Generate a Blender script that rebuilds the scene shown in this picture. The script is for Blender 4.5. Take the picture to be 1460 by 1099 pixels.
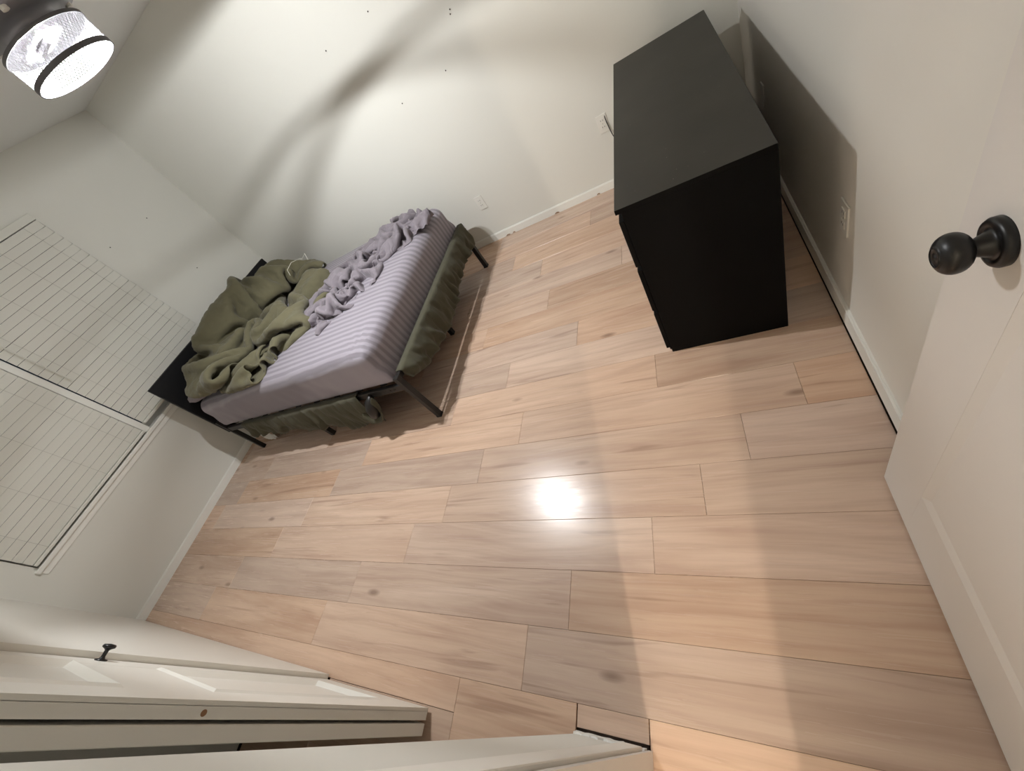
import bpy, bmesh, math, random, base64, zlib
import numpy as np
from mathutils import Vector, Matrix, noise

SC = bpy.context.scene
COL = SC.collection
for o in list(bpy.data.objects):
    bpy.data.objects.remove(o, do_unlink=True)
rnd = random.Random(7)

# ------------------------------------------------------------------ camera, world, exposure
cam_d = bpy.data.cameras.new('camera')
cam_d.sensor_width = 36.0
cam_d.lens = 13.652
cam_d.clip_start = 0.02
cam = bpy.data.objects.new('camera', cam_d)
COL.objects.link(cam)
RT = ((0.85181562, 0.14952107, -0.50204939),
      (-0.19254666, -0.8019401, -0.56552442),
      (-0.48717135, 0.57839047, -0.65431532))
cam.matrix_world = Matrix(((RT[0][0], -RT[1][0], -RT[2][0], 0.0),
                           (RT[0][1], -RT[1][1], -RT[2][1], 0.0),
                           (RT[0][2], -RT[1][2], -RT[2][2], 1.5),
                           (0, 0, 0, 1)))
SC.camera = cam

world = bpy.data.worlds.new('night')
SC.world = world
world.use_nodes = True
world.node_tree.nodes['Background'].inputs[0].default_value = (0.05, 0.07, 0.12, 1)
world.node_tree.nodes['Background'].inputs[1].default_value = 0.15

BULB_STRENGTH = 26500.0
HALL_POWER = 125.0
SC.view_settings.view_transform = 'Standard'
SC.view_settings.look = 'None'
SC.view_settings.exposure = 0.0
SC.view_settings.gamma = 1.0
SC.view_settings.use_curve_mapping = False

# ------------------------------------------------------------------ helpers
def srgb(r, g, b):
    def f(c):
        c /= 255.0
        return c / 12.92 if c <= 0.04045 else ((c + 0.055) / 1.055) ** 2.4
    return (f(r), f(g), f(b), 1.0)

def mat(name, col, rough=0.5, metal=0.0, spec=0.5, bump=None, var=None, sheen=0.0):
    """plain procedural material; bump=(scale, strength), var=(scale, amount)"""
    m = bpy.data.materials.new(name)
    m.use_nodes = True
    nt = m.node_tree
    b = nt.nodes['Principled BSDF']
    b.inputs['Base Color'].default_value = col
    b.inputs['Roughness'].default_value = rough
    b.inputs['Metallic'].default_value = metal
    b.inputs['Specular IOR Level'].default_value = spec
    if sheen:
        b.inputs['Sheen Weight'].default_value = sheen
    tc = nt.nodes.new('ShaderNodeTexCoord')
    if bump:
        n = nt.nodes.new('ShaderNodeTexNoise')
        n.inputs['Scale'].default_value = bump[0]
        n.inputs['Detail'].default_value = 4
        nt.links.new(tc.outputs['Object'], n.inputs['Vector'])
        bp = nt.nodes.new('ShaderNodeBump')
        bp.inputs['Strength'].default_value = bump[1]
        bp.inputs['Distance'].default_value = 0.004
        nt.links.new(n.outputs['Fac'], bp.inputs['Height'])
        nt.links.new(bp.outputs['Normal'], b.inputs['Normal'])
    if var:
        n = nt.nodes.new('ShaderNodeTexNoise')
        n.inputs['Scale'].default_value = var[0]
        n.inputs['Detail'].default_value = 5
        nt.links.new(tc.outputs['Object'], n.inputs['Vector'])
        r = nt.nodes.new('ShaderNodeMapRange')
        r.inputs['From Min'].default_value = 0.3
        r.inputs['From Max'].default_value = 0.7
        r.inputs['To Min'].default_value = 1 - var[1]
        r.inputs['To Max'].default_value = 1 + var[1]
        nt.links.new(n.outputs['Fac'], r.inputs['Value'])
        hs = nt.nodes.new('ShaderNodeHueSaturation')
        hs.inputs['Color'].default_value = col
        nt.links.new(r.outputs['Result'], hs.inputs['Value'])
        nt.links.new(hs.outputs['Color'], b.inputs['Base Color'])
    return m

def emit(name, col, strength):
    m = bpy.data.materials.new(name)
    m.use_nodes = True
    nt = m.node_tree
    nt.nodes.remove(nt.nodes['Principled BSDF'])
    e = nt.nodes.new('ShaderNodeEmission')
    e.inputs[0].default_value = col
    e.inputs[1].default_value = strength
    nt.links.new(e.outputs[0], nt.nodes['Material Output'].inputs[0])
    return m

def worldloc(o):
    v = Vector((0, 0, 0))
    while o is not None:
        v += o.location
        o = o.parent
    return v

def put(name, bm, material, parent=None, smooth=False, origin=None):
    """link a bmesh written in world coordinates as one object"""
    me = bpy.data.meshes.new(name)
    if parent is not None:
        base = worldloc(parent)
    else:
        base = Vector((0, 0, 0))
    org = Vector(origin) if origin is not None else base
    if parent is not None and origin is None:
        org = base
    bmesh.ops.translate(bm, verts=bm.verts, vec=-org)
    bmesh.ops.recalc_face_normals(bm, faces=bm.faces)
    bm.to_mesh(me)
    bm.free()
    if smooth:
        for p in me.polygons:
            p.use_smooth = True
    o = bpy.data.objects.new(name, me)
    COL.objects.link(o)
    me.materials.append(material)
    if parent is not None:
        o.parent = parent
        o.location = org - base
    else:
        o.location = org
    return o

def thing(name, loc, label, cat, group=None):
    o = bpy.data.objects.new(name, None)
    COL.objects.link(o)
    o.location = loc
    o.empty_display_size = 0.05
    o['label'] = label
    o['category'] = cat
    if group:
        o['group'] = group
    return o

def tag(o, label, cat, group=None):
    o['label'] = label
    o['category'] = cat
    if group:
        o['group'] = group
    return o

def struct(o, label, cat):
    o['kind'] = 'structure'
    o['label'] = label
    o['category'] = cat
    return o

def bx(bm, x0, x1, y0, y1, z0, z1, bev=0.0, seg=1, M=None):
    xs, ys, zs = sorted((x0, x1)), sorted((y0, y1)), sorted((z0, z1))
    vs = [bm.verts.new((x, y, z)) for x in xs for y in ys for z in zs]
    fs = [bm.faces.new([vs[i] for i in q]) for q in
          ((0, 1, 3, 2), (4, 6, 7, 5), (0, 4, 5, 1), (2, 3, 7, 6), (0, 2, 6, 4), (1, 5, 7, 3))]
    if M is not None:
        for v in vs:
            v.co = M @ v.co
    if bev > 0:
        es = list({e for f in fs for e in f.edges})
        bmesh.ops.bevel(bm, geom=es, offset=bev, segments=seg, affect='EDGES', profile=0.5)

def box(name, x0, x1, y0, y1, z0, z1, material, parent=None, bev=0.0, seg=1):
    bm = bmesh.new()
    bx(bm, x0, x1, y0, y1, z0, z1, bev, seg)
    org = None
    if parent is None:
        org = ((x0 + x1) / 2, (y0 + y1) / 2, min(z0, z1))
    return put(name, bm, material, parent, origin=org)

def tube(bm, pts, r, seg=10, close=False):
    pts = [Vector(p) for p in pts]
    rings = []
    up = Vector((0, 0, 1))
    prev = None
    for i, p in enumerate(pts):
        a = pts[max(i - 1, 0)]
        b = pts[min(i + 1, len(pts) - 1)]
        t = (b - a).normalized()
        if prev is None:
            u = t.cross(up)
            if u.length < 1e-3:
                u = t.cross(Vector((1, 0, 0)))
        else:
            u = prev - t * prev.dot(t)
        u.normalize()
        prev = u
        w = t.cross(u)
        rr = r[i] if isinstance(r, (list, tuple)) else r
        rings.append([bm.verts.new(p + (u * math.cos(k * 2 * math.pi / seg) + w * math.sin(k * 2 * math.pi / seg)) * rr)
                      for k in range(seg)])
    for a, b in zip(rings, rings[1:]):
        for k in range(seg):
            bm.faces.new((a[k], a[(k + 1) % seg], b[(k + 1) % seg], b[k]))
    if len(rings) > 1:
        bm.faces.new(rings[0][::-1])
        bm.faces.new(rings[-1])

def lathe(bm, prof, origin, axis='Z', seg=40, caps=True):
    """prof: list of (r, h) along axis"""
    O = Vector(origin)
    def P(r, h, a):
        c, s = r * math.cos(a), r * math.sin(a)
        if axis == 'Z':
            return O + Vector((c, s, h))
        if axis == 'X':
            return O + Vector((h, c, s))
        return O + Vector((c, h, s))
    rings = [[bm.verts.new(P(r, h, k * 2 * math.pi / seg)) for k in range(seg)] for r, h in prof]
    for a, b in zip(rings, rings[1:]):
        for k in range(seg):
            bm.faces.new((a[k], a[(k + 1) % seg], b[(k + 1) % seg], b[k]))
    if caps:
        bm.faces.new(rings[0][::-1])
        bm.faces.new(rings[-1])

# ------------------------------------------------------------------ materials
M_WALL = mat('wall_paint', srgb(225, 224, 216), 0.62, spec=0.25, bump=(160, 0.06), var=(0.8, 0.015))
M_WALLR = mat('wall_paint_right', srgb(232, 228, 219), 0.62, spec=0.25, bump=(160, 0.06), var=(0.8, 0.015))
M_CEIL = mat('ceiling_paint', srgb(238, 238, 235), 0.8, spec=0.15, bump=(220, 0.2))
M_TRIM = mat('trim_paint', srgb(238, 237, 230), 0.38, spec=0.4, var=(3, 0.02))
M_DOOR = mat('door_paint', srgb(226, 221, 215), 0.42, spec=0.4, bump=(240, 0.03))
M_CLOSET = mat('closet_door_paint', srgb(233, 230, 221), 0.36, spec=0.45, bump=(240, 0.03))
M_RAW = mat('raw_plaster', srgb(226, 224, 218), 0.9, spec=0.1, bump=(90, 1.0), var=(30, 0.12))
M_GAP = mat('shadow_gap', srgb(48, 40, 34), 0.9, spec=0.1, var=(40, 0.3))
M_SUB = mat('subfloor', srgb(70, 56, 46), 0.9, spec=0.1)
M_BLKWOOD_LIT = mat('black_wood_lit_dusty', srgb(60, 58, 53), 0.6, spec=0.38, bump=(60, 0.05), var=(4, 0.12))
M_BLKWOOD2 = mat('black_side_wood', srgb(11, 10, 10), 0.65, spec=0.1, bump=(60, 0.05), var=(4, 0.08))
M_BLKMET = mat('black_metal', srgb(36, 34, 33), 0.45, metal=0.3, spec=0.5, bump=(200, 0.1))
M_HEADB = mat('headboard_black', srgb(17, 17, 20), 0.55, spec=0.3, bump=(300, 0.1))
M_KNOB = mat('matte_black_knob', srgb(26, 25, 25), 0.36, metal=0.2, spec=0.5)
M_SLAT = mat('blind_slat_white', srgb(222, 221, 212), 0.42, spec=0.4)
M_CORD = mat('blind_cord', srgb(176, 174, 165), 0.8)
M_VINYL = mat('window_vinyl', srgb(214, 214, 208), 0.35, spec=0.45)
M_OUT = mat('outlet_plastic', srgb(230, 228, 220), 0.35, spec=0.5)
M_SLOT = mat('outlet_slot', srgb(30, 28, 26), 0.7)
M_SHEET = None
M_OLIVE = mat('olive_cotton', srgb(101, 97, 76), 0.9, spec=0.12, bump=(16, 0.9), var=(6, 0.07), sheen=0.15)
M_OLIVE2 = mat('olive_skirt', srgb(80, 78, 64), 0.9, spec=0.12, bump=(500, 0.25), var=(6, 0.08), sheen=0.1)
M_GREY = mat('grey_cotton', srgb(128, 121, 127), 0.85, spec=0.15, bump=(500, 0.2), var=(5, 0.05), sheen=0.15)
M_CORDW = mat('white_drawcord', srgb(225, 222, 210), 0.8)
M_PAPER = mat('white_plastic_wrap', srgb(214, 212, 206), 0.4, spec=0.5, var=(30, 0.08))
M_MOTOR = mat('fixture_dark_bronze', srgb(150, 148, 152), 0.45, metal=0.4)
M_MESH = mat('fixture_silver_mesh', srgb(215, 215, 218), 0.4, metal=0.3)
M_RIM = mat('fixture_dark_rim', srgb(92, 92, 94), 0.4, metal=0.5)
M_BULB = emit('bulb_glow', (0.97, 0.985, 1.0, 1), BULB_STRENGTH)
M_NAIL = mat('nail_dark', srgb(58, 50, 42), 0.6, metal=0.4)
M_WIRE = mat('cable_dark', srgb(60, 58, 58), 0.6)
M_PUTTY = mat('spackle', srgb(150, 112, 82), 0.8)

def glass():
    m = bpy.data.materials.new('window_glass')
    m.use_nodes = True
    b = m.node_tree.nodes['Principled BSDF']
    b.inputs['Base Color'].default_value = (0.9, 0.93, 0.95, 1)
    b.inputs['Roughness'].default_value = 0.02
    b.inputs['Transmission Weight'].default_value = 1.0
    b.inputs['IOR'].default_value = 1.45
    return m
M_GLASS = glass()

def plank_mat():
    m = bpy.data.materials.new('laminate_oak')
    m.use_nodes = True
    nt = m.node_tree
    N, L = nt.nodes, nt.links
    b = N['Principled BSDF']
    geo = N.new('ShaderNodeNewGeometry')
    oi = N.new('ShaderNodeObjectInfo')
    # per-plank offset so that the grain never runs on from one board to the next
    mul = N.new('ShaderNodeMath'); mul.operation = 'MULTIPLY'; mul.inputs[1].default_value = 57.0
    L.new(oi.outputs['Random'], mul.inputs[0])
    cmb = N.new('ShaderNodeCombineXYZ')
    L.new(mul.outputs[0], cmb.inputs[0]); L.new(mul.outputs[0], cmb.inputs[2])
    add = N.new('ShaderNodeVectorMath'); add.operation = 'ADD'
    L.new(geo.outputs['Position'], add.inputs[0]); L.new(cmb.outputs[0], add.inputs[1])
    def mapped(sx, sy):
        mp = N.new('ShaderNodeMapping')
        mp.inputs['Scale'].default_value = (sx, sy, 1)
        L.new(add.outputs[0], mp.inputs['Vector'])
        return mp.outputs[0]
    def ns(vec, scale, det, dist=0.0, rough=0.55):
        n = N.new('ShaderNodeTexNoise')
        n.inputs['Scale'].default_value = scale
        n.inputs['Detail'].default_value = det
        n.inputs['Distortion'].default_value = dist
        n.inputs['Roughness'].default_value = rough
        L.new(vec, n.inputs['Vector'])
        return n.outputs['Fac']
    broad = ns(mapped(0.9, 7.0), 1.3, 3, 0.6)
    fine = ns(mapped(1.6, 46.0), 2.2, 4, 0.3)
    # cathedral figure
    wv = N.new('ShaderNodeTexWave')
    wv.wave_type = 'BANDS'; wv.bands_direction = 'Y'
    wv.inputs['Scale'].default_value = 1.6
    wv.inputs['Distortion'].default_value = 14.0
    wv.inputs['Detail'].default_value = 2.5
    wv.inputs['Detail Scale'].default_value = 0.9
    L.new(mapped(0.55, 3.2), wv.inputs['Vector'])
    ramp = N.new('ShaderNodeValToRGB')
    ramp.color_ramp.elements[0].position = 0.28
    ramp.color_ramp.elements[0].color = srgb(192, 160, 138)
    ramp.color_ramp.elements[1].position = 0.72
    ramp.color_ramp.elements[1].color = srgb(219, 190, 167)
    e = ramp.color_ramp.elements.new(0.5); e.color = srgb(207, 177, 154)
    L.new(broad, ramp.inputs[0])
    def mixc(fac, a, bcol, mode='MIX'):
        mx = N.new('ShaderNodeMix'); mx.data_type = 'RGBA'; mx.blend_type = mode
        if isinstance(fac, float):
            mx.inputs[0].default_value = fac
        else:
            L.new(fac, mx.inputs[0])
        L.new(a, mx.inputs[6])
        if isinstance(bcol, tuple):
            mx.inputs[7].default_value = bcol
        else:
            L.new(bcol, mx.inputs[7])
        return mx.outputs[2]
    def mr(v, a, bb, c, d):
        r = N.new('ShaderNodeMapRange')
        r.inputs['From Min'].default_value = a; r.inputs['From Max'].default_value = bb
        r.inputs['To Min'].default_value = c; r.inputs['To Max'].default_value = d
        L.new(v, r.inputs['Value'])
        return r.outputs['Result']
    c1 = mixc(mr(fine, 0.45, 0.75, 0.0, 0.26), ramp.outputs[0], srgb(168, 134, 112))
    c2 = mixc(mr(wv.outputs['Fac'], 0.70, 1.0, 0.0, 0.16), c1, srgb(166, 132, 112))
    c2 = mixc(mr(wv.outputs['Fac'], 0.0, 0.15, 0.16, 0.0), c2, srgb(224, 198, 172))
    # long dark mineral streaks
    st = ns(mapped(0.75, 13.0), 2.0, 2, 1.0, 0.5)
    c2 = mixc(mr(st, 0.62, 0.74, 0.0, 0.42), c2, srgb(140, 106, 88))
    # knots
    vo = N.new('ShaderNodeTexVoronoi')
    vo.inputs['Scale'].default_value = 1.0
    vo.inputs['Randomness'].default_value = 1.0
    L.new(mapped(1.9, 5.4), vo.inputs['Vector'])
    c3 = mixc(mr(vo.outputs['Distance'], 0.03, 0.10, 0.62, 0.0), c2, srgb(116, 86, 70))
    # board to board tone
    hs = N.new('ShaderNodeHueSaturation')
    L.new(c3, hs.inputs['Color'])
    L.new(mr(oi.outputs['Random'], 0, 1, 0.87, 1.09), hs.inputs['Value'])
    r2 = N.new('ShaderNodeMath'); r2.operation = 'FRACT'
    m2 = N.new('ShaderNodeMath'); m2.operation = 'MULTIPLY'; m2.inputs[1].default_value = 7.31
    L.new(oi.outputs['Random'], m2.inputs[0]); L.new(m2.outputs[0], r2.inputs[0])
    L.new(mr(r2.outputs[0], 0, 1, 0.82, 1.1), hs.inputs['Saturation'])
    L.new(hs.outputs['Color'], b.inputs['Base Color'])
    L.new(mr(fine, 0.3, 0.7, 0.22, 0.29), b.inputs['Roughness'])
    b.inputs['Specular IOR Level'].default_value = 0.5
    bp = N.new('ShaderNodeBump'); bp.inputs['Strength'].default_value = 0.05; bp.inputs['Distance'].default_value = 0.002
    L.new(fine, bp.inputs['Height']); L.new(bp.outputs['Normal'], b.inputs['Normal'])
    return m
M_PLANK = plank_mat()

def sheet_mat():
    """lavender grey satin stripe: woven bands run the length of the bed (x)"""
    m = bpy.data.materials.new('grey_satin_stripe')
    m.use_nodes = True
    nt = m.node_tree
    N, L = nt.nodes, nt.links
    b = N['Principled BSDF']
    tc = N.new('ShaderNodeTexCoord')
    sp = N.new('ShaderNodeSeparateXYZ')
    L.new(tc.outputs['Object'], sp.inputs[0])
    nz = N.new('ShaderNodeTexNoise'); nz.inputs['Scale'].default_value = 2.5
    L.new(tc.outputs['Object'], nz.inputs['Vector'])
    ad = N.new('ShaderNodeMath'); ad.operation = 'MULTIPLY_ADD'
    L.new(nz.outputs['Fac'], ad.inputs[0]); ad.inputs[1].default_value = 0.022
    L.new(sp.outputs['Y'], ad.inputs[2])
    mu = N.new('ShaderNodeMath'); mu.operation = 'MULTIPLY'; mu.inputs[1].default_value = 2 * math.pi / 0.046
    L.new(ad.outputs[0], mu.inputs[0])
    si = N.new('ShaderNodeMath'); si.operation = 'SINE'
    L.new(mu.outputs[0], si.inputs[0])
    mr = N.new('ShaderNodeMapRange')
    mr.inputs['From Min'].default_value = -0.55; mr.inputs['From Max'].default_value = 0.55
    L.new(si.outputs[0], mr.inputs['Value'])
    mx = N.new('ShaderNodeMix'); mx.data_type = 'RGBA'
    mx.inputs[6].default_value = srgb(134, 128, 136)
    mx.inputs[7].default_value = srgb(155, 149, 158)
    L.new(mr.outputs['Result'], mx.inputs[0])
    L.new(mx.outputs[2], b.inputs['Base Color'])
    m2 = N.new('ShaderNodeMapRange')
    m2.inputs['To Min'].default_value = 0.75; m2.inputs['To Max'].default_value = 0.5
    L.new(mr.outputs['Result'], m2.inputs['Value'])
    L.new(m2.outputs['Result'], b.inputs['Roughness'])
    b.inputs['Sheen Weight'].default_value = 0.15
    b.inputs['Specular IOR Level'].default_value = 0.25
    bp = N.new('ShaderNodeBump'); bp.inputs['Strength'].default_value = 0.5; bp.inputs['Distance'].default_value = 0.004
    L.new(mr.outputs['Result'], bp.inputs['Height']); L.new(bp.outputs['Normal'], b.inputs['Normal'])
    return m
M_SHEET = sheet_mat()

# ------------------------------------------------------------------ room
XW, XR, YF, YC = -4.05, 0.42, 3.10, -0.137
H = 2.44
YB = -0.262            # hall side of the closet/door wall
YCB = -0.88            # back of the closet
HY = -2.75             # end of the hall

# floor slab + planks ------------------------------------------------
fl = struct(box('floor', XW - 0.12, XR + 0.75, HY - 0.1, YF + 0.12, -0.14, -0.011, M_SUB),
            'wood-look laminate floor of staggered pale oak planks', 'floor')
ROW0, RW = 0.132, 0.1975
PL = 1.222
joint = {-2: -0.612, -1: -0.835, 0: -0.672, 1: -0.36, 2: -0.17, 3: 0.0, 4: 0.215, 5: -0.30, 6: -1.16, 7: -0.72,
         8: -0.20, 9: -0.95, 10: -0.45, 11: -1.05, 12: -0.1, 13: -0.68, 14: -0.3, -3: -1.05, -4: -0.2, -5: -0.75}
pk = {}
def plank(x0, x1, y0, y1):
    g = 0.0004
    L_, W_ = round(x1 - x0 - 2 * g, 4), round(y1 - y0 - 2 * g, 4)
    if L_ < 0.012 or W_ < 0.008:
        return
    key = (L_, W_)
    if key not in pk:
        bm = bmesh.new()
        bx(bm, 0, L_, 0, W_, -0.009, 0.0)
        top = [e for e in bm.edges if all(v.co.z > -0.001 for v in e.verts)]
        bmesh.ops.bevel(bm, geom=top, offset=0.0009, segments=1, affect='EDGES')
        bmesh.ops.recalc_face_normals(bm, faces=bm.faces)
        me = bpy.data.meshes.new('plank')
        bm.to_mesh(me); bm.free()
        me.materials.append(M_PLANK)
        pk[key] = me
    o = bpy.data.objects.new('plank', pk[key])
    COL.objects.link(o)
    o.parent = fl
    o.location = Vector((x0 + g, y0 + g, 0.0)) - fl.location
def row(k, xa, xb, ya, yb):
    j = joint.get(k, -rnd.random() * PL)
    while j > xa:
        j -= PL
    while j < xb:
        a, b = max(j, xa), min(j + PL, xb)
        if b - a > 0.012:
            plank(a, b, ya, yb)
        j += PL
ke = int(math.ceil((YF - ROW0) / RW))
for k in range(-13, ke):
    ya, yb = ROW0 + k * RW, ROW0 + (k + 1) * RW
    if k >= -1:
        row(k, XW + 0.006, XR - 0.012, ya, min(yb, YF - 0.004))
    elif k == -2:
        # the row that runs under the closet opening and the doorway
        row(k, XW + 0.006, -0.627, YC - 0.0, yb) if False else None
        plank(XW + 0.006, -1.105, YC - 0.032, yb)
        plank(-1.105, -0.628, YC - 0.17, yb)
        plank(-0.6245, -0.402, YC + 0.013, yb)
        plank(-0.400, 0.36, YC - 0.17, yb)
        plank(0.362, XR - 0.012, YC + 0.01, yb)
        plank(-1.83, -1.105, YC - 0.17, YC - 0.033)
# closet floor and hall floor rows
for n_, (xa, xb) in enumerate(((-2.28, -0.63),)):
    y = YC - 0.17
    for i, jx in enumerate((-1.83, -1.2, -1.55, -0.95)):
        y0 = max(y - RW, YCB + 0.004)
        plank(xa, jx, y0, y); plank(jx, xb, y0, y)
        y -= RW
y = YC - 0.17
i = 0
while y > HY:
    y0 = max(y - RW, HY)
    jx = (0.2, -0.35, 0.55, -0.1)[i % 4]
    plank(-0.605, jx, y0, y); plank(jx, 1.1, y0, y)
    y -= RW
    i += 1

# ceiling
struct(box('ceiling', XW - 0.12, XR + 0.75, HY - 0.1, YF + 0.12, H, H + 0.1, M_CEIL), 'flat white painted ceiling', 'ceiling')

# walls ---------------------------------------------------------------
WY0, WY1, WZ0, WZ1 = 0.045, 2.06, 0.725, 2.115      # window opening
bm = bmesh.new()
bx(bm, XW - 0.12, XW, YCB - 0.1, WY0, 0, H)
bx(bm, XW - 0.12, XW, WY1, YF + 0.12, 0, H)
bx(bm, XW - 0.12, XW, WY0, WY1, 0, WZ0)
bx(bm, XW - 0.12, XW, WY0, WY1, WZ1, H)
struct(put('wall_left', bm, M_WALL), 'off-white wall with the wide window and blinds', 'wall')
struct(box('wall_back', XW, XR + 0.12, YF, YF + 0.12, 0, H, M_WALL), 'long off-white wall behind the bed, with curved lamp shadow', 'wall')
struct(box('wall_right', XR, XR + 0.12, YC - 0.1, YF, 0, H, M_WALLR), 'off-white wall behind the black dresser', 'wall')
# wall with the closet opening and doorway
CX0, CX1 = -1.83, -0.617      # closet opening
DX0, DX1 = -0.405, 0.358      # doorway
bm = bmesh.new()
bx(bm, XW, CX0, YB, YC, 0.012, H)
for v in bm.verts:
    if v.co.x > XW + .1 and v.co.y > YC - .01:
        v.co.y -= 0.019      # the wall is a little out of square
struct(put('wall_front', bm, M_CLOSET, origin=((XW + CX0) / 2, YC, 0.012)), 'plain white wall beside the sliding closet doors', 'wall')
bm = bmesh.new()
bx(bm, CX0, CX1, YB, YC, 2.06, H)
bx(bm, DX0, DX1, YB, YC, 2.05, H)
struct(put('wall_header', bm, M_WALL), 'wall above the closet opening and doorway', 'wall')
# narrow wall end between closet and doorway
bm = bmesh.new()
bx(bm, CX1, DX0 - 0.0, YB, YC + 0.0, 0.022, H)
we = struct(put('wall_end', bm, M_WALL, origin=((CX1 + DX0) / 2, YC, 0.022)), 'narrow wall end between closet and doorway, base unfinished', 'wall')
# ragged plaster base of the wall end
bm = bmesh.new()
n = 16
ring0, ring1 = [], []
for i in range(n + 1):
    x = CX1 - 0.004 + (DX0 - CX1 + 0.002) * i / n
    lo = 0.010 + 0.008 * abs(noise.noise(Vector((i * 1.7, 3, 1))))
    hi = 0.034 + 0.012 * noise.noise(Vector((i * 0.9, 8, 2)))
    yy = YC + 0.007 + 0.004 * noise.noise(Vector((i * 1.3, 5, 7)))
    ring0.append((bm.verts.new((x, YC - 0.02, lo)), bm.verts.new((x, yy, lo)), bm.verts.new((x, yy - 0.002, hi)), bm.verts.new((x, YC - 0.02, hi + 0.004))))
for a, b in zip(ring0, ring0[1:]):
    for k in range(4):
        bm.faces.new((a[k], a[(k + 1) % 4], b[(k + 1) % 4], b[k]))
bm.faces.new(ring0[0]); bm.faces.new(ring0[-1][::-1])
put('plaster_edge', bm, M_RAW, we)
box('gap_filler', CX1 - 0.002, DX0, YC - 0.1, YC + 0.018, -0.010, -0.002, M_GAP, we)
box('base_block', CX1 + 0.01, DX0 - 0.004, YB + 0.01, YC - 0.012, -0.010, 0.022, M_GAP, we)
# right-hand piece of that wall beyond the hinge, closet back and sides, hall
bm = bmesh.new()
bx(bm, DX1, XR, YB, YC, 0, H)
struct(put('wall_hinge_side', bm, M_WALL), 'short wall piece behind the door hinges', 'wall')
bm = bmesh.new()
bx(bm, -2.40, -2.30, YCB, YB, 0, H)
bx(bm, -2.40, CX1 + 0.0, YCB - 0.1, YCB, 0, H)
struct(put('wall_closet', bm, M_WALL), 'bare closet wall in shade', 'wall')
bm = bmesh.new()
bx(bm, CX1, CX1 + 0.11, HY, YB, 0, H)         # left side of the hall (= closet side)
bx(bm, CX1, 1.15, HY - 0.1, HY, 0, H)
bx(bm, 1.05, 1.17, HY, YB, 0, H)
bx(bm, XR + 0.0, 1.17, YB - 0.0, YC, 0, H)
struct(put('wall_hall', bm, M_WALL), 'hallway walls outside the bedroom door', 'wall')
# added unseen wall whose edge cuts the hall light on the floor
bm = bmesh.new()
bx(bm, -0.0505, 1.05, -0.62, -0.50, 0, H)
struct(put('wall_light_blocker', bm, M_WALL), 'added unseen wall blocking the hall light, just outside the bedroom', 'wall')

# baseboards ------------------------------------------------------------
bm = bmesh.new()
bx(bm, XW, XW + 0.013, YC, YF, 0.0, 0.062)
top = [e for e in bm.edges if all(v.co.z > 0.05 and v.co.x > XW + 0.005 for v in e.verts)]
bmesh.ops.bevel(bm, geom=top, offset=0.006, segments=2, affect='EDGES')
struct(put('baseboard_left', bm, M_TRIM, origin=(XW, 1.5, 0)), 'low white baseboard under the window', 'baseboard')
bm = bmesh.new()
bx(bm, XW + 0.014, XR, YF - 0.013, YF, 0.0, 0.062)
top = [e for e in bm.edges if all(v.co.z > 0.05 and v.co.y < YF - 0.005 for v in e.verts)]
bmesh.ops.bevel(bm, geom=top, offset=0.006, segments=2, affect='EDGES')
bb = struct(put('baseboard_back', bm, M_TRIM, origin=(-1.8, YF, 0)), 'low white baseboard with chipped lower edge along the long wall', 'baseboard')
for xc, w in ((-1.46, .02), (-1.40, .012), (-0.98, .02), (-0.40, .025), (-0.62, .012)):
    bm = bmesh.new()
    tube(bm, [(xc - w, YF - 0.0145, 0.004), (xc - w * .3, YF - 0.0145, 0.009), (xc + w * .4, YF - 0.0145, 0.008), (xc + w, YF - 0.0145, 0.004)], [.002, .004, .0045, .002], 6)
    put('chip', bm, M_PUTTY, bb)
bm = bmesh.new()
bx(bm, XR - 0.012, XR, YC, YF - 0.014, 0.016, 0.085)
top = [e for e in bm.edges if all(v.co.z > 0.05 and v.co.x < XR - 0.005 for v in e.verts)]
bmesh.ops.bevel(bm, geom=top, offset=0.005, segments=2, affect='EDGES')
br = struct(put('baseboard_right', bm, M_TRIM, origin=(XR, 1.5, 0.016)), 'white baseboard raised above a dark gap beside the dresser', 'baseboard')
box('gap_filler', XR - 0.006, XR, YC, YF - 0.014, -0.010, 0.016, M_GAP, br)
box('gap_filler', XR - 0.012, XR, YC, YF - 0.014, -0.010, -0.004, M_GAP, br)

# casing of the doorway (room side) and jamb -----------------------------
bm = bmesh.new()
bx(bm, DX0 - 0.058, DX0 - 0.004, YC, YC + 0.011, 0.05, 2.10, 0.002)
bx(bm, DX0 - 0.058, DX1 + 0.05, YC, YC + 0.011, 2.054, 2.10, 0.002)
struct(put('trim_1', bm, M_TRIM), 'flat white casing on the wall end at the doorway', 'trim')
bm = bmesh.new()
bx(bm, DX0, DX0 + 0.012, YB - 0.005, YC + 0.003, 0.004, 2.05)
bx(bm, DX1 - 0.012, DX1, YB - 0.005, YC + 0.003, 0.004, 2.05)
bx(bm, DX0 + 0.012, DX1 - 0.012, YB - 0.005, YC + 0.003, 2.035, 2.05)
struct(put('trim_2', bm, M_DOOR), 'door jamb lining the doorway', 'trim')

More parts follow.
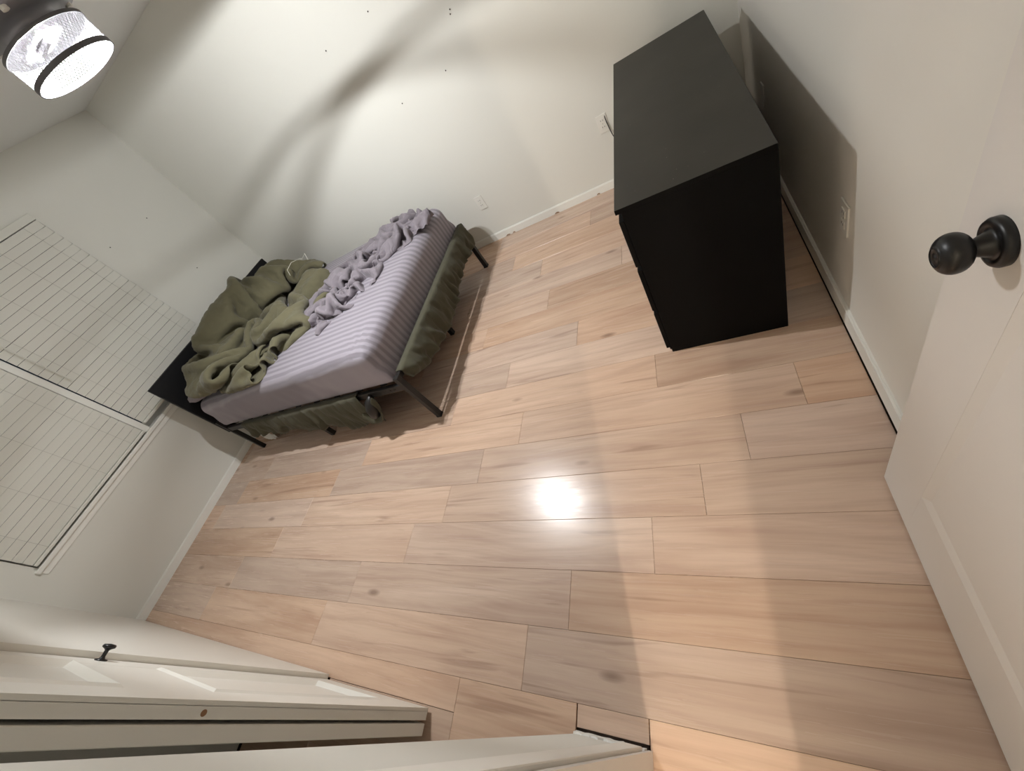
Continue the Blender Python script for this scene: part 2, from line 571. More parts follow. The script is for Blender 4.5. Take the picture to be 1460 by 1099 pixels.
# ------------------------------------------------------------------ window
XG = XW - 0.055
w1 = bpy.data.objects.new('window_1', None); COL.objects.link(w1); w1.location = (XW, 1.05, WZ0)
struct(w1, 'wide white vinyl window behind two closed blinds', 'window')
bm = bmesh.new()
t = 0.045
YM = 1.075
for (a, b, c, d) in ((WY0, WY0 + t, WZ0, WZ1), (WY1 - t, WY1, WZ0, WZ1), (YM - 0.03, YM + 0.03, WZ0 + t, WZ1 - t)):
    bx(bm, XG - 0.05, XG + 0.005, a, b, c, d, 0.003)
bx(bm, XG - 0.05, XG + 0.005, WY0 + t, WY1 - t, WZ0, WZ0 + t, 0.003)
bx(bm, XG - 0.05, XG + 0.005, WY0 + t, WY1 - t, WZ1 - t, WZ1, 0.003)
put('window_frame', bm, M_VINYL, w1)
for a, b in ((WY0 + t, YM - 0.03), (YM + 0.03, WY1 - t)):
    box('pane', XG - 0.030, XG - 0.024, a - 0.005, b + 0.005, WZ0 + t - 0.005, WZ1 - t + 0.005, M_GLASS, w1)
box('mullion_cover', XG + 0.005, XW + 0.006, YM - 0.024, YM + 0.024, WZ0 + 0.004, WZ1 - 0.001, M_TRIM, w1, 0.003)
bm = bmesh.new()
bx(bm, XG + 0.0, XW + 0.020, WY0 - 0.03, WY1 + 0.03, WZ0 - 0.026, WZ0 + 0.004, 0.007, 3)
put('window_sill', bm, M_TRIM, w1)
bm = bmesh.new()
bx(bm, XW - 0.001, XW + 0.007, WY0 - 0.02, WY1 + 0.02, WZ0 - 0.062, WZ0 - 0.024, 0.003, 2)
put('apron', bm, M_TRIM, w1)

# blinds ------------------------------------------------------------------
def blind(y0, y1, ztop, zbot, label, wand_y):
    b = thing('window_blind', (XW + 0.005, (y0 + y1) / 2, ztop), label, 'blind', 'slatted blinds over the window')
    xb = XW + 0.016
    box('headrail', XW - 0.03, XW + 0.026, y0, y1, ztop - 0.048, ztop, M_SLAT, b, 0.004, 2)
    pitch, w = 0.0508, 0.0504
    n = int((ztop - 0.051 - zbot - 0.02) / pitch)
    pitch = (ztop - 0.051 - zbot - 0.022) / n
    meshes = []
    for v in range(5):
        bm = bmesh.new()
        ns = 6
        rr = random.Random(v * 13 + 1)
        amp = 0.0003
        rows = []
        for s in range(ns + 1):
            yy = (y1 - y0 - 0.008) * (s / ns - .5)
            dz = amp * rr.uniform(-1, 1)
            dx = amp * rr.uniform(-1, 1)
            # slightly crowned slat, nearly closed: outer edge low, inner edge up
            sec = [(-0.0012 + dx, -w / 2 + dz), (0.0012 + dx, 0 + dz), (0.0032 + dx, w / 2 + dz)]
            th = 0.0026
            rows.append([bm.verts.new((sx, yy, sz)) for sx, sz in sec] + [bm.verts.new((sx + th, yy, sz - th * .3)) for sx, sz in reversed(sec)])
        for a, c in zip(rows, rows[1:]):
            for k in range(6):
                bm.faces.new((a[k], a[(k + 1) % 6], c[(k + 1) % 6], c[k]))
        bm.faces.new(rows[0]); bm.faces.new(rows[-1][::-1])
        bmesh.ops.recalc_face_normals(bm, faces=bm.faces)
        me = bpy.data.meshes.new('slat'); bm.to_mesh(me); bm.free(); me.materials.append(M_SLAT)
        meshes.append(me)
    base = worldloc(b)
    for i in range(n):
        o = bpy.data.objects.new('slat', meshes[i % 5])
        COL.objects.link(o); o.parent = b
        o.location = Vector((xb - 0.004, (y0 + y1) / 2, ztop - 0.051 - pitch * (i + .5))) - base
        o.rotation_euler = (rnd.uniform(-1, 1) * 0.0006, rnd.uniform(-1, 1) * 0.035, 0)
    box('bottom_rail', xb - 0.018, xb + 0.016, y0 + 0.003, y1 - 0.003, zbot, zbot + 0.02, M_SLAT, b, 0.004, 2)
    L_ = y1 - y0
    for f in (0.12, 0.37, 0.63, 0.88):
        bm = bmesh.new()
        yy = y0 + L_ * f
        tube(bm, [(xb + 0.0105, yy, zbot + 0.01), (xb + 0.0105, yy + 0.004, (ztop + zbot) / 2), (xb + 0.0105, yy, ztop - 0.04)], 0.0008, 5)
        put('ladder_cord', bm, M_CORD, b)
    if wand_y is not None:
        bm = bmesh.new()
        tube(bm, [(xb + 0.026, wand_y, ztop - 0.05), (xb + 0.030, wand_y + 0.004, 1.62), (xb + 0.028, wand_y + 0.002, 1.285)], [0.004, 0.004, 0.0046], 8)
        put('tilt_wand', bm, M_SLAT, b)
    return b
blind(0.05, 1.050, 2.114, 0.742, 'white slatted blind on the half of the window nearer the closet', None)
blind(1.1005, 2.055, 2.114, 0.775, 'white slatted blind over the window half above the headboard, with tilt wand', 1.16)

# ------------------------------------------------------------------ closet sliding doors
def closet_door(name, x0, x1, y0, y1, label, panelled):
    d = bpy.data.objects.new(name, None); COL.objects.link(d); d.location = ((x0 + x1) / 2, y0, 0.018)
    struct(d, label, 'closet door')
    z0, z1 = 0.018, 2.05
    if not panelled:
        box('door_panel', x0, x1, y0, y1, z0, z1, M_CLOSET, d, 0.002)
        return d
    # frame with two recessed panels
    st = 0.118
    rails = ((z0, 0.155), (0.765, 0.97), (1.90, z1))
    dep = 0.010
    bm = bmesh.new()
    bx(bm, x0, x1, y0, y1 - dep, z0, z1)
    for a, b in ((x0, x0 + st), (x1 - st, x1)):
        bx(bm, a, b, y1 - dep - .001, y1, z0, z1)
    for a, b in rails:
        bx(bm, x0 + st - .0005, x1 - st + .0005, y1 - dep - .001, y1 - .0003, a, b)
    put('door_panel', bm, M_CLOSET, d)
    for (a, b) in ((0.155, 0.765), (0.97, 1.90)):
        # sloped moulding round each recess
        bm = bmesh.new()
        ix0, ix1 = x0 + st, x1 - st
        w = 0.026
        o_ = [bm.verts.new(p) for p in ((ix0, y1 - .0004, a), (ix1, y1 - .0004, a), (ix1, y1 - .0004, b), (ix0, y1 - .0004, b))]
        i_ = [bm.verts.new(p) for p in ((ix0 + w, y1 - dep, a + w), (ix1 - w, y1 - dep, a + w), (ix1 - w, y1 - dep, b - w), (ix0 + w, y1 - dep, b - w))]
        m_ = [bm.verts.new(p) for p in ((ix0 + .009, y1 + .006, a + .009), (ix1 - .009, y1 + .006, a + .009), (ix1 - .009, y1 + .006, b - .009), (ix0 + .009, y1 + .006, b - .009))]
        q_ = [bm.verts.new(p) for p in ((ix0, y1 - dep - .002, a), (ix1, y1 - dep - .002, a), (ix1, y1 - dep - .002, b), (ix0, y1 - dep - .002, b))]
        for k in range(4):
            bm.faces.new((o_[k], o_[(k + 1) % 4], m_[(k + 1) % 4], m_[k]))
            bm.faces.new((m_[k], m_[(k + 1) % 4], i_[(k + 1) % 4], i_[k]))
            bm.faces.new((q_[k], q_[(k + 1) % 4], o_[(k + 1) % 4], o_[k]))
            bm.faces.new((i_[k], i_[(k + 1) % 4], q_[(k + 1) % 4], q_[k]))
        put('panel_moulding', bm, M_CLOSET, d)
    return d
d2 = closet_door('door_2', -1.825, -1.212, -0.210, -0.174, 'front sliding closet door with recessed panels and small black knob', True)
d3 = closet_door('door_3', -1.822, -1.212, -0.255, -0.219, 'rear sliding closet door just behind the panelled one', False)
bm = bmesh.new()
KX, KZ = -1.795, 0.885
lathe(bm, [(0.001, 0), (0.016, 0), (0.016, 0.003), (0.008, 0.005), (0.0055, 0.010), (0.0055, 0.026), (0.010, 0.030), (0.0165, 0.033), (0.0175, 0.037), (0.015, 0.041), (0.001, 0.043)],
      (KX, -0.174, KZ), 'Y', 24)
put('closet_knob', bm, M_KNOB, d2, True)
# dark finger hole / screw hole on the front door's edge
bm = bmesh.new()
lathe(bm, [(0.0005, 0.0012), (0.006, 0.0012), (0.007, 0.0)], (-1.212, -0.198, 0.83), 'X', 14)
put('screw_hole', bm, M_PUTTY, d2)
# closet top track
box('trim_3', CX0, CX1, -0.257, -0.165, 2.052, 2.064, M_TRIM)
struct(bpy.data.objects['trim_3'], 'track above the sliding closet doors', 'trim')

# ------------------------------------------------------------------ bedroom door (open against right wall)
DXF, DXB = 0.333, 0.368
DY0, DY1 = -0.128, 0.626
d1 = bpy.data.objects.new('door_1', None); COL.objects.link(d1); d1.location = (DXB, DY0, 0.012)
struct(d1, 'open white bedroom door with black round knob', 'door')
dz0, dz1 = 0.012, 2.032
dep = 0.007
st, br_, tr = 0.152, 0.195, 0.13
bm = bmesh.new()
bx(bm, DXF + dep, DXB, DY0, DY1, dz0, dz1)
bx(bm, DXF, DXF + dep + .001, DY0, DY0 + st, dz0, dz1)
bx(bm, DXF, DXF + dep + .001, DY1 - st, DY1, dz0, dz1)
for a, b in ((dz0, br_ + .045), (dz1 - tr, dz1)):
    bx(bm, DXF + .0003, DXF + dep + .001, DY0 + st - .0005, DY1 - st + .0005, a, b)
put('door_panel', bm, M_DOOR, d1)
bm = bmesh.new()
w = 0.022
pz0, pz1, py0, py1 = br_ + .045, dz1 - tr, DY0 + st, DY1 - st
o_ = [bm.verts.new(p) for p in ((DXF + .0004, py0, pz0), (DXF + .0004, py1, pz0), (DXF + .0004, py1, pz1), (DXF + .0004, py0, pz1))]
i_ = [bm.verts.new(p) for p in ((DXF + dep, py0 + w, pz0 + w), (DXF + dep, py1 - w, pz0 + w), (DXF + dep, py1 - w, pz1 - w), (DXF + dep, py0 + w, pz1 - w))]
q_ = [bm.verts.new(p) for p in ((DXF + dep + .002, py0, pz0), (DXF + dep + .002, py1, pz0), (DXF + dep + .002, py1, pz1), (DXF + dep + .002, py0, pz1))]
for k in range(4):
    bm.faces.new((o_[k], o_[(k + 1) % 4], i_[(k + 1) % 4], i_[k]))
    bm.faces.new((q_[k], q_[(k + 1) % 4], o_[(k + 1) % 4], o_[k]))
    bm.faces.new((i_[k], i_[(k + 1) % 4], q_[(k + 1) % 4], q_[k]))
put('panel_moulding', bm, M_DOOR, d1)
KY, KZ = 0.537, 0.957
bm = bmesh.new()
lathe(bm, [(0.001, 0), (0.0335, 0), (0.0335, -0.007), (0.031, -0.011), (0.024, -0.0125), (0.0235, -0.011), (0.020, -0.011), (0.0175, -0.013),
           (0.0165, -0.016), (0.0130, -0.024), (0.0115, -0.028), (0.0115, -0.031)], (DXF, KY, KZ), 'X', 40)
kn = put('door_knob', bm, M_KNOB, d1, True)
bm = bmesh.new()
prof = [(0.010, -0.029)]
for i in range(1, 15):
    a = math.pi * (i / 16.0)
    prof.append((0.0285 * math.sin(a) ** .8, -0.047 + 0.0195 * math.cos(a)))
prof += [(0.0135, -0.0652), (0.0125, -0.0636), (0.004, -0.0636), (0.0035, -0.0648), (0.0005, -0.0648)]
lathe(bm, prof, (DXF, KY, KZ), 'X', 40)
put('knob_ball', bm, M_KNOB, kn, True)
box('latch_plate', DXF + 0.006, DXB - 0.006, DY1 - 0.001, DY1 + 0.0012, KZ - 0.028, KZ + 0.028, M_KNOB, d1)
for zz in (0.25, 1.02, 1.8):
    bm = bmesh.new()
    tube(bm, [(DXF - 0.004, DY0 - 0.006, zz - 0.045), (DXF - 0.004, DY0 - 0.006, zz + 0.045)], 0.006, 10)
    put('hinge', bm, M_KNOB, d1)

# ------------------------------------------------------------------ dresser
DRX0, DRX1, DRY0, DRY1, DRH = -0.238, 0.241, 1.310, 2.880, 0.785
dr = thing('dresser', ((DRX0 + DRX1) / 2, (DRY0 + DRY1) / 2, 0), 'wide low black-brown dresser with a dusty top coloured as if lit, standing by the right wall', 'dresser')
FT = 0.019
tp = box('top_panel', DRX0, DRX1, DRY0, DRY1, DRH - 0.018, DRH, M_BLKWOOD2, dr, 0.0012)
tp.data.materials.append(M_BLKWOOD_LIT)      # upper face, colour lightened for both grazing light and dust
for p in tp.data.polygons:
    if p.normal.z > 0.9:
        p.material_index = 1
for y in (DRY0, DRY1 - 0.018):
    bm = bmesh.new()
    # side panel with its front edge notched above each drawer front
    bx(bm, DRX0 + FT + 0.002, DRX1, y, y + 0.018, 0.0, DRH - 0.018)
    put('side_panel', bm, M_BLKWOOD2, dr)
box('back_panel', DRX1 - 0.012, DRX1 - 0.006, DRY0 + 0.018, DRY1 - 0.018, 0.02, DRH - 0.02, M_BLKWOOD2, dr)
box('middle_panel', DRX0 + FT + 0.004, DRX1 - 0.013, (DRY0 + DRY1) / 2 - 0.009, (DRY0 + DRY1) / 2 + 0.009, 0.03, DRH - 0.0185, M_BLKWOOD2, dr)
box('bottom_panel', DRX0 + FT + 0.006, DRX1 - 0.013, DRY0 + 0.0185, DRY1 - 0.0185, 0.03, 0.045, M_BLKWOOD2, dr)
hts = ((0.030, 0.263), (0.283, 0.508), (0.528, 0.735))
for c in range(2):
    ya = DRY0 + 0.003 if c == 0 else (DRY0 + DRY1) / 2 + 0.002
    yb = (DRY0 + DRY1) / 2 - 0.002 if c == 0 else DRY1 - 0.003
    for (za, zb) in hts:
        bm = bmesh.new()
        bx(bm, DRX0 + 0.001, DRX0 + FT, ya, yb, za, zb, 0.0012)
        f = put('drawer', bm, M_BLKWOOD2, dr)
        # box behind the front, set back so the finger gap shows above
        box('drawer_box', DRX0 + FT + 0.001, DRX1 - 0.06, ya + 0.03, yb - 0.03, za + 0.02, zb - 0.04, M_BLKWOOD2, f)
box('plinth', DRX0 + 0.012, DRX0 + FT + 0.012, DRY0 + 0.0185, DRY1 - 0.0185, 0.0, 0.030, M_BLKWOOD2, dr)
# dust smears and crumbs on the top
bm = bmesh.new()
for i in range(12):
    x, y = rnd.uniform(DRX0 + .05, DRX1 - .02), rnd.uniform(DRY0 + .03, DRY0 + .7)
    s = rnd.uniform(.0006, .0012)
    bx(bm, x - s, x + s, y - s * 1.5, y + s, DRH, DRH + s)
du = put('dust_speck', bm, mat('dust', srgb(120, 118, 108), .9), dr)
du['kind'] = 'stuff'

# ------------------------------------------------------------------ bed
BF = Vector((-1.617, 1.199, 0))
BU = Vector((-0.9997, 0.0243, 0)); BV = Vector((0.0100, 0.99995, 0))
def BP(a, b, z):
    return BF + BU * a + BV * b + Vector((0, 0, z))
def bbar(bm, a0, a1, b0, b1, z0, z1, bev=0.003):
    vs = [bm.verts.new(BP(a, b, z)) for a in (a0, a1) for b in (b0, b1) for z in (z0, z1)]
    fs = [bm.faces.new([vs[i] for i in q]) for q in
          ((0, 1, 3, 2), (4, 6, 7, 5), (0, 4, 5, 1), (2, 3, 7, 6), (0, 2, 6, 4), (1, 5, 7, 3))]
    if bev:
        bmesh.ops.bevel(bm, geom=list({e for f in fs for e in f.edges}), offset=bev, segments=1, affect='EDGES')
BW, BL = 1.545, 2.155
bed = thing('platform_bed', BP(BL / 2, BW / 2, 0), 'black metal platform bed frame with a tall plain black headboard', 'bed')
def bpart(name, a0, a1, b0, b1, z0, z1, m=None, bev=0.003):
    bm = bmesh.new(); bbar(bm, a0, a1, b0, b1, z0, z1, bev)
    return put(name, bm, m or M_BLKMET, bed)
LG = 0.036
bpart('headboard', BL - 0.002, BL + 0.026, 0.0, 1.625, 0.30, 0.938, M_HEADB, 0.004)
for b in (0.0, BW - LG + .02):
    bpart('head_post', BL - 0.032, BL - 0.003, b, b + LG, 0.0, 0.44)
for b in (0.0, BW - LG):
    g = bpart('leg', 0.0, LG, b, b + LG, 0.012, 0.412)
    bm = bmesh.new(); bbar(bm, -0.001, LG + .001, b - .001, b + LG + .001, 0.0, 0.014, 0.002)
    put('foot_cap', bm, M_SLOT, g)
bpart('foot_rail', 0.002, LG - .002, LG, BW - LG, 0.374, 0.410)
for b in (0.004, BW - 0.034):
    r_ = bpart('side_rail', LG, BL - 0.033, b, b + 0.03, 0.305, 0.352)
    if b < .1:
        for a in (0.10, 0.135):
            bm = bmesh.new()
            lathe(bm, [(0.0005, -0.003), (0.006, -0.003), (0.007, 0.0), (0.0005, 0.0)], BP(a, b, 0.33), 'Y', 10)
            put('bolt', bm, M_SLOT, r_)
bpart('centre_rail', LG, BL - 0.033, BW / 2 - 0.016, BW / 2 + 0.016, 0.305, 0.350)
for i in range(9):
    a = 0.16 + i * 0.225
    bpart('slat', a, a + 0.05, 0.035, BW - 0.035, 0.3525, 0.362, None, 0.0)
for a, b in ((1.100, 0.004), (1.100, BW / 2 - .018), (1.100, BW - LG - .004), (0.135, BW / 2 - .015)):
    bpart('leg', a, a + LG, b, b + LG, 0.0, 0.304)

# mattress in its fitted sheet ------------------------------------------
MO = Vector((-1.680, 1.226, 0)); ma = math.radians(1.2)
MU = Vector((-math.cos(ma), math.sin(ma), 0)); MV = Vector((math.sin(ma), math.cos(ma), 0))
ML, MW, MZ0, MZ1 = 2.07, 1.53, 0.366, 0.632
def MPt(a, b, z):
    return MO + MU * a + MV * b + Vector((0, 0, z))
bm = bmesh.new()
na, nb, nz = 84, 64, 12
hx, hy, hz = ML / 2, MW / 2, (MZ1 - MZ0) / 2
gv = {}
def mvert(i, j, k):
    if (i, j, k) in gv:
        return gv[(i, j, k)]
    p = Vector(((i / na * 2 - 1) * hx, (j / nb * 2 - 1) * hy, (k / nz * 2 - 1) * hz))
    r = 0.075 if p.z > 0 else 0.075 + (0.020 - 0.075) * min(1.0, -p.z / hz * 2)
    q = Vector((max(-hx + r, min(hx - r, p.x)), max(-hy + r, min(hy - r, p.y)), max(-hz + r, min(hz - r, p.z))))
    d = p - q
    if d.length > 1e-6:
        m_ = max(abs(d.x), abs(d.y), abs(d.z))
        p = q + d.normalized() * m_
    # crown and slack of the sheet
    u, v = p.x / hx, p.y / hy
    top = max(0.0, p.z / hz)
    p.z += top * 0.034 * (1 - u * u) ** .5 * (1 - v * v) ** .5 if abs(u) < 1 and abs(v) < 1 else 0
    side = 1 - max(0, min(1, (1 - max(abs(u), abs(v))) * 6))
    w = noise.noise(Vector((p.x * 5.0, p.y * 5.0, p.z * 3.0))) * 0.006 + noise.noise(Vector((p.x * 14, p.y * 3, p.z * 8))) * 0.003
    p += Vector((u, v, .4)) * w * (0.4 + side)
    # gathers that pull to the near foot corner
    cx, cy = p.x + hx, p.y + hy       # distance from the foot, from the near side
    if p.z > 0:
        rr = math.hypot(cx - .06, cy - .06)
        if rr < .26:
            th = math.atan2(cy - .05, cx - .05)
            p.z += 0.007 * math.sin(th * 15) * (1 - rr / .26) * min(1, rr / .05)
    # lower hem lifts a little along the sides
    if k == 0 and (j == 0 or i == 0):
        p.z += 0.010 * abs(noise.noise(Vector((p.x * 4, p.y * 4, 3))))
    gv[(i, j, k)] = bm.verts.new(MPt(p.x + hx, p.y + hy, p.z + MZ0 + hz))
    return gv[(i, j, k)]
for i in range(na):
    for j in range(nb):
        for k in (0, nz):
            bm.faces.new((mvert(i, j, k), mvert(i + 1, j, k), mvert(i + 1, j + 1, k), mvert(i, j + 1, k)))
for i in range(na):
    for k in range(nz):
        for j in (0, nb):
            bm.faces.new((mvert(i, j, k), mvert(i + 1, j, k), mvert(i + 1, j, k + 1), mvert(i, j, k + 1)))
for j in range(nb):
    for k in range(nz):
        for i in (0, na):
            bm.faces.new((mvert(i, j, k), mvert(i, j + 1, k), mvert(i, j + 1, k + 1), mvert(i, j, k + 1)))
tag(put('mattress', bm, M_SHEET, smooth=True, origin=MPt(ML / 2, MW / 2, MZ0)),
    'mattress in a lavender-grey striped fitted sheet on the black bed frame', 'mattress')

# pillows leaning on the headboard
def pillow(name, cy, tilt, label, sc=1.0, cz=.79, cxo=0.0):
    bm = bmesh.new()
    n = 26
    vs = {}
    Rm = Matrix.Rotation(math.radians(tilt), 3, 'Y')
    for s in (1, -1):
        for i in range(n + 1):
            for j in range(n + 1):
                u, v = i / n * 2 - 1, j / n * 2 - 1
                edge = i in (0, n) or j in (0, n)
                key = (i, j, 0 if edge else s)
                if key in vs:
                    continue
                t = max(0, (1 - u ** 4)) ** .55 * max(0, (1 - v ** 4)) ** .55
                pin = 1 - .10 * (u * u) * (v * v)
                p = Vector((u * .24 * pin * (1 - .05 * (1 - v * v)), v * .35 * pin, s * .085 * t))
                p += Vector((0, 0, 1)) * noise.noise(Vector((u * 3 + cy, v * 3, s * 2))) * .018 * (.3 + t)
                p = Rm @ (p * sc)
                vs[key] = bm.verts.new(p + Vector((-3.60 + cxo, cy, cz)))
    def g(i, j, s):
        return vs[(i, j, 0 if (i in (0, n) or j in (0, n)) else s)]
    for s in (1, -1):
        for i in range(n):
            for j in range(n):
                q = (g(i, j, s), g(i + 1, j, s), g(i + 1, j + 1, s), g(i, j + 1, s))
                bm.faces.new(q if s > 0 else q[::-1])
    return tag(put(name, bm, M_GREY, smooth=True, origin=(-3.60, cy, .6)), label, 'pillow', 'grey pillows against the headboard')
pillow('pillow', 2.02, -66, 'grey pillow upright against the headboard, hidden under the peak of the olive duvet', sc=.72, cz=.822)
pillow('pillow', 2.52, -42, 'grey pillow at the headboard end by the long wall, its corner showing behind the duvet', .72, .785, .04)
pillow('pillow', 1.50, -8, 'grey pillow lying flat by the headboard, crumpled end showing beside the black panel', .66, .712, .03)

# skirts: gathered olive fabric hung from the rails ----------------------------
sk = thing('bed_skirt', BP(.6, .3, 0.1), 'gathered olive bed skirt hanging round the bed frame below the mattress', 'bed skirt')
def skirt(name, path, ztop, zbot, out, seed, nrow=14, ncol=150, m=M_OLIVE2, gather=0.040):
    """path(t)->(x,y), out=outward dir; ztop(t), zbot(t)"""
    bm = bmesh.new()
    R = []
    for c in range(ncol + 1):
        t = c / ncol
        p = path(t)
        colv = []
        L_ = t * 1.5
        for r in range(nrow + 1):
            f = r / nrow
            z = ztop(t) * (1 - f) + zbot(t) * f
            fold = noise.noise(Vector((L_ * 16 + .35 * math.sin(f * 3 + seed), f * 1.1, seed))) + .5 * noise.noise(Vector((L_ * 34, f * 2.2, seed + 4)))
            o_ = gather * (fold * (0.25 + 0.9 * f)) + 0.014 * math.sin(f * math.pi) + 0.012
            o_ = max(o_, 0.004)
            sh = noise.noise(Vector((L_ * 9, seed * 2, f * 1.5))) * .012 * f
            colv.append(bm.verts.new((p[0] + out[0] * o_ + out[1] * sh, p[1] + out[1] * o_ + out[0] * sh, z + .006 * fold * f)))
        # turn-over on top of the rail
        b0 = (p[0] - out[0] * .034, p[1] - out[1] * .034, ztop(t) + .0045)
        b1 = (p[0] + out[0] * .004, p[1] + out[1] * .004, ztop(t) + .0055)
        colv = [bm.verts.new(b0), bm.verts.new(b1)] + colv
        R.append(colv)
    for a, b in zip(R, R[1:]):
        for k in range(len(a) - 1):
            bm.faces.new((a[k], b[k], b[k + 1], a[k + 1]))
    o = put(name, bm, m, sk, True)
    s = o.modifiers.new('thick', 'SOLIDIFY'); s.thickness = 0.003; s.offset = 1
    return o
p0, p1 = BP(0, 0.062, 0), BP(0, BW + .004, 0)
zb = lambda t: 0.215 + .03 * math.sin(t * 9 + 1) + (0.09 * max(0, 1 - t * 9)) + .03 * max(0, (t - .8) * 4)
skirt('foot_skirt', lambda t: (p0.lerp(p1, t).x, p0.lerp(p1, t).y), lambda t: 0.410, zb, (1, 0), 2.0)
q0, q1 = BP(0.42, 0.0, 0), BP(1.86, 0.0, 0)
zs = lambda t: 0.125 + .05 * math.cos(t * 5.2 + 2.6) + .09 * max(0, (t - .75) * 3) + .02 * math.sin(t * 22)
skirt('side_skirt', lambda t: (q0.lerp(q1, t).x, q0.lerp(q1, t).y), lambda t: 0.352, zs, (0, -1), 7.0, ncol=140)
r0, r1 = BP(0.01, BW + .002, 0), BP(0.62, BW + .002, 0)
skirt('wall_side_skirt', lambda t: (r0.lerp(r1, t).x, r0.lerp(r1, t).y), lambda t: 0.41 - .05 * min(1, t * 4), lambda t: 0.30 - .10 * min(1, t * 3), (0, 1), 11.0, ncol=50)
# rolled end of the side skirt by the foot corner
bm = bmesh.new()
c0 = BP(0.335, -0.012, 0)
tube(bm, [c0 + Vector((0.02, 0.02, .335)), c0 + Vector((0, -.012, .30)), c0 + Vector((-.03, -.022, .25)), c0 + Vector((-.07, -.02, .19)), c0 + Vector((-.10, -.006, .15))],
     [.012, .034, .042, .034, .012], 14)
put('rolled_hem', bm, M_BLKMET, sk, True)
bm = bmesh.new()
pts = [(0.03, .30), (0.035, .25), (0.01, .19), (-.04, .13), (-.10, .105), (-.155, .13), (-.17, .19)]
rows = []
for (dx, z) in pts:
    rows.append([bm.verts.new(c0 + Vector((dx + e * .5, -0.03 - .02 * math.sin(i_ * 1.5), z + e))) for i_, e in enumerate((0.0, .018, .034, .05))])
for a, b in zip(rows, rows[1:]):
    for k in range(3):
        bm.faces.new((a[k], a[k + 1], b[k + 1], b[k]))
o = put('loose_hem', bm, M_OLIVE2, sk, True)
s = o.modifiers.new('thick', 'SOLIDIFY'); s.thickness = 0.004
s = o.modifiers.new('sub', 'SUBSURF'); s.levels = 2; s.render_levels = 2

# crumpled white wrap caught by the head post
bm = bmesh.new()
R = []
for i in range(13):
    row_ = []
    for j in range(10):
        u, v = i / 12, j / 9
        d = noise.noise(Vector((u * 4, v * 4, 3))) * .05 + noise.noise(Vector((u * 11, v * 11, 9))) * .02
        row_.append(bm.verts.new(BP(1.925 + u * .15 + .02 * noise.noise(Vector((v * 5, 1, 1))), 0.066 + d * .3, 0.02 + v * .285 * (1 - .35 * u) + d * .5)))
    R.append(row_)
for a, b in zip(R, R[1:]):
    for k in range(9):
        bm.faces.new((a[k], a[k + 1], b[k + 1], b[k]))
o = put('plastic_wrap', bm, M_PAPER, smooth=False, origin=BP(2.03, 0.02, 0.02))
s = o.modifiers.new('thick', 'SOLIDIFY'); s.thickness = 0.0015
tag(o, 'scrap of crumpled white wrap beside the head post under the bed', 'wrap')

# cloth: coordinates of two draped cloths -------------------------------------------
crease = bpy.data.textures.new('crease', 'CLOUDS')
crease.noise_type = 'HARD_NOISE'
crease.noise_scale = 0.085
crease.noise_depth = 2
def cloth(name, data, nx, ny, material, thick, origin, amp=0.014):
    # data: millimetre steps from each vertex of the weave to the next, as x, y, z triples
    co = np.cumsum(np.array(data).reshape(-1, 3), axis=0).T / 1000.0
    bm = bmesh.new()
    vs = [bm.verts.new(tuple(co[:, k])) for k in range(co.shape[1])]
    for j in range(ny):
        for i in range(nx):
            p = j * (nx + 1) + i
            bm.faces.new((vs[p], vs[p + 1], vs[p + nx + 2], vs[p + nx + 1]))
    o = put(name, bm, material, smooth=True, origin=origin)
    if thick:
        s = o.modifiers.new('thick', 'SOLIDIFY'); s.thickness = thick; s.offset = 0
    s = o.modifiers.new('sub', 'SUBSURF'); s.levels = 1; s.render_levels = 2
    s = o.modifiers.new('crease', 'DISPLACE'); s.texture = crease; s.strength = amp; s.mid_level = 0.35; s.texture_coords = 'LOCAL'
    return o
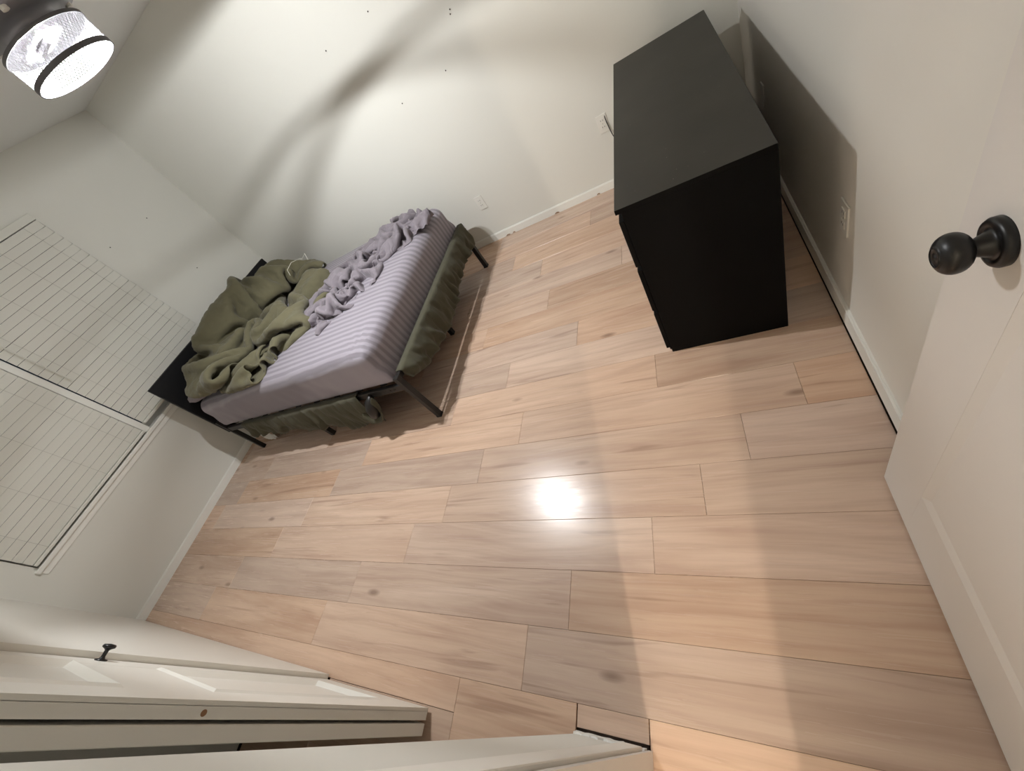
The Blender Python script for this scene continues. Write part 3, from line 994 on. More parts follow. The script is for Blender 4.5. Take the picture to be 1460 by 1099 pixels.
DUVET = (
-3739,1847,677,-8,-34,-7,1,5,34,6,34,1,-2,12,-43,1,-31,21,3,19,7,-3,-25,-28,-2,14,-18,2,-14,36,0,-6,35,0,-11,30,0,-7,33,9,-14,-34,-14,-26,-4,-4,-32,3,-4,-36,1,-1,-49,2,3,-39,5,5,-50,3,
8,-37,5,17,-44,8,18,-34,6,25,-38,6,23,-29,2,28,-32,1,26,-27,-1,31,-26,-4,29,-20,-5,35,-18,-9,32,-10,-11,36,-1,-17,31,10,-16,36,15,-10,33,8,-6,39,3,-3,35,0,1,35,-4,2,35,3,6,28,18,10,
33,9,1,31,14,2,31,16,1,31,17,9,10,28,22,-4,32,25,-16,32,-5,-14,28,-19,-5,18,-28,-13,26,-20,-15,25,-21,6,-2,-38,28,-24,-1,26,-15,0,27,-19,0,27,-18,0,28,-21,0,28,-8,23,15,25,17,3,36,1,
2,34,0,-4,35,0,14,28,15,30,13,9,35,6,1,-912,238,-69,4,-25,2,0,23,22,-6,-30,-1,6,20,-16,0,-14,-5,-4,36,-4,-3,7,0,5,-11,26,4,18,23,3,-27,31,20,-12,28,6,-14,32,-1,-35,-11,-17,-30,-2,
-6,-32,4,-10,-37,5,-1,-38,2,-1,-40,1,17,-35,-3,13,-38,0,16,-37,2,20,-36,3,23,-33,4,24,-30,3,25,-30,1,26,-27,-1,28,-24,-1,29,-21,-3,30,-17,-4,33,-14,-7,32,-7,-12,32,1,-13,34,-1,-9,32,13,-5,
35,6,-3,34,-4,0,35,-3,2,33,-8,1,36,2,-2,33,8,-4,36,16,3,27,21,9,20,26,17,-7,31,17,-16,32,5,-15,30,-10,-7,22,-29,-10,20,-24,-15,29,-13,-12,21,-23,12,-10,-35,28,-22,0,27,-16,0,27,-18,0,
29,-20,0,28,-17,20,21,11,27,9,33,9,3,35,-6,1,33,5,14,28,18,29,15,12,35,6,1,34,1,-5,-917,284,-81,3,-35,34,-1,6,-36,3,-4,45,-5,-10,14,-4,-8,-25,8,47,-3,-2,-29,-30,2,1,49,0,10,23,
1,38,3,3,-15,33,-1,-25,26,-4,-39,8,0,-33,10,-1,-35,6,-1,-40,7,-1,-41,4,4,-36,-2,10,-39,-1,19,-33,-2,27,-29,-4,23,-30,-3,24,-31,-2,24,-28,-2,26,-29,-1,25,-26,1,24,-25,3,26,-23,3,30,-14,-9,
31,-14,-5,31,-10,-6,33,-12,-3,31,-9,-7,34,0,-5,30,16,-4,32,-11,2,34,-4,1,34,-11,0,34,-3,-3,36,6,-3,37,10,-2,28,22,8,-4,36,16,-19,29,0,-16,31,-6,-13,26,-18,-9,23,-24,-9,21,-24,-16,28,-11,
-9,18,-26,21,-18,-29,26,-21,0,27,-16,0,28,-19,0,30,-19,13,22,1,27,14,25,20,10,33,3,4,34,5,17,22,19,31,11,12,34,5,-5,31,6,-11,33,2,10,-918,291,-95,3,27,37,-7,-5,-40,5,2,26,1,-16,14,
-3,-29,-25,3,16,27,-5,-23,-38,-4,4,37,9,32,-13,15,6,12,12,4,40,6,-17,37,-8,-23,44,-12,-29,24,-15,-43,11,-1,-41,5,2,-43,2,8,-36,0,11,-39,0,15,-35,-2,22,-32,-4,26,-28,-4,29,-24,-3,25,-27,-3,
22,-29,1,23,-28,2,30,-19,-2,32,-12,-8,28,-10,-18,31,-14,-3,31,-14,-1,29,-7,-18,31,-8,-9,25,-7,23,33,-6,6,34,2,-4,32,-8,3,33,-11,3,34,-5,-1,32,-9,-1,40,0,-4,13,32,-2,-21,28,-16,-12,26,-15,
-20,29,6,-15,29,-11,-6,18,-30,-10,21,-22,-17,30,-10,-3,10,-30,26,-22,-21,25,-19,0,28,-17,0,29,-20,4,24,-4,30,16,22,20,12,30,8,11,27,17,25,13,22,34,5,6,33,7,-8,26,10,-21,32,6,-9,29,-4,18,
-918,304,-67,6,20,13,-3,-7,-35,-1,-9,14,-2,28,-15,4,-26,-1,-3,34,0,-1,-15,-26,4,-15,52,3,6,-27,6,7,1,10,-5,52,12,-14,42,10,-18,41,0,-25,31,-6,-28,27,-4,-38,11,-3,-40,10,4,-37,6,8,-34,3,
10,-36,3,14,-35,1,20,-32,-2,24,-29,-3,26,-25,-1,28,-24,-2,32,-16,-6,29,-7,-18,29,-11,-16,31,-12,-11,31,-14,-3,31,-13,-5,29,-9,-13,28,-7,-20,28,-6,19,23,-5,26,33,-7,7,33,-9,6,31,-11,6,33,-6,-2,
34,-14,6,32,2,-9,-17,6,-35,-9,18,-27,-16,27,-11,-19,28,2,-18,29,-4,-6,18,-29,-12,23,-21,-15,29,-11,5,0,-32,27,-22,-14,26,-19,0,29,-19,2,24,-9,29,19,22,19,14,26,15,21,17,20,29,3,20,35,2,2,
33,6,-6,31,9,-13,28,9,-18,30,8,-15,30,-3,17,-921,342,-11,0,18,-64,1,22,17,4,-28,34,-1,32,-12,-7,-50,2,8,13,-25,1,-4,-22,-7,37,19,2,9,-16,2,-36,25,1,-20,26,-1,6,43,9,-22,29,10,-34,20,
19,-27,18,11,-33,15,10,-27,18,6,-38,15,7,-29,14,8,-33,12,10,-33,8,14,-32,6,18,-31,3,26,-25,-2,30,-19,-8,30,-8,-17,30,-9,-14,30,-11,-14,29,-11,-13,30,-11,-12,30,-13,-6,30,-9,-12,25,-6,-22,31,-9,11,
21,-1,27,29,-7,17,32,-8,8,33,-9,4,30,-11,14,34,-8,-1,20,0,-27,-30,-10,-18,-20,-7,-28,-14,15,-24,-18,28,0,-18,27,-8,-8,23,-26,-14,26,-13,-11,23,-23,11,-8,-30,28,-22,-9,27,-21,7,29,-11,23,16,21,20,
21,15,19,26,5,22,33,2,6,36,2,-1,34,2,3,32,8,-11,32,8,-11,30,9,-14,27,9,-19,33,4,2,-925,393,-23,-3,-32,-2,5,48,34,-1,-38,17,0,4,-63,-3,10,-12,4,26,38,-5,-48,-4,6,28,10,0,-9,-49,
-1,-15,7,9,22,19,7,-4,45,10,-35,30,15,-32,21,11,-37,13,9,-35,10,5,-26,16,4,-40,18,8,-27,14,14,-30,11,15,-26,12,19,-25,13,19,-21,15,24,-22,11,26,-21,6,29,-20,-6,30,-14,-13,30,-9,-14,30,-7,-15,
29,-6,-15,27,-1,-20,26,-8,-19,25,-5,-23,32,-9,4,24,-4,23,25,-4,22,31,-7,15,33,-10,3,29,-9,15,33,-8,-6,-2,-6,-36,-32,-12,-4,-27,-18,-13,-21,-9,-26,-12,14,-26,-19,29,-8,-12,24,-19,-13,27,-12,-10,21,-27,
20,-17,-20,29,-12,16,27,-20,3,24,7,18,22,7,25,32,-1,12,34,2,-1,31,10,-12,36,0,2,33,4,-3,34,3,-3,28,13,-16,31,8,-13,34,2,-2,34,4,3,-921,421,23,-15,-26,-5,5,21,-46,-6,-28,14,10,25,29,
-5,-20,-49,-2,31,-11,3,-22,2,-7,-14,52,6,18,-22,-1,36,-24,4,-1,42,-5,-52,13,7,-15,20,7,-27,16,12,-34,16,12,-37,11,9,-34,7,-3,-36,27,11,-34,11,19,-31,6,25,-28,6,26,-23,9,30,-14,13,32,-3,15,
30,-7,17,30,-14,14,29,-21,4,31,-17,-6,32,-11,-14,31,-10,-14,27,1,-23,26,-2,-23,15,10,-30,29,-8,-17,30,-9,17,22,0,25,28,-3,20,32,-9,11,31,-8,11,27,-12,-19,-23,-13,-23,-29,-11,-13,-30,-15,-3,-28,-16,-11,
-21,-13,-25,-12,9,-29,-12,29,-17,-17,28,-9,-1,14,-31,28,-20,0,27,-14,4,24,-4,23,30,-5,14,34,-1,1,30,11,-10,33,9,-7,32,3,-6,34,3,-3,34,4,-2,33,3,-3,34,1,0,34,3,2,31,8,13,30,10,13,
-930,424,-47,3,40,11,6,-19,24,-7,-26,17,-8,-4,-18,9,46,-18,-1,-11,-19,-1,-21,14,-6,-22,-25,6,22,-8,5,13,33,10,-1,39,-14,-19,23,-1,-28,19,0,-33,12,-1,-34,1,7,-35,-5,11,-38,-2,14,-34,7,23,-26,9,
25,-25,8,28,-24,7,26,-23,8,28,-24,13,29,-17,16,34,-4,17,33,6,12,32,-2,17,31,-11,15,34,-17,-1,31,-12,-12,30,-5,-19,26,-1,-24,17,6,-29,15,9,-31,34,-12,-3,22,1,26,27,-2,21,30,-7,16,33,-8,6,
12,-17,-27,-32,-11,-13,-32,-10,-3,-30,-16,-8,-28,-16,-11,-27,-18,-14,-24,-13,-24,-9,2,-33,-7,25,-17,8,9,-27,24,-19,12,29,-13,9,30,-7,12,32,7,-12,33,5,-2,33,5,-4,35,2,-2,34,2,4,34,0,0,34,2,5,
33,3,5,33,8,11,27,16,14,24,20,14,29,14,12,-913,419,-99,-3,22,-3,-1,-23,24,5,38,18,-1,-29,-28,-4,17,-14,1,-33,7,3,8,-6,-3,23,-1,6,-11,22,-2,26,41,-1,-10,37,8,-18,29,-8,-28,29,-1,-39,5,
-1,-40,0,12,-32,-3,10,-33,-2,28,-13,-21,24,-24,7,26,-24,7,27,-25,6,26,-23,4,28,-27,4,27,-24,4,31,-26,8,29,-14,19,36,4,14,31,16,9,32,4,16,33,-9,8,34,-10,-11,27,-4,-22,21,3,-28,9,13,-32,
24,-5,-22,32,-9,9,24,2,25,27,-1,21,33,-13,-4,-4,-20,-26,-35,-5,-3,-31,-13,-9,-27,-17,-11,-28,-18,-13,-29,-13,-10,-33,-11,-9,-23,-10,-26,-7,-3,-37,23,-11,-26,31,-15,4,32,-14,9,33,-6,5,36,-4,6,32,2,6,
33,8,3,33,4,5,32,6,9,31,7,11,31,8,9,32,10,8,29,11,12,31,11,12,32,9,10,32,8,7,-916,457,-89,2,21,-4,0,-18,23,-3,9,-53,-7,-36,12,9,13,-13,-6,-1,41,6,30,-11,-4,22,-34,4,-14,26,
-2,-37,40,2,-13,31,1,-15,29,28,-7,33,-5,-22,25,-12,-35,15,8,-35,-5,18,-27,-9,32,-4,-18,26,-14,-14,24,-26,6,28,-24,4,26,-24,5,28,-26,3,26,-24,4,31,-26,3,28,-24,1,32,-19,6,32,-2,18,31,21,6,
24,21,9,34,4,12,33,-8,-8,26,-2,-24,12,9,-31,11,6,-33,33,-12,-6,25,1,23,29,-1,18,27,-19,-12,-14,-19,-25,-32,-10,-7,-29,-15,-10,-29,-13,-9,-34,-9,0,-28,-13,-8,-37,-8,-3,-2,-12,-37,-13,0,-35,33,-13,-17,
31,-18,0,29,-19,0,30,-16,0,31,-18,0,31,-15,9,33,-7,18,32,2,16,32,6,13,32,7,12,32,9,12,32,10,11,33,10,7,32,11,3,33,11,1,32,12,1,-931,510,-100,5,-28,-5,-11,-24,19,10,14,-19,-2,9,51,
3,22,-23,2,-10,-32,-1,27,50,-2,23,-34,10,-30,32,9,-18,26,7,-22,27,6,-30,15,5,-37,23,6,-20,28,7,-4,38,-6,-29,22,16,-31,-12,32,1,-21,27,-4,-18,28,-18,-13,24,-25,4,26,-24,4,27,-25,3,27,-24,3,
28,-25,3,29,-22,1,34,-22,-2,29,-20,-5,34,0,10,25,24,6,17,30,6,29,12,14,36,-3,-4,23,-4,-26,6,12,-34,22,-4,-25,32,-11,9,29,2,19,18,-23,-20,-23,-16,-19,-32,-10,-7,-31,-12,-8,-30,-10,-1,-34,-9,-2,
-16,-20,-20,-33,-4,8,-3,-6,-31,-7,2,-38,34,-17,-5,30,-20,0,31,-18,0,30,-20,0,32,-14,0,30,-17,0,31,-19,0,31,-16,10,32,-7,17,31,1,16,32,8,13,32,10,10,27,21,-1,30,17,1,29,19,1,30,16,1,
-926,480,-70,0,-15,17,-3,2,40,7,14,-30,-1,31,12,-5,6,-51,2,7,7,3,16,45,4,9,23,14,-30,15,10,-28,22,12,-28,26,11,-34,14,13,-34,10,14,-20,15,-2,-21,27,-2,-8,36,4,-33,11,26,-19,-23,28,8,-15,
31,1,-13,30,-12,-15,25,-23,-3,26,-25,3,26,-23,3,27,-24,1,28,-21,0,31,-20,-3,31,-16,-7,29,-17,-14,30,7,3,20,27,9,15,29,9,28,16,13,35,-3,-4,23,-5,-27,8,9,-33,28,-12,-14,33,-4,15,3,-24,-25,
-31,-10,-11,-32,-7,-1,-32,-11,-6,-31,-9,5,-20,-17,-19,-22,-18,-18,-24,2,26,-4,-8,-35,9,0,-32,29,-14,-6,31,-21,0,29,-21,0,32,-19,0,30,-15,0,31,-16,0,31,-19,0,30,-15,0,31,-17,0,30,-14,10,32,-7,16,
31,1,14,31,15,10,26,22,-7,30,18,0,29,18,1,-942,482,-27,4,12,21,4,33,12,-3,-31,-51,-1,-13,14,6,14,-19,3,9,12,1,15,36,-7,14,36,11,12,35,29,-18,18,10,-31,23,10,-28,14,11,-29,14,13,-25,10,
15,-25,13,10,-27,15,-1,-21,27,11,-32,-5,23,-16,-22,33,7,-7,33,7,-8,31,-3,-15,28,-17,-17,25,-24,2,25,-22,1,28,-21,-2,29,-17,-3,29,-17,5,19,-7,-26,21,-8,-26,35,10,4,17,27,12,17,28,13,31,13,11,
36,-4,-3,24,-8,-24,12,2,-33,34,-15,-6,-17,-15,-24,-32,-10,-7,-33,-7,4,-33,-8,7,-33,-12,1,-20,-14,-27,-33,-16,-18,4,2,36,23,-17,-29,1,6,-35,24,-16,-6,31,-20,0,28,-21,15,29,-17,-1,31,-19,-14,31,-16,0,
30,-15,0,31,-18,0,30,-15,0,30,-16,0,31,-16,0,31,-15,7,32,-8,17,29,10,16,29,19,9,29,18,0,-953,549,-27,-2,-18,-24,-1,18,17,1,-33,0,-2,4,31,3,11,-40,4,0,35,17,-2,29,-20,8,31,0,4,32,
24,9,28,21,-11,22,11,-29,15,3,-32,10,12,-27,15,29,-12,12,24,-20,9,18,-31,4,10,-31,4,4,-35,2,30,-10,-15,31,0,-13,32,1,-11,33,10,-10,30,-5,-14,27,-17,-13,26,-21,-6,29,-17,-6,27,-15,15,21,-8,-25,
4,-1,-33,23,-1,-19,32,14,4,23,22,13,24,21,11,33,11,8,36,-4,-2,25,-8,-25,10,-9,-35,-27,-14,-18,-33,-6,6,-34,-8,5,-33,-10,0,-34,-11,-3,-34,-13,-9,-11,-21,-32,22,0,23,32,-18,-6,1,5,-33,22,-12,-11,
29,-20,0,26,-21,21,28,-18,5,30,-16,-8,30,-18,-12,31,-16,-6,29,-12,0,31,-18,0,31,-16,0,31,-16,0,30,-15,0,31,-16,0,31,-14,8,30,-2,20,28,10,17,-975,588,-50,-1,4,-1,2,22,20,2,-51,-16,2,20,29,
1,15,-5,1,3,38,19,-3,26,-2,0,35,-17,-1,32,0,-16,28,13,-18,22,15,-22,19,13,-27,17,16,-27,15,24,-24,11,25,-22,9,29,-19,6,10,-32,6,23,-28,-1,29,-15,-13,32,-9,-13,32,-2,-12,32,2,-12,31,0,-12,
29,-3,-12,29,-8,-13,26,-3,-23,31,-14,9,20,-6,-27,-10,2,-32,10,-2,-33,33,5,-8,31,11,7,32,11,8,30,13,7,30,15,10,34,-4,-15,-4,-8,-35,-31,-9,-11,-33,-11,-1,-33,-9,2,-30,-14,-7,-32,-12,-4,-32,-11,-1,
-8,-17,-30,33,-10,5,26,-1,22,26,-17,-11,13,0,-30,27,-20,0,26,-21,21,26,-18,12,29,-18,-2,30,-13,-12,29,-16,-19,32,-17,0,29,-15,0,31,-16,0,30,-15,0,31,-15,0,30,-15,0,31,-14,0,31,-16,0,30,-12,14,
-997,641,-23,-1,10,-1,3,-35,3,1,-14,1,-1,8,-1,5,24,29,5,6,35,0,-4,36,0,1,35,0,-6,37,2,-15,34,10,-25,31,15,-25,20,19,-28,17,18,-26,14,20,-27,14,23,-25,10,25,-25,8,25,-25,2,27,-21,-9,
27,-9,-20,27,-6,-15,31,0,-12,31,1,-9,32,-1,-12,31,-4,-14,29,-6,-16,27,-7,-16,32,-9,-7,19,-6,-27,-11,2,-32,-5,0,-33,29,3,-17,33,8,-2,33,8,2,32,7,4,30,9,6,35,12,0,-8,-7,-35,-34,-12,-9,
-32,-11,-4,-33,-11,-2,-33,-11,1,-33,-11,6,-26,-13,-14,12,-17,-29,31,-15,1,27,-4,19,29,-10,14,19,-3,-29,25,-17,-5,27,-21,17,24,-17,15,28,-18,6,30,-16,-9,29,-14,-12,30,-15,-17,31,-17,0,29,-13,0,31,-16,0,
30,-15,0,30,-15,0,31,-15,0,30,-14,0,31,-16,0,-1013,782,-12,-1,-42,0,-1,-39,0,0,-38,1,1,-28,3,7,7,35,10,3,34,13,-11,34,13,-15,32,4,-17,34,1,-11,34,9,-12,34,13,-23,23,15,-24,21,17,-26,17,
17,-25,17,22,-25,10,25,-23,7,26,-24,-2,22,-16,-19,9,-8,-32,19,-14,-25,30,-6,-16,35,8,-5,32,1,-9,33,-2,-10,32,-4,-12,27,-10,-20,34,0,6,25,-4,-21,-4,-2,-34,-20,0,-28,21,2,-24,34,7,4,33,8,0,
32,8,5,29,3,18,31,13,-12,-13,-4,-33,-29,-11,-14,-32,-12,-3,-33,-11,-1,-32,-10,0,-35,-13,2,-15,-14,-27,29,-16,-12,30,-14,0,31,-13,1,26,0,25,28,-17,-1,21,-7,-25,30,-25,8,22,-15,21,27,-17,12,28,-15,-5,
30,-17,-8,29,-12,-10,31,-18,-18,31,-14,0,28,-13,0,30,-15,0,30,-14,0,30,-15,0,31,-15,0,30,-15,0,-1025,829,-11,0,-4,0,-5,-92,-30,0,-79,29,2,5,12,7,-6,33,12,-7,37,14,-12,38,13,-16,32,15,-21,31,
13,-21,28,14,-20,26,14,-20,24,15,-21,22,13,-21,22,11,-21,25,22,-24,10,26,-22,-6,25,-23,3,21,-17,-21,6,-5,-34,11,-11,-30,13,-11,-31,32,-7,-16,33,1,-8,33,1,-10,32,2,-8,35,3,-5,32,1,15,29,-2,-18,
-3,-2,-34,-25,-2,-23,15,1,-27,35,7,2,33,7,4,26,0,22,32,6,14,25,14,-20,-14,-4,-33,-26,-7,-19,-31,-12,-7,-32,-11,0,-32,-10,1,-32,-13,-6,5,-15,-33,31,-16,0,32,-13,0,30,-14,0,30,-12,3,28,-7,18,
26,-11,-9,33,-19,-6,18,-17,24,21,-18,19,30,-15,-11,28,-13,-13,29,-14,-10,28,-13,-15,30,-16,0,29,-14,0,32,-15,0,29,-15,0,31,-15,0,31,-15,0,30,-15,8,-1029,890,-12,-5,-29,-3,-5,-46,-3,-4,-87,-2,4,-41,28,
9,-20,36,11,-18,33,15,-16,38,14,-18,31,14,-20,33,14,-20,28,15,-21,29,14,-22,25,17,-22,24,18,-22,19,19,-23,16,21,-24,11,26,-22,-3,26,-20,-10,20,-17,-22,13,-12,-29,7,-7,-33,0,-2,-34,15,-8,-32,35,3,-3,
34,2,-2,33,3,-6,34,2,-4,32,2,15,30,1,-18,-3,-3,-34,-28,-4,-20,13,1,-29,35,4,1,30,5,17,23,-1,25,33,7,9,24,12,-23,-15,-1,-33,-30,-14,-6,-27,-5,-20,-32,-10,-9,-32,-9,2,-25,-14,-21,26,-17,-17,
31,-14,0,32,-14,0,29,-13,0,31,-13,0,29,-15,0,30,-13,0,29,-16,10,14,-12,29,29,-18,9,19,-14,-25,25,-16,-18,31,-13,-5,32,-13,0,32,-13,0,30,-15,0,31,-15,0,31,-14,0,29,-16,10,24,-21,14,21,-23,15,
-1023,895,-40,-6,-29,-4,-7,-66,1,2,-56,25,3,-34,15,11,-26,37,11,-20,31,16,-18,38,13,-19,30,15,-21,34,13,-20,28,16,-22,29,16,-22,25,18,-23,24,20,-23,20,23,-24,15,25,-23,5,27,-21,-7,24,-19,-18,21,-16,-22,
13,-12,-30,10,-11,-31,4,-5,-32,-12,6,-35,34,4,-7,33,2,5,31,2,-13,34,3,-1,31,2,15,29,2,-19,-6,-3,-34,-26,-6,-20,13,1,-31,33,3,12,24,1,23,26,0,22,33,8,7,23,13,-25,-15,-2,-32,-32,-14,-5,
-28,-7,-16,-31,-7,-17,-32,-9,-10,-2,-15,-31,32,-18,0,31,-13,0,31,-14,0,30,-13,0,30,-14,0,29,-15,0,26,-14,17,27,-14,8,26,-16,13,27,-18,11,23,-16,-19,16,-9,-30,31,-14,0,33,-14,0,31,-13,0,32,-15,0,
30,-15,8,24,-21,15,14,-26,18,17,-26,14,21,-23,15,-1008,874,-51,-2,-32,12,-4,-39,-1,3,-38,19,5,-32,22,11,-26,30,11,-22,28,15,-20,35,12,-20,29,16,-21,33,13,-21,28,17,-23,29,17,-22,24,20,-24,24,22,-22,18,
26,-24,12,28,-22,-1,28,-20,-13,23,-18,-18,19,-15,-26,11,-11,-31,15,-14,-28,-2,-3,-34,-26,9,-22,27,6,-22,33,2,2,32,3,-11,32,4,6,32,3,14,27,3,-22,-12,-5,-31,-22,-5,-26,15,-3,-26,34,2,17,21,2,26,
24,1,24,34,6,5,21,12,-26,-16,-1,-32,-32,-13,-6,-26,-6,-21,-28,-7,-17,-22,-6,-26,15,-24,-16,30,-17,0,30,-11,0,31,-13,0,29,-14,0,30,-16,0,29,-14,0,29,-19,0,27,-20,2,27,-18,11,22,-4,27,28,-20,-5,
13,-4,-33,29,-18,-2,33,-12,0,31,-13,9,26,-19,12,21,-21,15,19,-25,19,19,-23,16,26,-21,10,27,-19,7,-1015,861,-44,-2,-36,11,-2,-35,10,4,-32,16,6,-28,19,11,-25,28,11,-21,26,14,-21,33,12,-20,28,16,-21,33,
14,-21,26,18,-23,29,18,-22,23,23,-24,22,23,-23,15,30,-22,6,28,-21,-7,26,-19,-16,23,-18,-20,14,-13,-30,14,-13,-28,16,-13,-28,-7,0,-33,-31,7,-12,9,7,-34,35,3,-3,34,4,-6,29,4,18,34,5,6,25,2,-24,
-17,-5,-29,-13,-4,-33,24,-4,-23,22,1,30,18,1,28,25,1,23,34,6,6,18,11,-28,-19,-4,-28,-31,-13,-10,-24,-3,-24,-13,-3,-32,-1,-15,-30,16,-28,-2,20,-16,21,30,-7,-17,30,-11,-4,29,-17,0,34,-13,0,28,-17,0,
31,-20,0,26,-16,0,28,-21,1,20,-5,27,28,-16,11,16,-7,-31,27,-16,-8,21,-17,25,24,-18,14,28,-18,11,29,-17,10,26,-21,8,26,-23,1,25,-24,-2,25,-24,-1,-1024,853,5,-18,-31,13,10,-32,13,11,-27,14,7,-27,21,
10,-24,25,10,-21,25,13,-21,31,13,-21,26,16,-21,31,15,-22,25,19,-23,27,19,-22,21,24,-23,19,27,-22,10,30,-22,-2,26,-19,-11,26,-19,-17,19,-16,-25,17,-14,-27,16,-14,-27,10,-10,-31,-14,3,-31,-32,8,-8,-5,2,-36,
36,3,-7,31,7,11,31,6,12,34,4,-5,27,4,-21,-3,-7,-34,-13,-3,-32,28,-9,-17,19,2,29,7,5,33,18,2,28,35,1,10,12,8,-31,-23,-7,-23,-15,-4,-28,-9,-8,-30,5,-20,-26,6,-14,-26,4,-29,0,13,-1,34,
30,3,-20,31,-17,-14,31,-12,0,29,-16,0,32,-18,0,26,-20,0,26,-20,0,28,-18,0,27,-18,7,22,-5,25,25,-17,-6,19,-12,-26,23,-13,25,26,-18,9,27,-20,5,25,-25,-1,17,-30,-2,18,-31,-2,19,-29,-2,25,-23,-1,
-1036,874,64,6,-30,18,21,-28,6,7,-27,18,7,-25,21,10,-23,25,10,-22,25,13,-21,29,13,-20,25,16,-22,29,16,-21,24,20,-22,24,21,-22,19,27,-23,14,28,-21,3,29,-21,-8,25,-19,-14,24,-18,-20,13,-15,-29,20,-15,-24,
20,-14,-23,4,-9,-34,-21,6,-26,-32,11,-10,-13,0,-33,33,-1,-15,29,10,14,33,-2,-5,26,-16,-13,22,28,-3,20,-1,-25,-4,-7,-32,27,-8,-15,15,4,29,2,6,33,8,4,37,35,-2,10,-1,0,-37,-1,1,-32,5,-14,-28,
6,-33,-14,3,-22,-25,5,-5,-33,3,-43,0,9,-15,37,22,25,4,30,13,-26,31,-8,-15,25,-22,0,30,-17,0,28,-19,0,27,-19,0,28,-20,0,28,-19,0,25,-10,19,27,-18,10,14,-6,-29,22,-26,0,19,-27,0,18,-27,3,
18,-28,0,19,-29,-2,23,-26,-1,27,-22,0,26,-22,0,-1036,884,120,22,-27,2,11,-26,19,5,-26,21,7,-25,22,10,-23,25,10,-22,24,13,-21,28,13,-21,24,17,-21,26,17,-22,22,22,-22,21,23,-22,15,28,-22,7,28,-20,-4,
26,-21,-12,25,-18,-16,17,-17,-24,18,-15,-26,17,-14,-26,24,-15,-21,2,-8,-34,-28,10,-18,-27,10,-20,-21,2,-28,22,-11,-24,34,5,-1,21,-28,-8,30,-9,-8,10,34,-5,24,23,-9,27,-3,-16,22,-11,-19,20,0,22,0,11,35,
14,8,31,26,-6,21,11,-11,-35,8,-13,-28,10,-22,-23,3,-32,-14,5,-19,-27,7,-17,-26,0,-35,-13,1,-32,23,24,16,21,27,29,0,24,13,-19,26,-2,-23,29,-19,-2,28,-19,0,27,-20,0,28,-20,0,28,-19,0,28,-18,2,
27,-9,21,19,-16,-23,22,-25,0,21,-26,0,18,-27,0,18,-28,0,18,-27,0,22,-25,0,25,-20,3,27,-22,3,-1032,879,114,14,-25,19,5,-26,23,5,-25,23,7,-25,23,9,-22,24,11,-22,24,13,-21,26,14,-21,24,18,-21,24,
19,-21,20,23,-23,17,26,-21,8,28,-22,-1,26,-20,-10,24,-19,-13,21,-18,-20,22,-18,-19,23,-18,-17,18,-14,-27,14,-10,-30,1,-8,-35,-22,4,-25,-27,9,-21,-23,8,-26,-4,-17,-33,33,-14,-6,28,-17,-9,23,-22,-10,14,28,-6,
21,24,-12,28,18,-11,33,8,4,22,-4,25,21,-5,26,18,9,26,26,-7,28,5,-36,0,10,-15,-31,11,-19,-25,8,-25,-23,1,-27,-18,-3,-30,-16,14,-21,-23,0,-32,-14,25,12,26,17,17,21,23,21,-5,28,18,-18,25,6,-19,
27,-20,-8,27,-20,0,28,-20,0,28,-20,0,28,-17,0,28,-14,14,24,-18,-14,23,-25,0,21,-27,0,21,-27,0,17,-29,10,2,-30,15,10,-34,11,25,-23,2,31,-14,1,-1015,889,97,9,-24,23,3,-25,24,6,-25,24,7,-23,23,
9,-23,25,12,-21,24,13,-22,24,16,-21,22,19,-21,22,21,-21,16,24,-22,11,26,-22,1,26,-20,-8,25,-20,-12,22,-19,-16,28,-21,-5,21,-16,-21,15,-14,-28,6,-12,-30,8,-10,-30,11,-6,-31,-7,-10,-33,-26,4,-22,-17,1,-28,
-14,-6,-33,7,-27,-22,31,-19,-8,22,-24,-8,33,1,3,24,24,-6,28,15,-9,34,16,1,29,13,19,21,0,28,23,-2,27,22,-6,25,14,-23,25,-7,-36,-7,4,-24,-25,12,-23,-21,-4,-29,-16,1,-29,-17,6,-30,-21,10,-28,-20,
32,16,-5,18,13,24,25,22,7,26,19,-11,25,24,-5,23,7,-21,27,-15,-15,26,-21,0,26,-19,0,29,-17,0,29,-14,0,29,-21,1,23,-28,6,17,-30,9,14,-30,13,9,-31,12,2,-33,14,11,-30,12,19,-30,7,25,-24,0,
-1007,915,89,16,-24,20,11,-25,20,6,-24,24,7,-24,24,9,-22,24,12,-21,23,15,-22,23,17,-20,21,21,-22,18,24,-21,11,25,-23,3,25,-21,9,26,-24,-4,25,-20,-12,23,-16,-20,21,-15,-23,5,-16,-31,-3,-18,-28,-8,-24,-23,
8,-13,-31,17,11,-28,16,0,-30,2,-15,-30,-12,-20,-24,-10,-11,-29,-12,-6,-37,13,-27,-19,29,-20,-7,34,-17,3,31,0,13,31,16,9,29,16,7,30,14,1,28,9,17,22,-2,27,25,-1,23,20,-16,26,-1,-30,20,-11,-34,-7,
-1,-29,-19,11,-25,-22,2,-29,-18,5,-28,-20,11,-28,-20,27,0,-16,25,21,11,25,19,10,25,22,-9,25,23,5,23,20,-3,28,10,-25,25,-18,-20,26,-14,0,19,-17,23,20,-25,9,19,-28,4,15,-28,4,14,-31,7,13,-29,12,
17,-27,14,20,-27,13,21,-27,5,20,-28,5,23,-26,3,-1040,909,93,21,-19,19,20,-20,20,16,-23,21,13,-23,20,14,-21,22,13,-22,22,15,-21,20,19,-21,18,23,-22,12,25,-22,4,25,-22,-4,23,-22,13,26,-22,5,21,-17,-23,
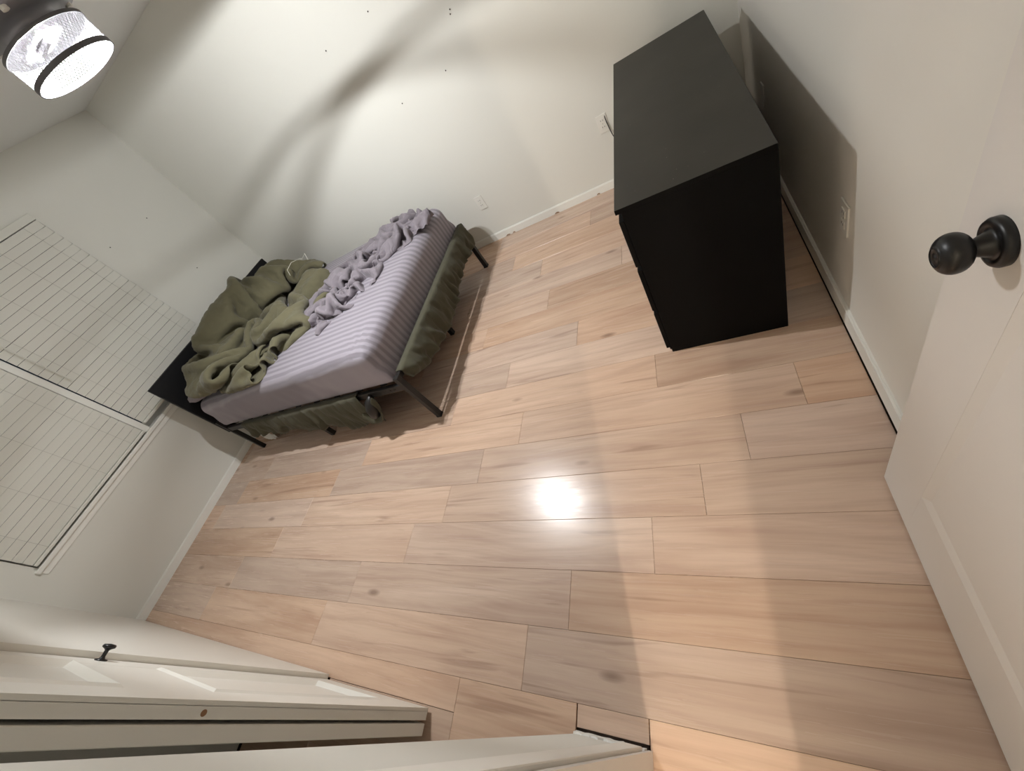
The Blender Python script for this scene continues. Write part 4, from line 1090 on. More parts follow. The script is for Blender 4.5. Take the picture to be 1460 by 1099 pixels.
12,-14,-29,6,-17,-29,-13,-24,-23,-6,-22,-25,-4,-21,-28,3,-18,-30,16,-4,-32,15,15,-27,16,-1,-30,12,-19,-27,10,-24,-19,-1,-18,-29,-5,-7,-33,30,-18,0,30,-13,0,31,-16,0,29,-11,5,28,-1,21,29,12,12,30,16,4,
25,3,21,23,-6,24,22,-11,24,10,-21,27,-8,-32,16,-11,-33,-4,0,-32,-18,11,-24,-22,7,-27,-21,9,-28,-19,25,-11,-24,29,19,-6,26,21,5,26,22,-4,25,23,0,25,21,4,25,23,1,27,9,-23,26,-9,-23,20,-28,2,
21,-15,25,18,-27,11,15,-29,11,12,-31,9,13,-29,12,17,-26,14,21,-26,11,21,-27,6,23,-28,-2,20,-25,-12,-1082,895,134,23,-18,19,19,-20,20,18,-21,21,17,-20,22,22,-18,20,23,-17,17,21,-21,17,26,-19,8,25,-22,7,
25,-21,1,25,-23,-2,22,-22,16,24,-22,-15,-6,-13,-32,2,-19,-27,5,-18,-27,0,-20,-26,-4,-22,-26,-6,-20,-26,-8,-20,-27,2,-17,-30,16,-3,-30,15,7,-29,12,-20,-27,16,-7,-25,28,-4,-16,10,-14,-24,29,-14,0,26,-10,0,
34,-18,0,29,-12,0,28,-18,0,25,-16,9,28,-1,22,25,10,14,25,-5,22,10,-17,26,24,-11,21,7,-23,27,-9,-30,13,-10,-36,1,6,-27,-21,9,-27,-21,13,-25,-21,23,-15,-24,28,10,-19,28,21,-4,27,22,-4,26,23,-1,
25,23,3,23,24,11,27,21,-7,27,7,-22,22,-11,-25,14,-34,0,15,-30,8,19,-26,14,15,-29,11,15,-25,17,19,-19,24,21,-22,16,19,-29,-5,8,-30,-16,2,-31,-15,-1085,898,196,23,-17,19,24,-16,19,21,-19,21,21,-18,20,
22,-21,22,22,-20,18,27,-21,16,28,-20,9,31,-20,4,29,-20,-3,28,-19,-7,26,-22,-7,10,-17,-28,7,-21,-25,-1,-16,-29,-4,-15,-32,-5,-19,-27,-6,-21,-26,-7,-20,-26,-9,-19,-26,-11,-16,-27,-2,-17,-31,13,-13,-30,15,-9,-30,
25,-1,-29,31,6,-15,36,-6,0,31,-13,0,30,-14,0,32,-9,0,30,-19,0,29,-18,0,28,-18,0,26,-22,0,21,-17,18,16,-9,28,12,-18,23,19,-15,25,22,-10,23,-6,-30,12,5,-21,30,7,-29,-15,4,-10,-33,14,-29,-7,
17,-28,-11,25,-6,-23,27,20,-9,27,21,-5,28,20,-8,25,23,1,22,24,14,26,22,-5,28,20,-11,25,0,-24,17,-18,-23,15,-31,0,15,-33,1,17,-26,17,13,-14,31,21,-23,15,10,-33,-6,-10,-31,-6,-11,-32,2,-1,-33,-4,
-1048,922,222,23,-17,20,22,-18,20,23,-18,20,23,-19,21,25,-20,21,25,-20,18,31,-20,16,31,-21,7,35,-21,1,30,-19,-6,32,-22,-13,24,-22,-21,17,-25,-26,7,-22,-27,2,-22,-30,-3,-20,-29,-8,-14,-34,-6,-20,-27,-7,-21,-27,
-13,-13,-30,-18,-7,-29,-21,-7,-26,-5,-17,-33,25,-6,-26,34,1,-10,36,-2,-5,37,-4,-5,33,-8,-4,33,-14,-5,32,-13,-3,32,-17,0,30,-18,0,30,-20,0,28,-22,2,27,-24,7,18,-26,16,11,-17,27,17,-25,20,14,-22,19,
7,-18,27,6,-7,36,10,-32,-10,0,-3,-36,10,-24,-20,18,-26,16,20,-28,-6,28,-1,-20,26,22,-8,27,21,-4,26,20,-6,24,25,10,25,23,1,28,20,-10,25,17,-16,21,0,-30,15,-26,-15,14,-31,0,11,-19,27,20,-29,9,
2,-32,-2,-22,-29,-3,-12,-31,-2,-5,-33,-3,-3,-34,-2,-1008,946,252,22,-17,21,21,-17,22,23,-18,22,23,-19,20,26,-20,18,27,-20,15,32,-21,10,31,-20,5,35,-22,-3,30,-20,-8,31,-24,-16,23,-23,-20,20,-28,-26,10,-25,-26,
4,-26,-30,-1,-22,-29,-5,-21,-31,-9,-17,-29,-17,-7,-31,-20,-8,-27,-21,-4,-27,-21,-6,-28,-3,-17,-28,29,-21,12,30,-17,-6,31,-11,-7,34,-6,-4,35,-1,-3,35,-5,-6,34,-3,-5,31,-15,-3,28,-21,0,27,-24,4,28,-20,3,
29,-19,5,29,-18,4,23,-25,8,17,-22,20,16,-23,20,5,-16,28,6,-15,34,16,-25,-17,-9,-3,-35,13,-25,-20,19,-25,13,16,-24,19,24,-26,-8,28,2,-22,28,17,-12,24,23,1,24,25,7,27,23,0,26,16,-20,26,19,-8,
23,16,-17,21,-3,-34,13,-29,-1,9,-29,11,-7,-31,-11,-4,-33,0,-4,-33,0,-4,-33,0,-3,-34,0,-4,-33,0,-1004,963,259,22,-17,20,22,-19,20,21,-19,19,21,-22,18,21,-22,14,23,-21,14,27,-20,7,29,-20,4,27,-21,-4,
27,-22,-8,26,-20,-12,24,-22,-20,22,-21,-21,14,-20,-27,12,-23,-28,8,-24,-25,2,-25,-29,-4,-23,-28,-16,-16,-30,-20,-5,-29,-24,3,-26,-23,2,-28,0,-25,-25,26,-12,23,21,-18,20,26,-23,5,29,-21,-4,34,-9,-6,34,0,-4,
35,0,-4,33,-2,-4,27,-22,1,28,-19,2,31,-17,1,26,-19,5,26,-22,7,29,-16,4,31,-18,0,7,-19,27,-4,-16,31,28,-21,15,11,-20,-27,-7,-8,-34,18,-27,-13,19,-26,13,16,-22,20,18,-28,12,26,-21,-12,29,1,-20,
26,20,-7,24,25,5,27,20,-10,23,14,-22,25,20,-12,28,18,-9,27,19,-15,17,-18,-22,5,-35,-1,-4,-35,0,-3,-34,1,-8,-33,11,-3,-34,5,-6,-33,4,2,-33,-13,-1020,957,221,17,-23,20,15,-23,21,11,-23,23,10,-24,23,
18,-23,18,21,-21,17,25,-21,15,28,-20,6,30,-24,0,27,-21,-6,27,-24,-11,22,-19,-23,17,-17,-29,10,-7,-32,11,-11,-33,14,-11,-30,14,-14,-29,10,-18,-28,3,-22,-29,-13,-19,-27,-23,-6,-25,-21,7,-28,-6,-27,-27,25,-18,18,
25,0,25,21,-11,25,21,-23,18,26,-22,6,33,-15,-2,35,1,-6,34,-1,-4,33,0,-8,31,-15,-5,25,-21,8,30,-17,4,30,-15,-2,30,-15,-8,25,-21,15,-6,-17,29,12,-20,27,30,-19,-11,0,-14,-32,11,-18,-24,22,-29,-3,
19,-27,6,17,-26,15,15,-21,23,21,-27,7,27,-20,-12,30,3,-19,24,24,-3,27,18,-14,24,20,-12,27,17,-12,26,19,-12,27,24,-3,19,-3,-25,-4,-36,4,-4,-33,3,-1,-35,4,-1,-34,4,-2,-35,2,2,-35,-6,1,-19,-31,
-1058,923,201,7,-24,24,9,-23,25,16,-23,21,20,-23,17,22,-19,15,23,-19,15,20,-20,17,26,-18,7,23,-22,1,24,-23,-4,20,-23,-8,18,-22,-17,17,-19,-23,16,-15,-28,11,-11,-32,9,-7,-32,8,-4,-34,10,-5,-31,14,1,-33,
9,-13,-28,-1,-19,-29,-16,-13,-22,-6,-19,-26,24,-20,9,20,-9,26,23,-7,24,22,0,26,21,-12,25,24,-19,19,31,-16,4,34,-10,-5,34,-2,-7,33,3,-10,32,-8,-10,30,-15,-7,30,-16,-2,30,-17,2,17,-21,21,-2,-17,31,
23,-23,13,12,-13,-31,15,-18,-24,18,-24,-16,18,-29,9,19,-26,7,20,-28,4,15,-20,23,19,-25,12,22,-27,5,29,-17,-13,29,10,-16,25,18,-14,26,19,-12,26,17,-13,26,18,-12,24,25,0,26,10,-23,4,-32,-14,-5,-33,8,
-1,-34,2,-2,-34,5,1,-34,-2,-4,-24,-26,-28,5,-18,-1052,864,180,12,-21,23,17,-17,25,22,-10,23,22,-9,24,20,-10,22,21,-17,18,19,-20,12,25,-20,2,23,-20,-1,22,-24,-6,23,-20,-5,1,-21,-24,5,-20,-22,0,-24,-24,
1,-25,-26,8,-18,-28,10,-11,-34,11,0,-34,10,8,-32,12,3,-30,12,-7,-29,-6,-15,-33,27,-15,-1,25,-21,2,22,-20,15,21,-18,18,19,-14,26,23,-6,24,22,9,25,24,-6,24,30,-15,15,32,-14,2,34,-9,-8,32,-4,-11,
32,-1,-15,31,-11,-8,29,-18,3,19,-22,19,6,-19,28,24,-25,1,14,-12,-30,19,-27,-10,15,-20,-22,19,-26,-8,18,-25,11,20,-26,9,16,-21,22,18,-29,1,20,-19,18,24,-23,10,31,-10,-14,27,2,-22,26,10,-19,24,15,-23,
26,21,-8,25,23,2,27,18,-11,12,-14,-30,-3,-36,0,-1,-32,10,1,-34,0,-5,-26,-22,-26,0,-24,-31,8,0,-1027,826,162,13,-15,29,9,7,33,16,-4,33,19,-9,29,23,-15,25,24,-19,15,24,-24,5,16,-19,-23,23,-25,-3,
17,-26,-11,30,-16,3,12,-28,-15,-8,-12,-32,-3,-21,-26,-5,-21,-24,-9,-17,-28,-6,-19,-28,3,-12,-33,12,1,-34,13,4,-30,15,4,-32,32,5,-15,32,-19,7,18,-25,16,13,-23,22,32,-13,8,28,-16,2,24,-22,9,24,-9,21,
25,7,23,25,6,21,28,-6,20,31,-13,11,32,-13,-2,32,-8,-12,32,-3,-13,30,-15,0,23,-22,14,14,-22,21,24,-24,-3,16,-17,-25,19,-27,-12,16,-20,-20,17,-23,-20,20,-27,7,16,-21,20,20,-26,10,16,-29,-2,20,-26,8,
16,-3,31,31,-16,3,29,-8,-16,27,-6,-20,25,0,-24,26,12,-20,25,22,-8,27,22,-1,19,2,-31,0,-32,-11,1,-33,11,-3,-30,-17,-22,-3,-27,-33,10,-1,-30,7,0,-1011,817,168,19,-23,17,10,-13,30,15,-10,30,20,6,28,
25,-7,29,21,-12,26,23,-30,12,18,-24,-17,15,-17,-32,12,-24,-18,19,-29,-9,31,-20,2,2,-26,-23,-10,-9,-33,-5,-21,-25,-9,-15,-28,-14,-7,-27,-19,-4,-28,-5,-3,-34,14,3,-31,34,8,-18,34,-6,5,26,-24,13,20,-22,16,
22,-21,17,28,-16,9,30,-16,6,32,-9,-5,29,-15,-9,26,-18,10,25,-4,21,26,13,19,27,3,19,30,-5,17,32,-12,6,31,-15,-2,28,-14,0,28,-18,6,25,-22,6,23,-24,-8,20,-24,-14,18,-22,-19,16,-22,-20,17,-23,-19,
19,-27,-6,18,-23,18,15,-30,-1,19,-28,0,21,-23,14,5,8,33,28,-11,19,30,-10,-12,22,-4,-25,32,-11,-4,30,-9,-13,27,0,-20,24,13,-19,24,18,-14,7,-17,-25,2,-36,-6,-18,-6,-29,-33,11,-3,-32,8,0,-32,8,0,
-999,808,183,19,-23,17,21,-23,18,18,-25,14,13,-16,28,21,-13,28,27,10,22,29,-11,23,18,-33,-3,15,-15,-31,10,-16,-27,16,-26,-17,10,-23,-21,22,-28,-7,-2,-23,-25,-10,-13,-31,-7,-21,-25,-15,-8,-32,-20,11,-23,-27,17,-18,
11,3,-32,33,-11,8,29,-13,9,27,-16,10,28,-17,10,28,-16,9,30,-14,5,30,-16,3,31,-16,2,29,-9,-17,29,-16,-5,27,-20,3,26,-13,17,27,-1,20,26,20,12,31,5,17,32,-10,10,32,-16,8,29,-19,5,28,-25,1,
24,-25,-5,22,-27,-10,19,-25,-15,17,-24,-16,16,-21,-22,19,-26,-13,18,-28,2,17,-28,9,14,-30,-11,22,-18,20,-1,14,31,20,-3,29,32,-10,-7,18,-5,-30,32,-10,-8,33,-10,4,32,-11,-6,30,-9,-16,24,-5,-25,16,-5,-30,
-6,-4,-36,-33,8,-13,-34,10,0,-33,9,0,-33,7,0,-987,800,199,19,-24,17,20,-23,16,20,-24,15,22,-25,13,22,-26,11,21,-13,19,32,6,22,25,-17,14,16,-25,-25,6,-4,-34,8,-22,-27,9,-23,-23,15,-28,-15,10,-29,-15,
-3,-22,-26,-10,-15,-30,-25,6,-22,-31,16,-3,-19,14,-24,9,8,-34,30,-16,7,28,-13,17,29,-16,9,29,-14,10,32,-15,-1,30,-16,-6,30,-15,3,28,-14,15,31,-16,-5,28,-11,-17,28,-19,-2,27,-19,0,25,-22,7,30,-3,19,
24,28,7,31,-8,11,29,-16,6,28,-19,5,28,-19,2,28,-20,-1,27,-20,-3,24,-24,-6,20,-25,-9,19,-26,-9,18,-27,-6,19,-27,-4,16,-29,-7,11,-28,-15,23,-12,22,-10,14,31,13,5,32,34,-9,-2,18,-7,-29,29,-9,-14,
33,-10,3,33,-10,2,33,-10,-14,28,-7,-22,13,-6,-37,-13,2,-33,-32,7,-14,-34,9,0,-32,10,0,-33,8,0,-977,789,214,19,-24,16,20,-24,15,21,-24,14,22,-24,12,24,-23,9,25,-23,4,28,-17,-1,28,3,24,24,-25,-12,
8,-18,-28,4,-10,-34,6,-19,-29,11,-27,-19,11,-29,-14,1,-26,-24,-18,-5,-29,-31,15,-9,-31,11,8,-16,13,-26,6,8,-32,31,-14,12,31,-13,2,29,-16,5,28,-13,13,31,-16,-2,30,-15,-6,30,-16,5,28,-15,11,31,-15,5,
29,-17,-5,28,-17,-5,29,-18,-4,25,-17,-9,21,-26,-9,27,13,10,12,-26,15,23,-19,13,23,-21,11,27,-17,-1,30,-12,-10,31,-9,-10,30,-10,-11,30,-17,-6,26,-22,-4,23,-27,-1,21,-27,-5,11,-30,-7,22,-24,-6,15,-1,29,
-15,13,28,9,7,34,34,-7,3,18,-7,-28,31,-10,-11,32,-11,9,31,-9,-12,20,-14,-24,21,-8,-22,27,0,-21,-6,0,-35,-33,9,-10,-33,7,0,-33,10,0,-33,9,0,-965,780,229,20,-24,15,20,-24,14,22,-24,12,23,-23,11,
16,-24,19,29,-19,-6,25,-16,-19,31,-7,10,24,-21,-12,19,-22,-16,10,-22,-27,3,-15,-31,10,-24,-21,9,-27,-19,-5,-20,-30,-30,7,-17,-31,7,15,-29,16,-3,-16,15,-28,9,3,-30,33,-14,4,30,-12,1,30,-16,4,28,-13,13,
30,-15,5,29,-16,1,30,-15,1,31,-15,0,29,-17,-5,28,-18,-9,26,-19,-9,25,-21,-7,24,-23,-12,22,-22,-10,24,-24,5,9,-26,20,6,-27,22,19,-23,17,28,-20,8,32,-15,-5,30,-8,-16,28,-6,-19,29,-7,-18,31,-15,-9,
28,-18,-5,19,-29,-2,25,-19,-11,33,1,15,5,2,33,-14,9,31,10,8,33,34,-4,6,21,-9,-25,33,-10,1,29,-11,-15,10,-21,-25,4,-27,-17,26,-4,-25,31,16,2,17,9,-29,-30,6,-15,-32,9,0,-32,9,0,-36,8,0,
-950,770,243,19,-24,15,17,-25,19,20,-24,14,24,-22,9,24,-23,9,17,-14,-26,25,-16,-15,31,-14,-7,12,-27,-19,28,-15,-10,23,-22,-17,11,-23,-24,10,-23,-23,4,-24,-26,-19,-11,-27,-33,10,5,-27,2,22,-26,20,-15,-12,12,-29,
9,2,-34,32,-12,6,28,-12,6,30,-16,-4,31,-12,11,29,-16,1,28,-19,-7,26,-20,-7,23,-23,-8,22,-25,-5,20,-24,-10,21,-26,-6,19,-28,-1,22,-25,-6,22,-27,-3,24,-25,6,22,-25,7,16,-27,19,7,-24,23,24,-23,13,
32,-16,-2,31,-10,-12,27,-4,-21,32,-12,-6,28,-14,-12,25,-14,-17,29,-2,-23,35,7,2,17,2,29,10,5,34,-3,12,31,15,7,31,34,-3,7,28,-9,-16,27,-12,-18,6,-25,-25,-7,-33,-9,14,-17,-28,32,11,-7,29,13,9,
31,13,-15,-15,9,-31,-34,8,0,-32,10,0,-30,10,0,-943,758,256,15,-25,19,18,-24,17,24,-25,13,25,-22,7,27,-23,-5,8,-8,-32,22,-19,-20,17,-20,-21,15,-25,-19,23,-21,-15,30,-16,-11,21,-20,-17,12,-24,-25,0,-21,-28,
-32,-3,-12,-18,4,30,-30,4,14,-9,5,-36,-13,18,-21,2,7,-35,27,-17,-6,31,-5,12,29,-17,-3,25,-22,-7,20,-26,-6,16,-29,-6,18,-28,-3,16,-30,2,19,-28,1,20,-26,-3,21,-26,-1,21,-27,-2,21,-27,1,23,-24,6,
23,-27,1,22,-26,-2,23,-26,2,18,-24,16,18,-25,18,28,-21,1,33,-8,-12,29,-5,-16,31,-1,-13,24,-5,-22,30,7,-17,31,15,0,31,11,10,13,-3,33,25,9,20,21,6,27,2,11,33,35,0,3,23,-14,-22,10,-22,-24,
-11,-32,-10,-3,-30,-16,26,-4,-23,32,13,5,29,11,13,34,13,-3,6,13,-33,-32,9,-13,-32,10,0,-31,12,0,-928,746,266,19,-27,11,18,-28,6,20,-28,3,27,-15,17,28,-23,2,15,-17,-26,9,-6,-35,10,-19,-27,12,-25,-23,
16,-24,-19,27,-19,-11,23,-17,-19,18,-21,-22,-10,-19,-27,-33,1,10,-7,6,35,-33,3,11,3,-2,-37,1,6,-31,0,18,-27,14,-14,-20,17,-29,-6,13,-29,1,15,-31,3,13,-28,9,17,-30,-4,18,-28,0,18,-29,3,19,-28,3,
20,-28,-4,21,-26,-5,21,-27,0,22,-26,7,23,-26,0,23,-26,1,22,-27,2,24,-25,-3,19,-26,11,25,-25,5,30,-18,-2,34,-9,-11,29,4,-22,27,10,-20,27,18,-5,30,16,0,32,14,0,25,7,21,14,-4,33,24,7,24,
31,16,6,15,10,31,33,-3,-9,12,-20,-27,-5,-29,-18,-14,-32,-4,5,-25,-25,33,8,-5,29,10,15,32,12,0,30,10,13,23,14,-23,-19,13,-28,-33,9,-3,-31,12,-1,-912,734,274,18,-28,7,19,-28,2,19,-28,-3,20,-27,-5,
32,-7,15,23,-26,-9,10,-16,-29,9,-11,-32,11,-22,-25,8,-15,-29,9,-18,-27,17,-21,-20,19,-16,-24,-22,-17,-20,-25,6,23,-13,11,30,-29,-2,19,-7,-8,-35,-7,8,-32,-4,1,-40,12,-34,-18,14,-34,2,14,-31,11,15,-30,1,
16,-31,8,17,-30,-1,18,-29,-2,18,-29,2,20,-30,1,20,-27,-6,21,-28,-1,22,-27,5,23,-26,6,23,-27,3,23,-26,-1,23,-27,-3,23,-26,-6,25,-25,-4,31,-14,-4,28,-17,-6,36,2,-15,23,21,-10,29,20,-2,29,19,0,
30,17,0,31,14,8,19,-1,29,22,3,25,26,8,22,29,15,1,30,12,19,24,-7,-24,-2,-27,-22,-8,-32,-10,-10,-31,-11,16,-14,-26,29,11,11,31,9,17,32,13,3,27,7,20,32,11,-9,-3,16,-33,-34,7,2,-22,18,-22,
-900,720,274,19,-29,1,18,-29,-4,14,-29,-9,13,-31,-12,32,-5,12,29,-16,7,18,-24,-17,11,-22,-24,11,-23,-25,10,-17,-30,8,-8,-34,2,-6,-34,-8,-14,-31,-27,-17,-13,-26,6,24,-18,8,25,-34,-9,19,-15,-31,-7,0,-11,-39,
-11,2,-37,15,-29,-18,14,-32,3,13,-31,3,16,-31,3,16,-31,3,17,-30,8,18,-31,0,19,-30,-1,20,-29,-4,20,-29,-4,21,-31,-1,23,-25,0,26,-25,-3,25,-24,-3,27,-23,-7,26,-21,-10,30,-19,-8,32,-13,-4,32,-12,-3,
31,-6,0,19,5,29,33,11,3,28,19,-2,19,27,-12,28,20,-6,31,14,9,18,-3,30,23,4,25,32,14,11,28,11,15,32,14,-13,10,-18,-29,-7,-31,-15,-11,-31,-5,-2,-28,-23,30,-1,-17,32,11,13,26,9,21,30,11,14,
27,9,19,34,8,2,18,12,-28,-31,13,-10,-4,5,-31,-901,719,259,16,-30,-3,14,-30,-8,13,-30,-10,10,-30,-12,28,-17,3,31,4,16,25,-23,-4,17,-26,-17,7,-20,-29,-3,-8,-34,-12,-7,-33,-9,-14,-30,-9,-9,-31,-22,-18,-21,
-31,-9,15,-22,9,26,-28,-16,15,-15,-30,-5,-13,-31,-13,-5,-13,-28,11,-19,-24,13,-32,3,12,-31,1,16,-31,-1,16,-30,1,21,-29,-2,20,-30,-2,19,-28,-5,22,-31,-9,23,-27,-4,27,-25,-6,29,-21,-5,30,-21,-3,31,-17,0,
32,-15,0,32,-13,0,32,-13,0,31,-13,0,31,-11,0,32,-10,0,-1,4,36,28,-1,24,31,20,-2,24,23,-8,19,27,-14,26,21,-2,25,2,25,22,2,25,28,9,18,32,17,0,20,5,-29,0,-26,-25,-9,-33,-6,-7,-31,-10,
14,-13,-31,35,7,-1,30,7,13,28,11,18,29,10,17,28,11,16,33,9,11,32,4,-13,-10,11,-36,9,-16,-26,-917,729,234,15,-30,-4,12,-31,-9,9,-29,-12,5,-31,-14,32,-12,7,28,8,20,32,-19,2,5,-27,-22,-17,-20,-21,
-18,-23,-17,-12,-14,-28,-10,-11,-31,-2,6,-34,-13,-9,-29,-31,-17,1,-26,-7,18,-27,-8,20,-14,-30,-10,-13,-29,-11,-14,-28,-14,7,-30,-18,16,-29,-12,21,-30,-6,22,-27,-5,26,-26,-5,24,-26,0,25,-26,0,26,-24,0,26,-23,0,
27,-23,0,28,-22,0,29,-21,0,30,-19,0,30,-16,0,31,-15,0,32,-14,0,31,-14,0,32,-11,0,31,-12,0,33,-12,0,11,-2,29,-15,8,32,27,13,16,24,22,-8,26,21,-5,20,27,-11,26,4,22,25,6,20,28,9,18,
27,17,-17,9,-8,-34,-4,-31,-18,-9,-34,-3,2,-21,-28,32,2,-13,33,5,0,34,5,0,33,6,9,27,12,19,27,12,17,31,13,14,36,6,2,24,-15,-27,4,-7,-32,-921,727,208,11,-32,-6,3,-31,-14,-2,-30,-15,15,-30,-9,
32,-7,9,32,8,15,26,-23,3,-29,-22,-6,-23,-25,-2,-18,-27,-11,-15,-24,-27,-10,-3,-36,-1,10,-33,0,8,-34,-29,-17,-3,-28,-15,4,-27,-13,17,-14,-28,-13,-12,-28,-14,3,-29,-20,17,-28,-15,25,-29,0,26,-26,0,23,-27,0,
25,-26,0,24,-25,0,25,-24,0,25,-25,0,26,-24,0,27,-22,0,28,-21,0,27,-21,0,29,-19,0,29,-16,0,31,-15,0,31,-13,0,32,-13,0,31,-11,0,32,-12,0,33,-13,0,11,-4,31,-33,10,13,4,10,33,28,21,3,
26,19,1,23,25,-7,22,-5,27,28,11,17,30,22,0,16,8,-31,2,-20,-30,-4,-32,-10,-5,-27,-23,23,-4,-24,34,5,0,34,4,0,33,4,0,34,5,0,34,3,4,32,7,12,27,16,14,33,8,4,36,-7,-5,22,-15,-24,
-925,716,183,8,-32,-9,-2,-30,-17,-7,-28,-17,13,-31,-8,33,-3,11,32,-10,6,21,-28,5,-30,-19,-4,-30,-10,-5,-28,-17,3,-27,-19,-7,-14,-9,-31,1,9,-33,5,15,-32,-28,-16,-13,-27,-14,11,-26,-21,-5,-11,-28,-18,9,-28,-19,
20,-28,-6,20,-27,0,24,-29,0,23,-27,0,25,-26,0,23,-25,0,25,-25,0,24,-24,0,25,-24,0,24,-23,0,27,-22,0,26,-20,0,27,-20,0,27,-18,0,30,-16,0,29,-15,0,34,-13,0,31,-12,0,31,-12,0,31,-11,0,
33,-14,0,7,-2,33,-32,9,9,-23,7,22,20,18,24,27,20,-9,24,18,14,22,-3,26,29,15,14,25,22,-17,7,-8,-36,2,-26,-21,-3,-25,-24,12,-10,-30,34,5,-5,33,3,0,34,4,0,33,4,0,34,5,0,33,3,0,
33,4,0,33,2,0,34,3,2,32,3,-2,34,-3,0,-906,693,165,3,-31,-11,-5,-30,-17,-7,-26,-20,3,-33,-11,28,-18,10,25,-20,5,22,-28,5,-13,-32,13,-33,-8,-11,-31,-6,-8,-26,19,1,-32,4,-4,-17,-2,-28,6,13,-33,
-24,-13,-15,-30,-15,-1,-13,-23,-23,13,-29,-17,20,-28,0,20,-29,0,20,-27,0,22,-27,0,25,-27,0,23,-26,0,23,-25,0,25,-25,0,23,-22,0,24,-25,0,23,-22,0,26,-22,0,26,-19,0,27,-20,0,25,-18,0,31,-14,0,
29,-14,0,30,-14,0,30,-12,0,32,-11,0,31,-11,0,33,-13,0,2,-1,35,-34,7,5,-32,7,6,-1,12,34,28,21,5,20,5,28,24,6,25,31,20,1,15,6,-34,3,-28,-21,3,-14,-32,11,-3,-33,28,2,-19,34,3,0,
33,3,0,34,4,0,33,3,0,34,4,0,33,4,0,34,3,0,34,4,0,33,3,0,35,1,0,34,0,0,-878,666,146,1,-31,-13,-6,-28,-19,-4,-29,-17,0,-31,-14,5,-34,-1,9,-31,11,15,-26,9,14,-33,6,-34,-7,-11,
-29,12,-9,-25,22,1,-23,25,9,-33,8,-3,-22,-1,-27,-18,-6,-24,-15,-17,-27,14,-26,-17,19,-30,0,19,-29,0,20,-29,0,21,-28,0,22,-24,0,23,-28,0,25,-25,0,23,-26,0,22,-24,0,24,-24,0,24,-23,0,23,-24,0,
21,-21,16,26,-15,-15,26,-21,-1,28,-18,0,22,-15,20,31,-13,-5,27,-9,-15,31,-12,0,32,-11,0,31,-11,0,33,-13,1,-5,1,35,-34,8,5,-35,5,-1,-16,9,27,14,9,32,22,8,24,27,14,19,29,16,-13,2,-22,-29,
11,-9,-28,24,2,-27,19,0,-25,24,2,-20,34,3,0,33,3,0,34,3,0,33,3,0,34,4,0,34,4,0,34,3,0,34,3,0,34,3,0,34,2,0,35,0,0,-845,639,127,-4,-30,-15,-4,-30,-16,0,-32,-11,2,-33,-5,
4,-32,-8,1,-34,-3,-2,-32,4,9,-38,2,-31,3,-16,-26,24,-2,-27,23,2,-23,24,7,-26,22,7,-33,8,-13,-17,-8,-30,4,-23,-28,19,-29,-2,18,-30,0,17,-29,0,20,-29,0,21,-28,0,22,-27,0,22,-25,0,23,-26,0,
24,-24,0,24,-25,0,23,-24,0,24,-23,0,24,-25,1,15,-19,26,27,-21,-5,24,-12,-22,29,-19,0,16,-11,28,32,-14,-2,22,-6,-26,32,-12,0,33,-10,0,31,-12,0,33,-12,3,-13,0,32,-32,8,8,-34,8,-4,-27,6,20,
2,6,35,18,9,29,29,15,12,27,5,-22,6,-17,-30,33,0,-8,30,-3,-13,15,4,-30,13,6,-31,34,1,-1,34,2,0,34,3,0,33,3,0,34,4,0,34,3,0,34,4,0,34,3,0,34,2,0,35,2,0,34,2,0,
-813,609,111,-2,-31,-14,-2,-32,-11,1,-34,-1,0,-33,4,1,-34,0,1,-34,-4,2,-34,-1,-3,-19,-33,-32,15,-12,-28,22,3,-27,22,3,-28,20,-2,-27,19,5,-31,18,-1,-13,-8,-31,14,-28,-16,17,-30,0,17,-30,0,18,-29,0,
20,-29,0,20,-27,0,22,-27,0,22,-25,0,23,-25,0,24,-25,0,23,-24,0,24,-24,0,24,-24,0,23,-24,7,12,-17,28,27,-21,-6,18,-8,-29,30,-19,0,14,-9,31,32,-14,-1,18,-5,-30,32,-11,0,33,-11,0,31,-12,0,
32,-11,7,-16,2,31,-33,7,3,-34,7,-1,-31,7,14,-12,3,33,13,8,32,34,13,1,17,-5,-29,31,0,-16,33,-4,12,32,-2,-16,16,5,-29,8,7,-33,32,2,-9,33,2,0,34,3,0,33,3,0,34,3,0,34,3,0,
34,4,0,35,3,0,34,2,0,34,3,0,34,1,0,-777,578,94,-2,-33,-5,-1,-34,-7,1,-34,7,-1,-33,8,-3,-34,10,0,-34,-5,5,-31,-22,-16,6,-31,-31,19,-9,-28,19,-5,-28,21,3,-27,21,5,-28,19,6,-30,17,-11,
-5,-11,-33,16,-31,-5,15,-29,0,17,-31,0,17,-29,0,19,-29,0,21,-27,0,21,-26,0,23,-25,0,23,-25,0,23,-24,0,23,-24,0,23,-24,0,24,-24,0,19,-21,18,12,-19,26,28,-18,-11,12,-7,-33,31,-18,0,11,-7,33,
31,-13,-2,16,-5,-31,32,-11,0,32,-11,0,33,-12,0,30,-10,13,-18,1,28,-34,8,-4,-34,7,4,-30,6,14,-26,6,24,8,6,34,33,5,-11,27,3,-18,35,-1,2,33,-3,8,31,0,-14,21,3,-27,7,8,-33,25,3,-20,
33,2,0,34,2,0,34,3,0,34,3,0,34,3,0,34,3,0,34,3,0,34,3,0,34,2,0,35,3,0,-743,543,84,-2,-34,-4,0,-34,7,0,-32,12,-2,-33,12,-1,-34,2,1,-35,-7,-4,-12,-36,-28,18,-13,-28,17,-11,
-26,19,-10,-28,21,3,-28,20,3,-28,20,8,-26,14,-19,2,-17,-31,16,-31,0,15,-30,0,16,-30,0,16,-29,0,19,-28,0,20,-27,0,22,-25,0,22,-25,0,23,-25,0,23,-24,0,23,-24,0,23,-24,0,24,-24,5,4,-16,31,
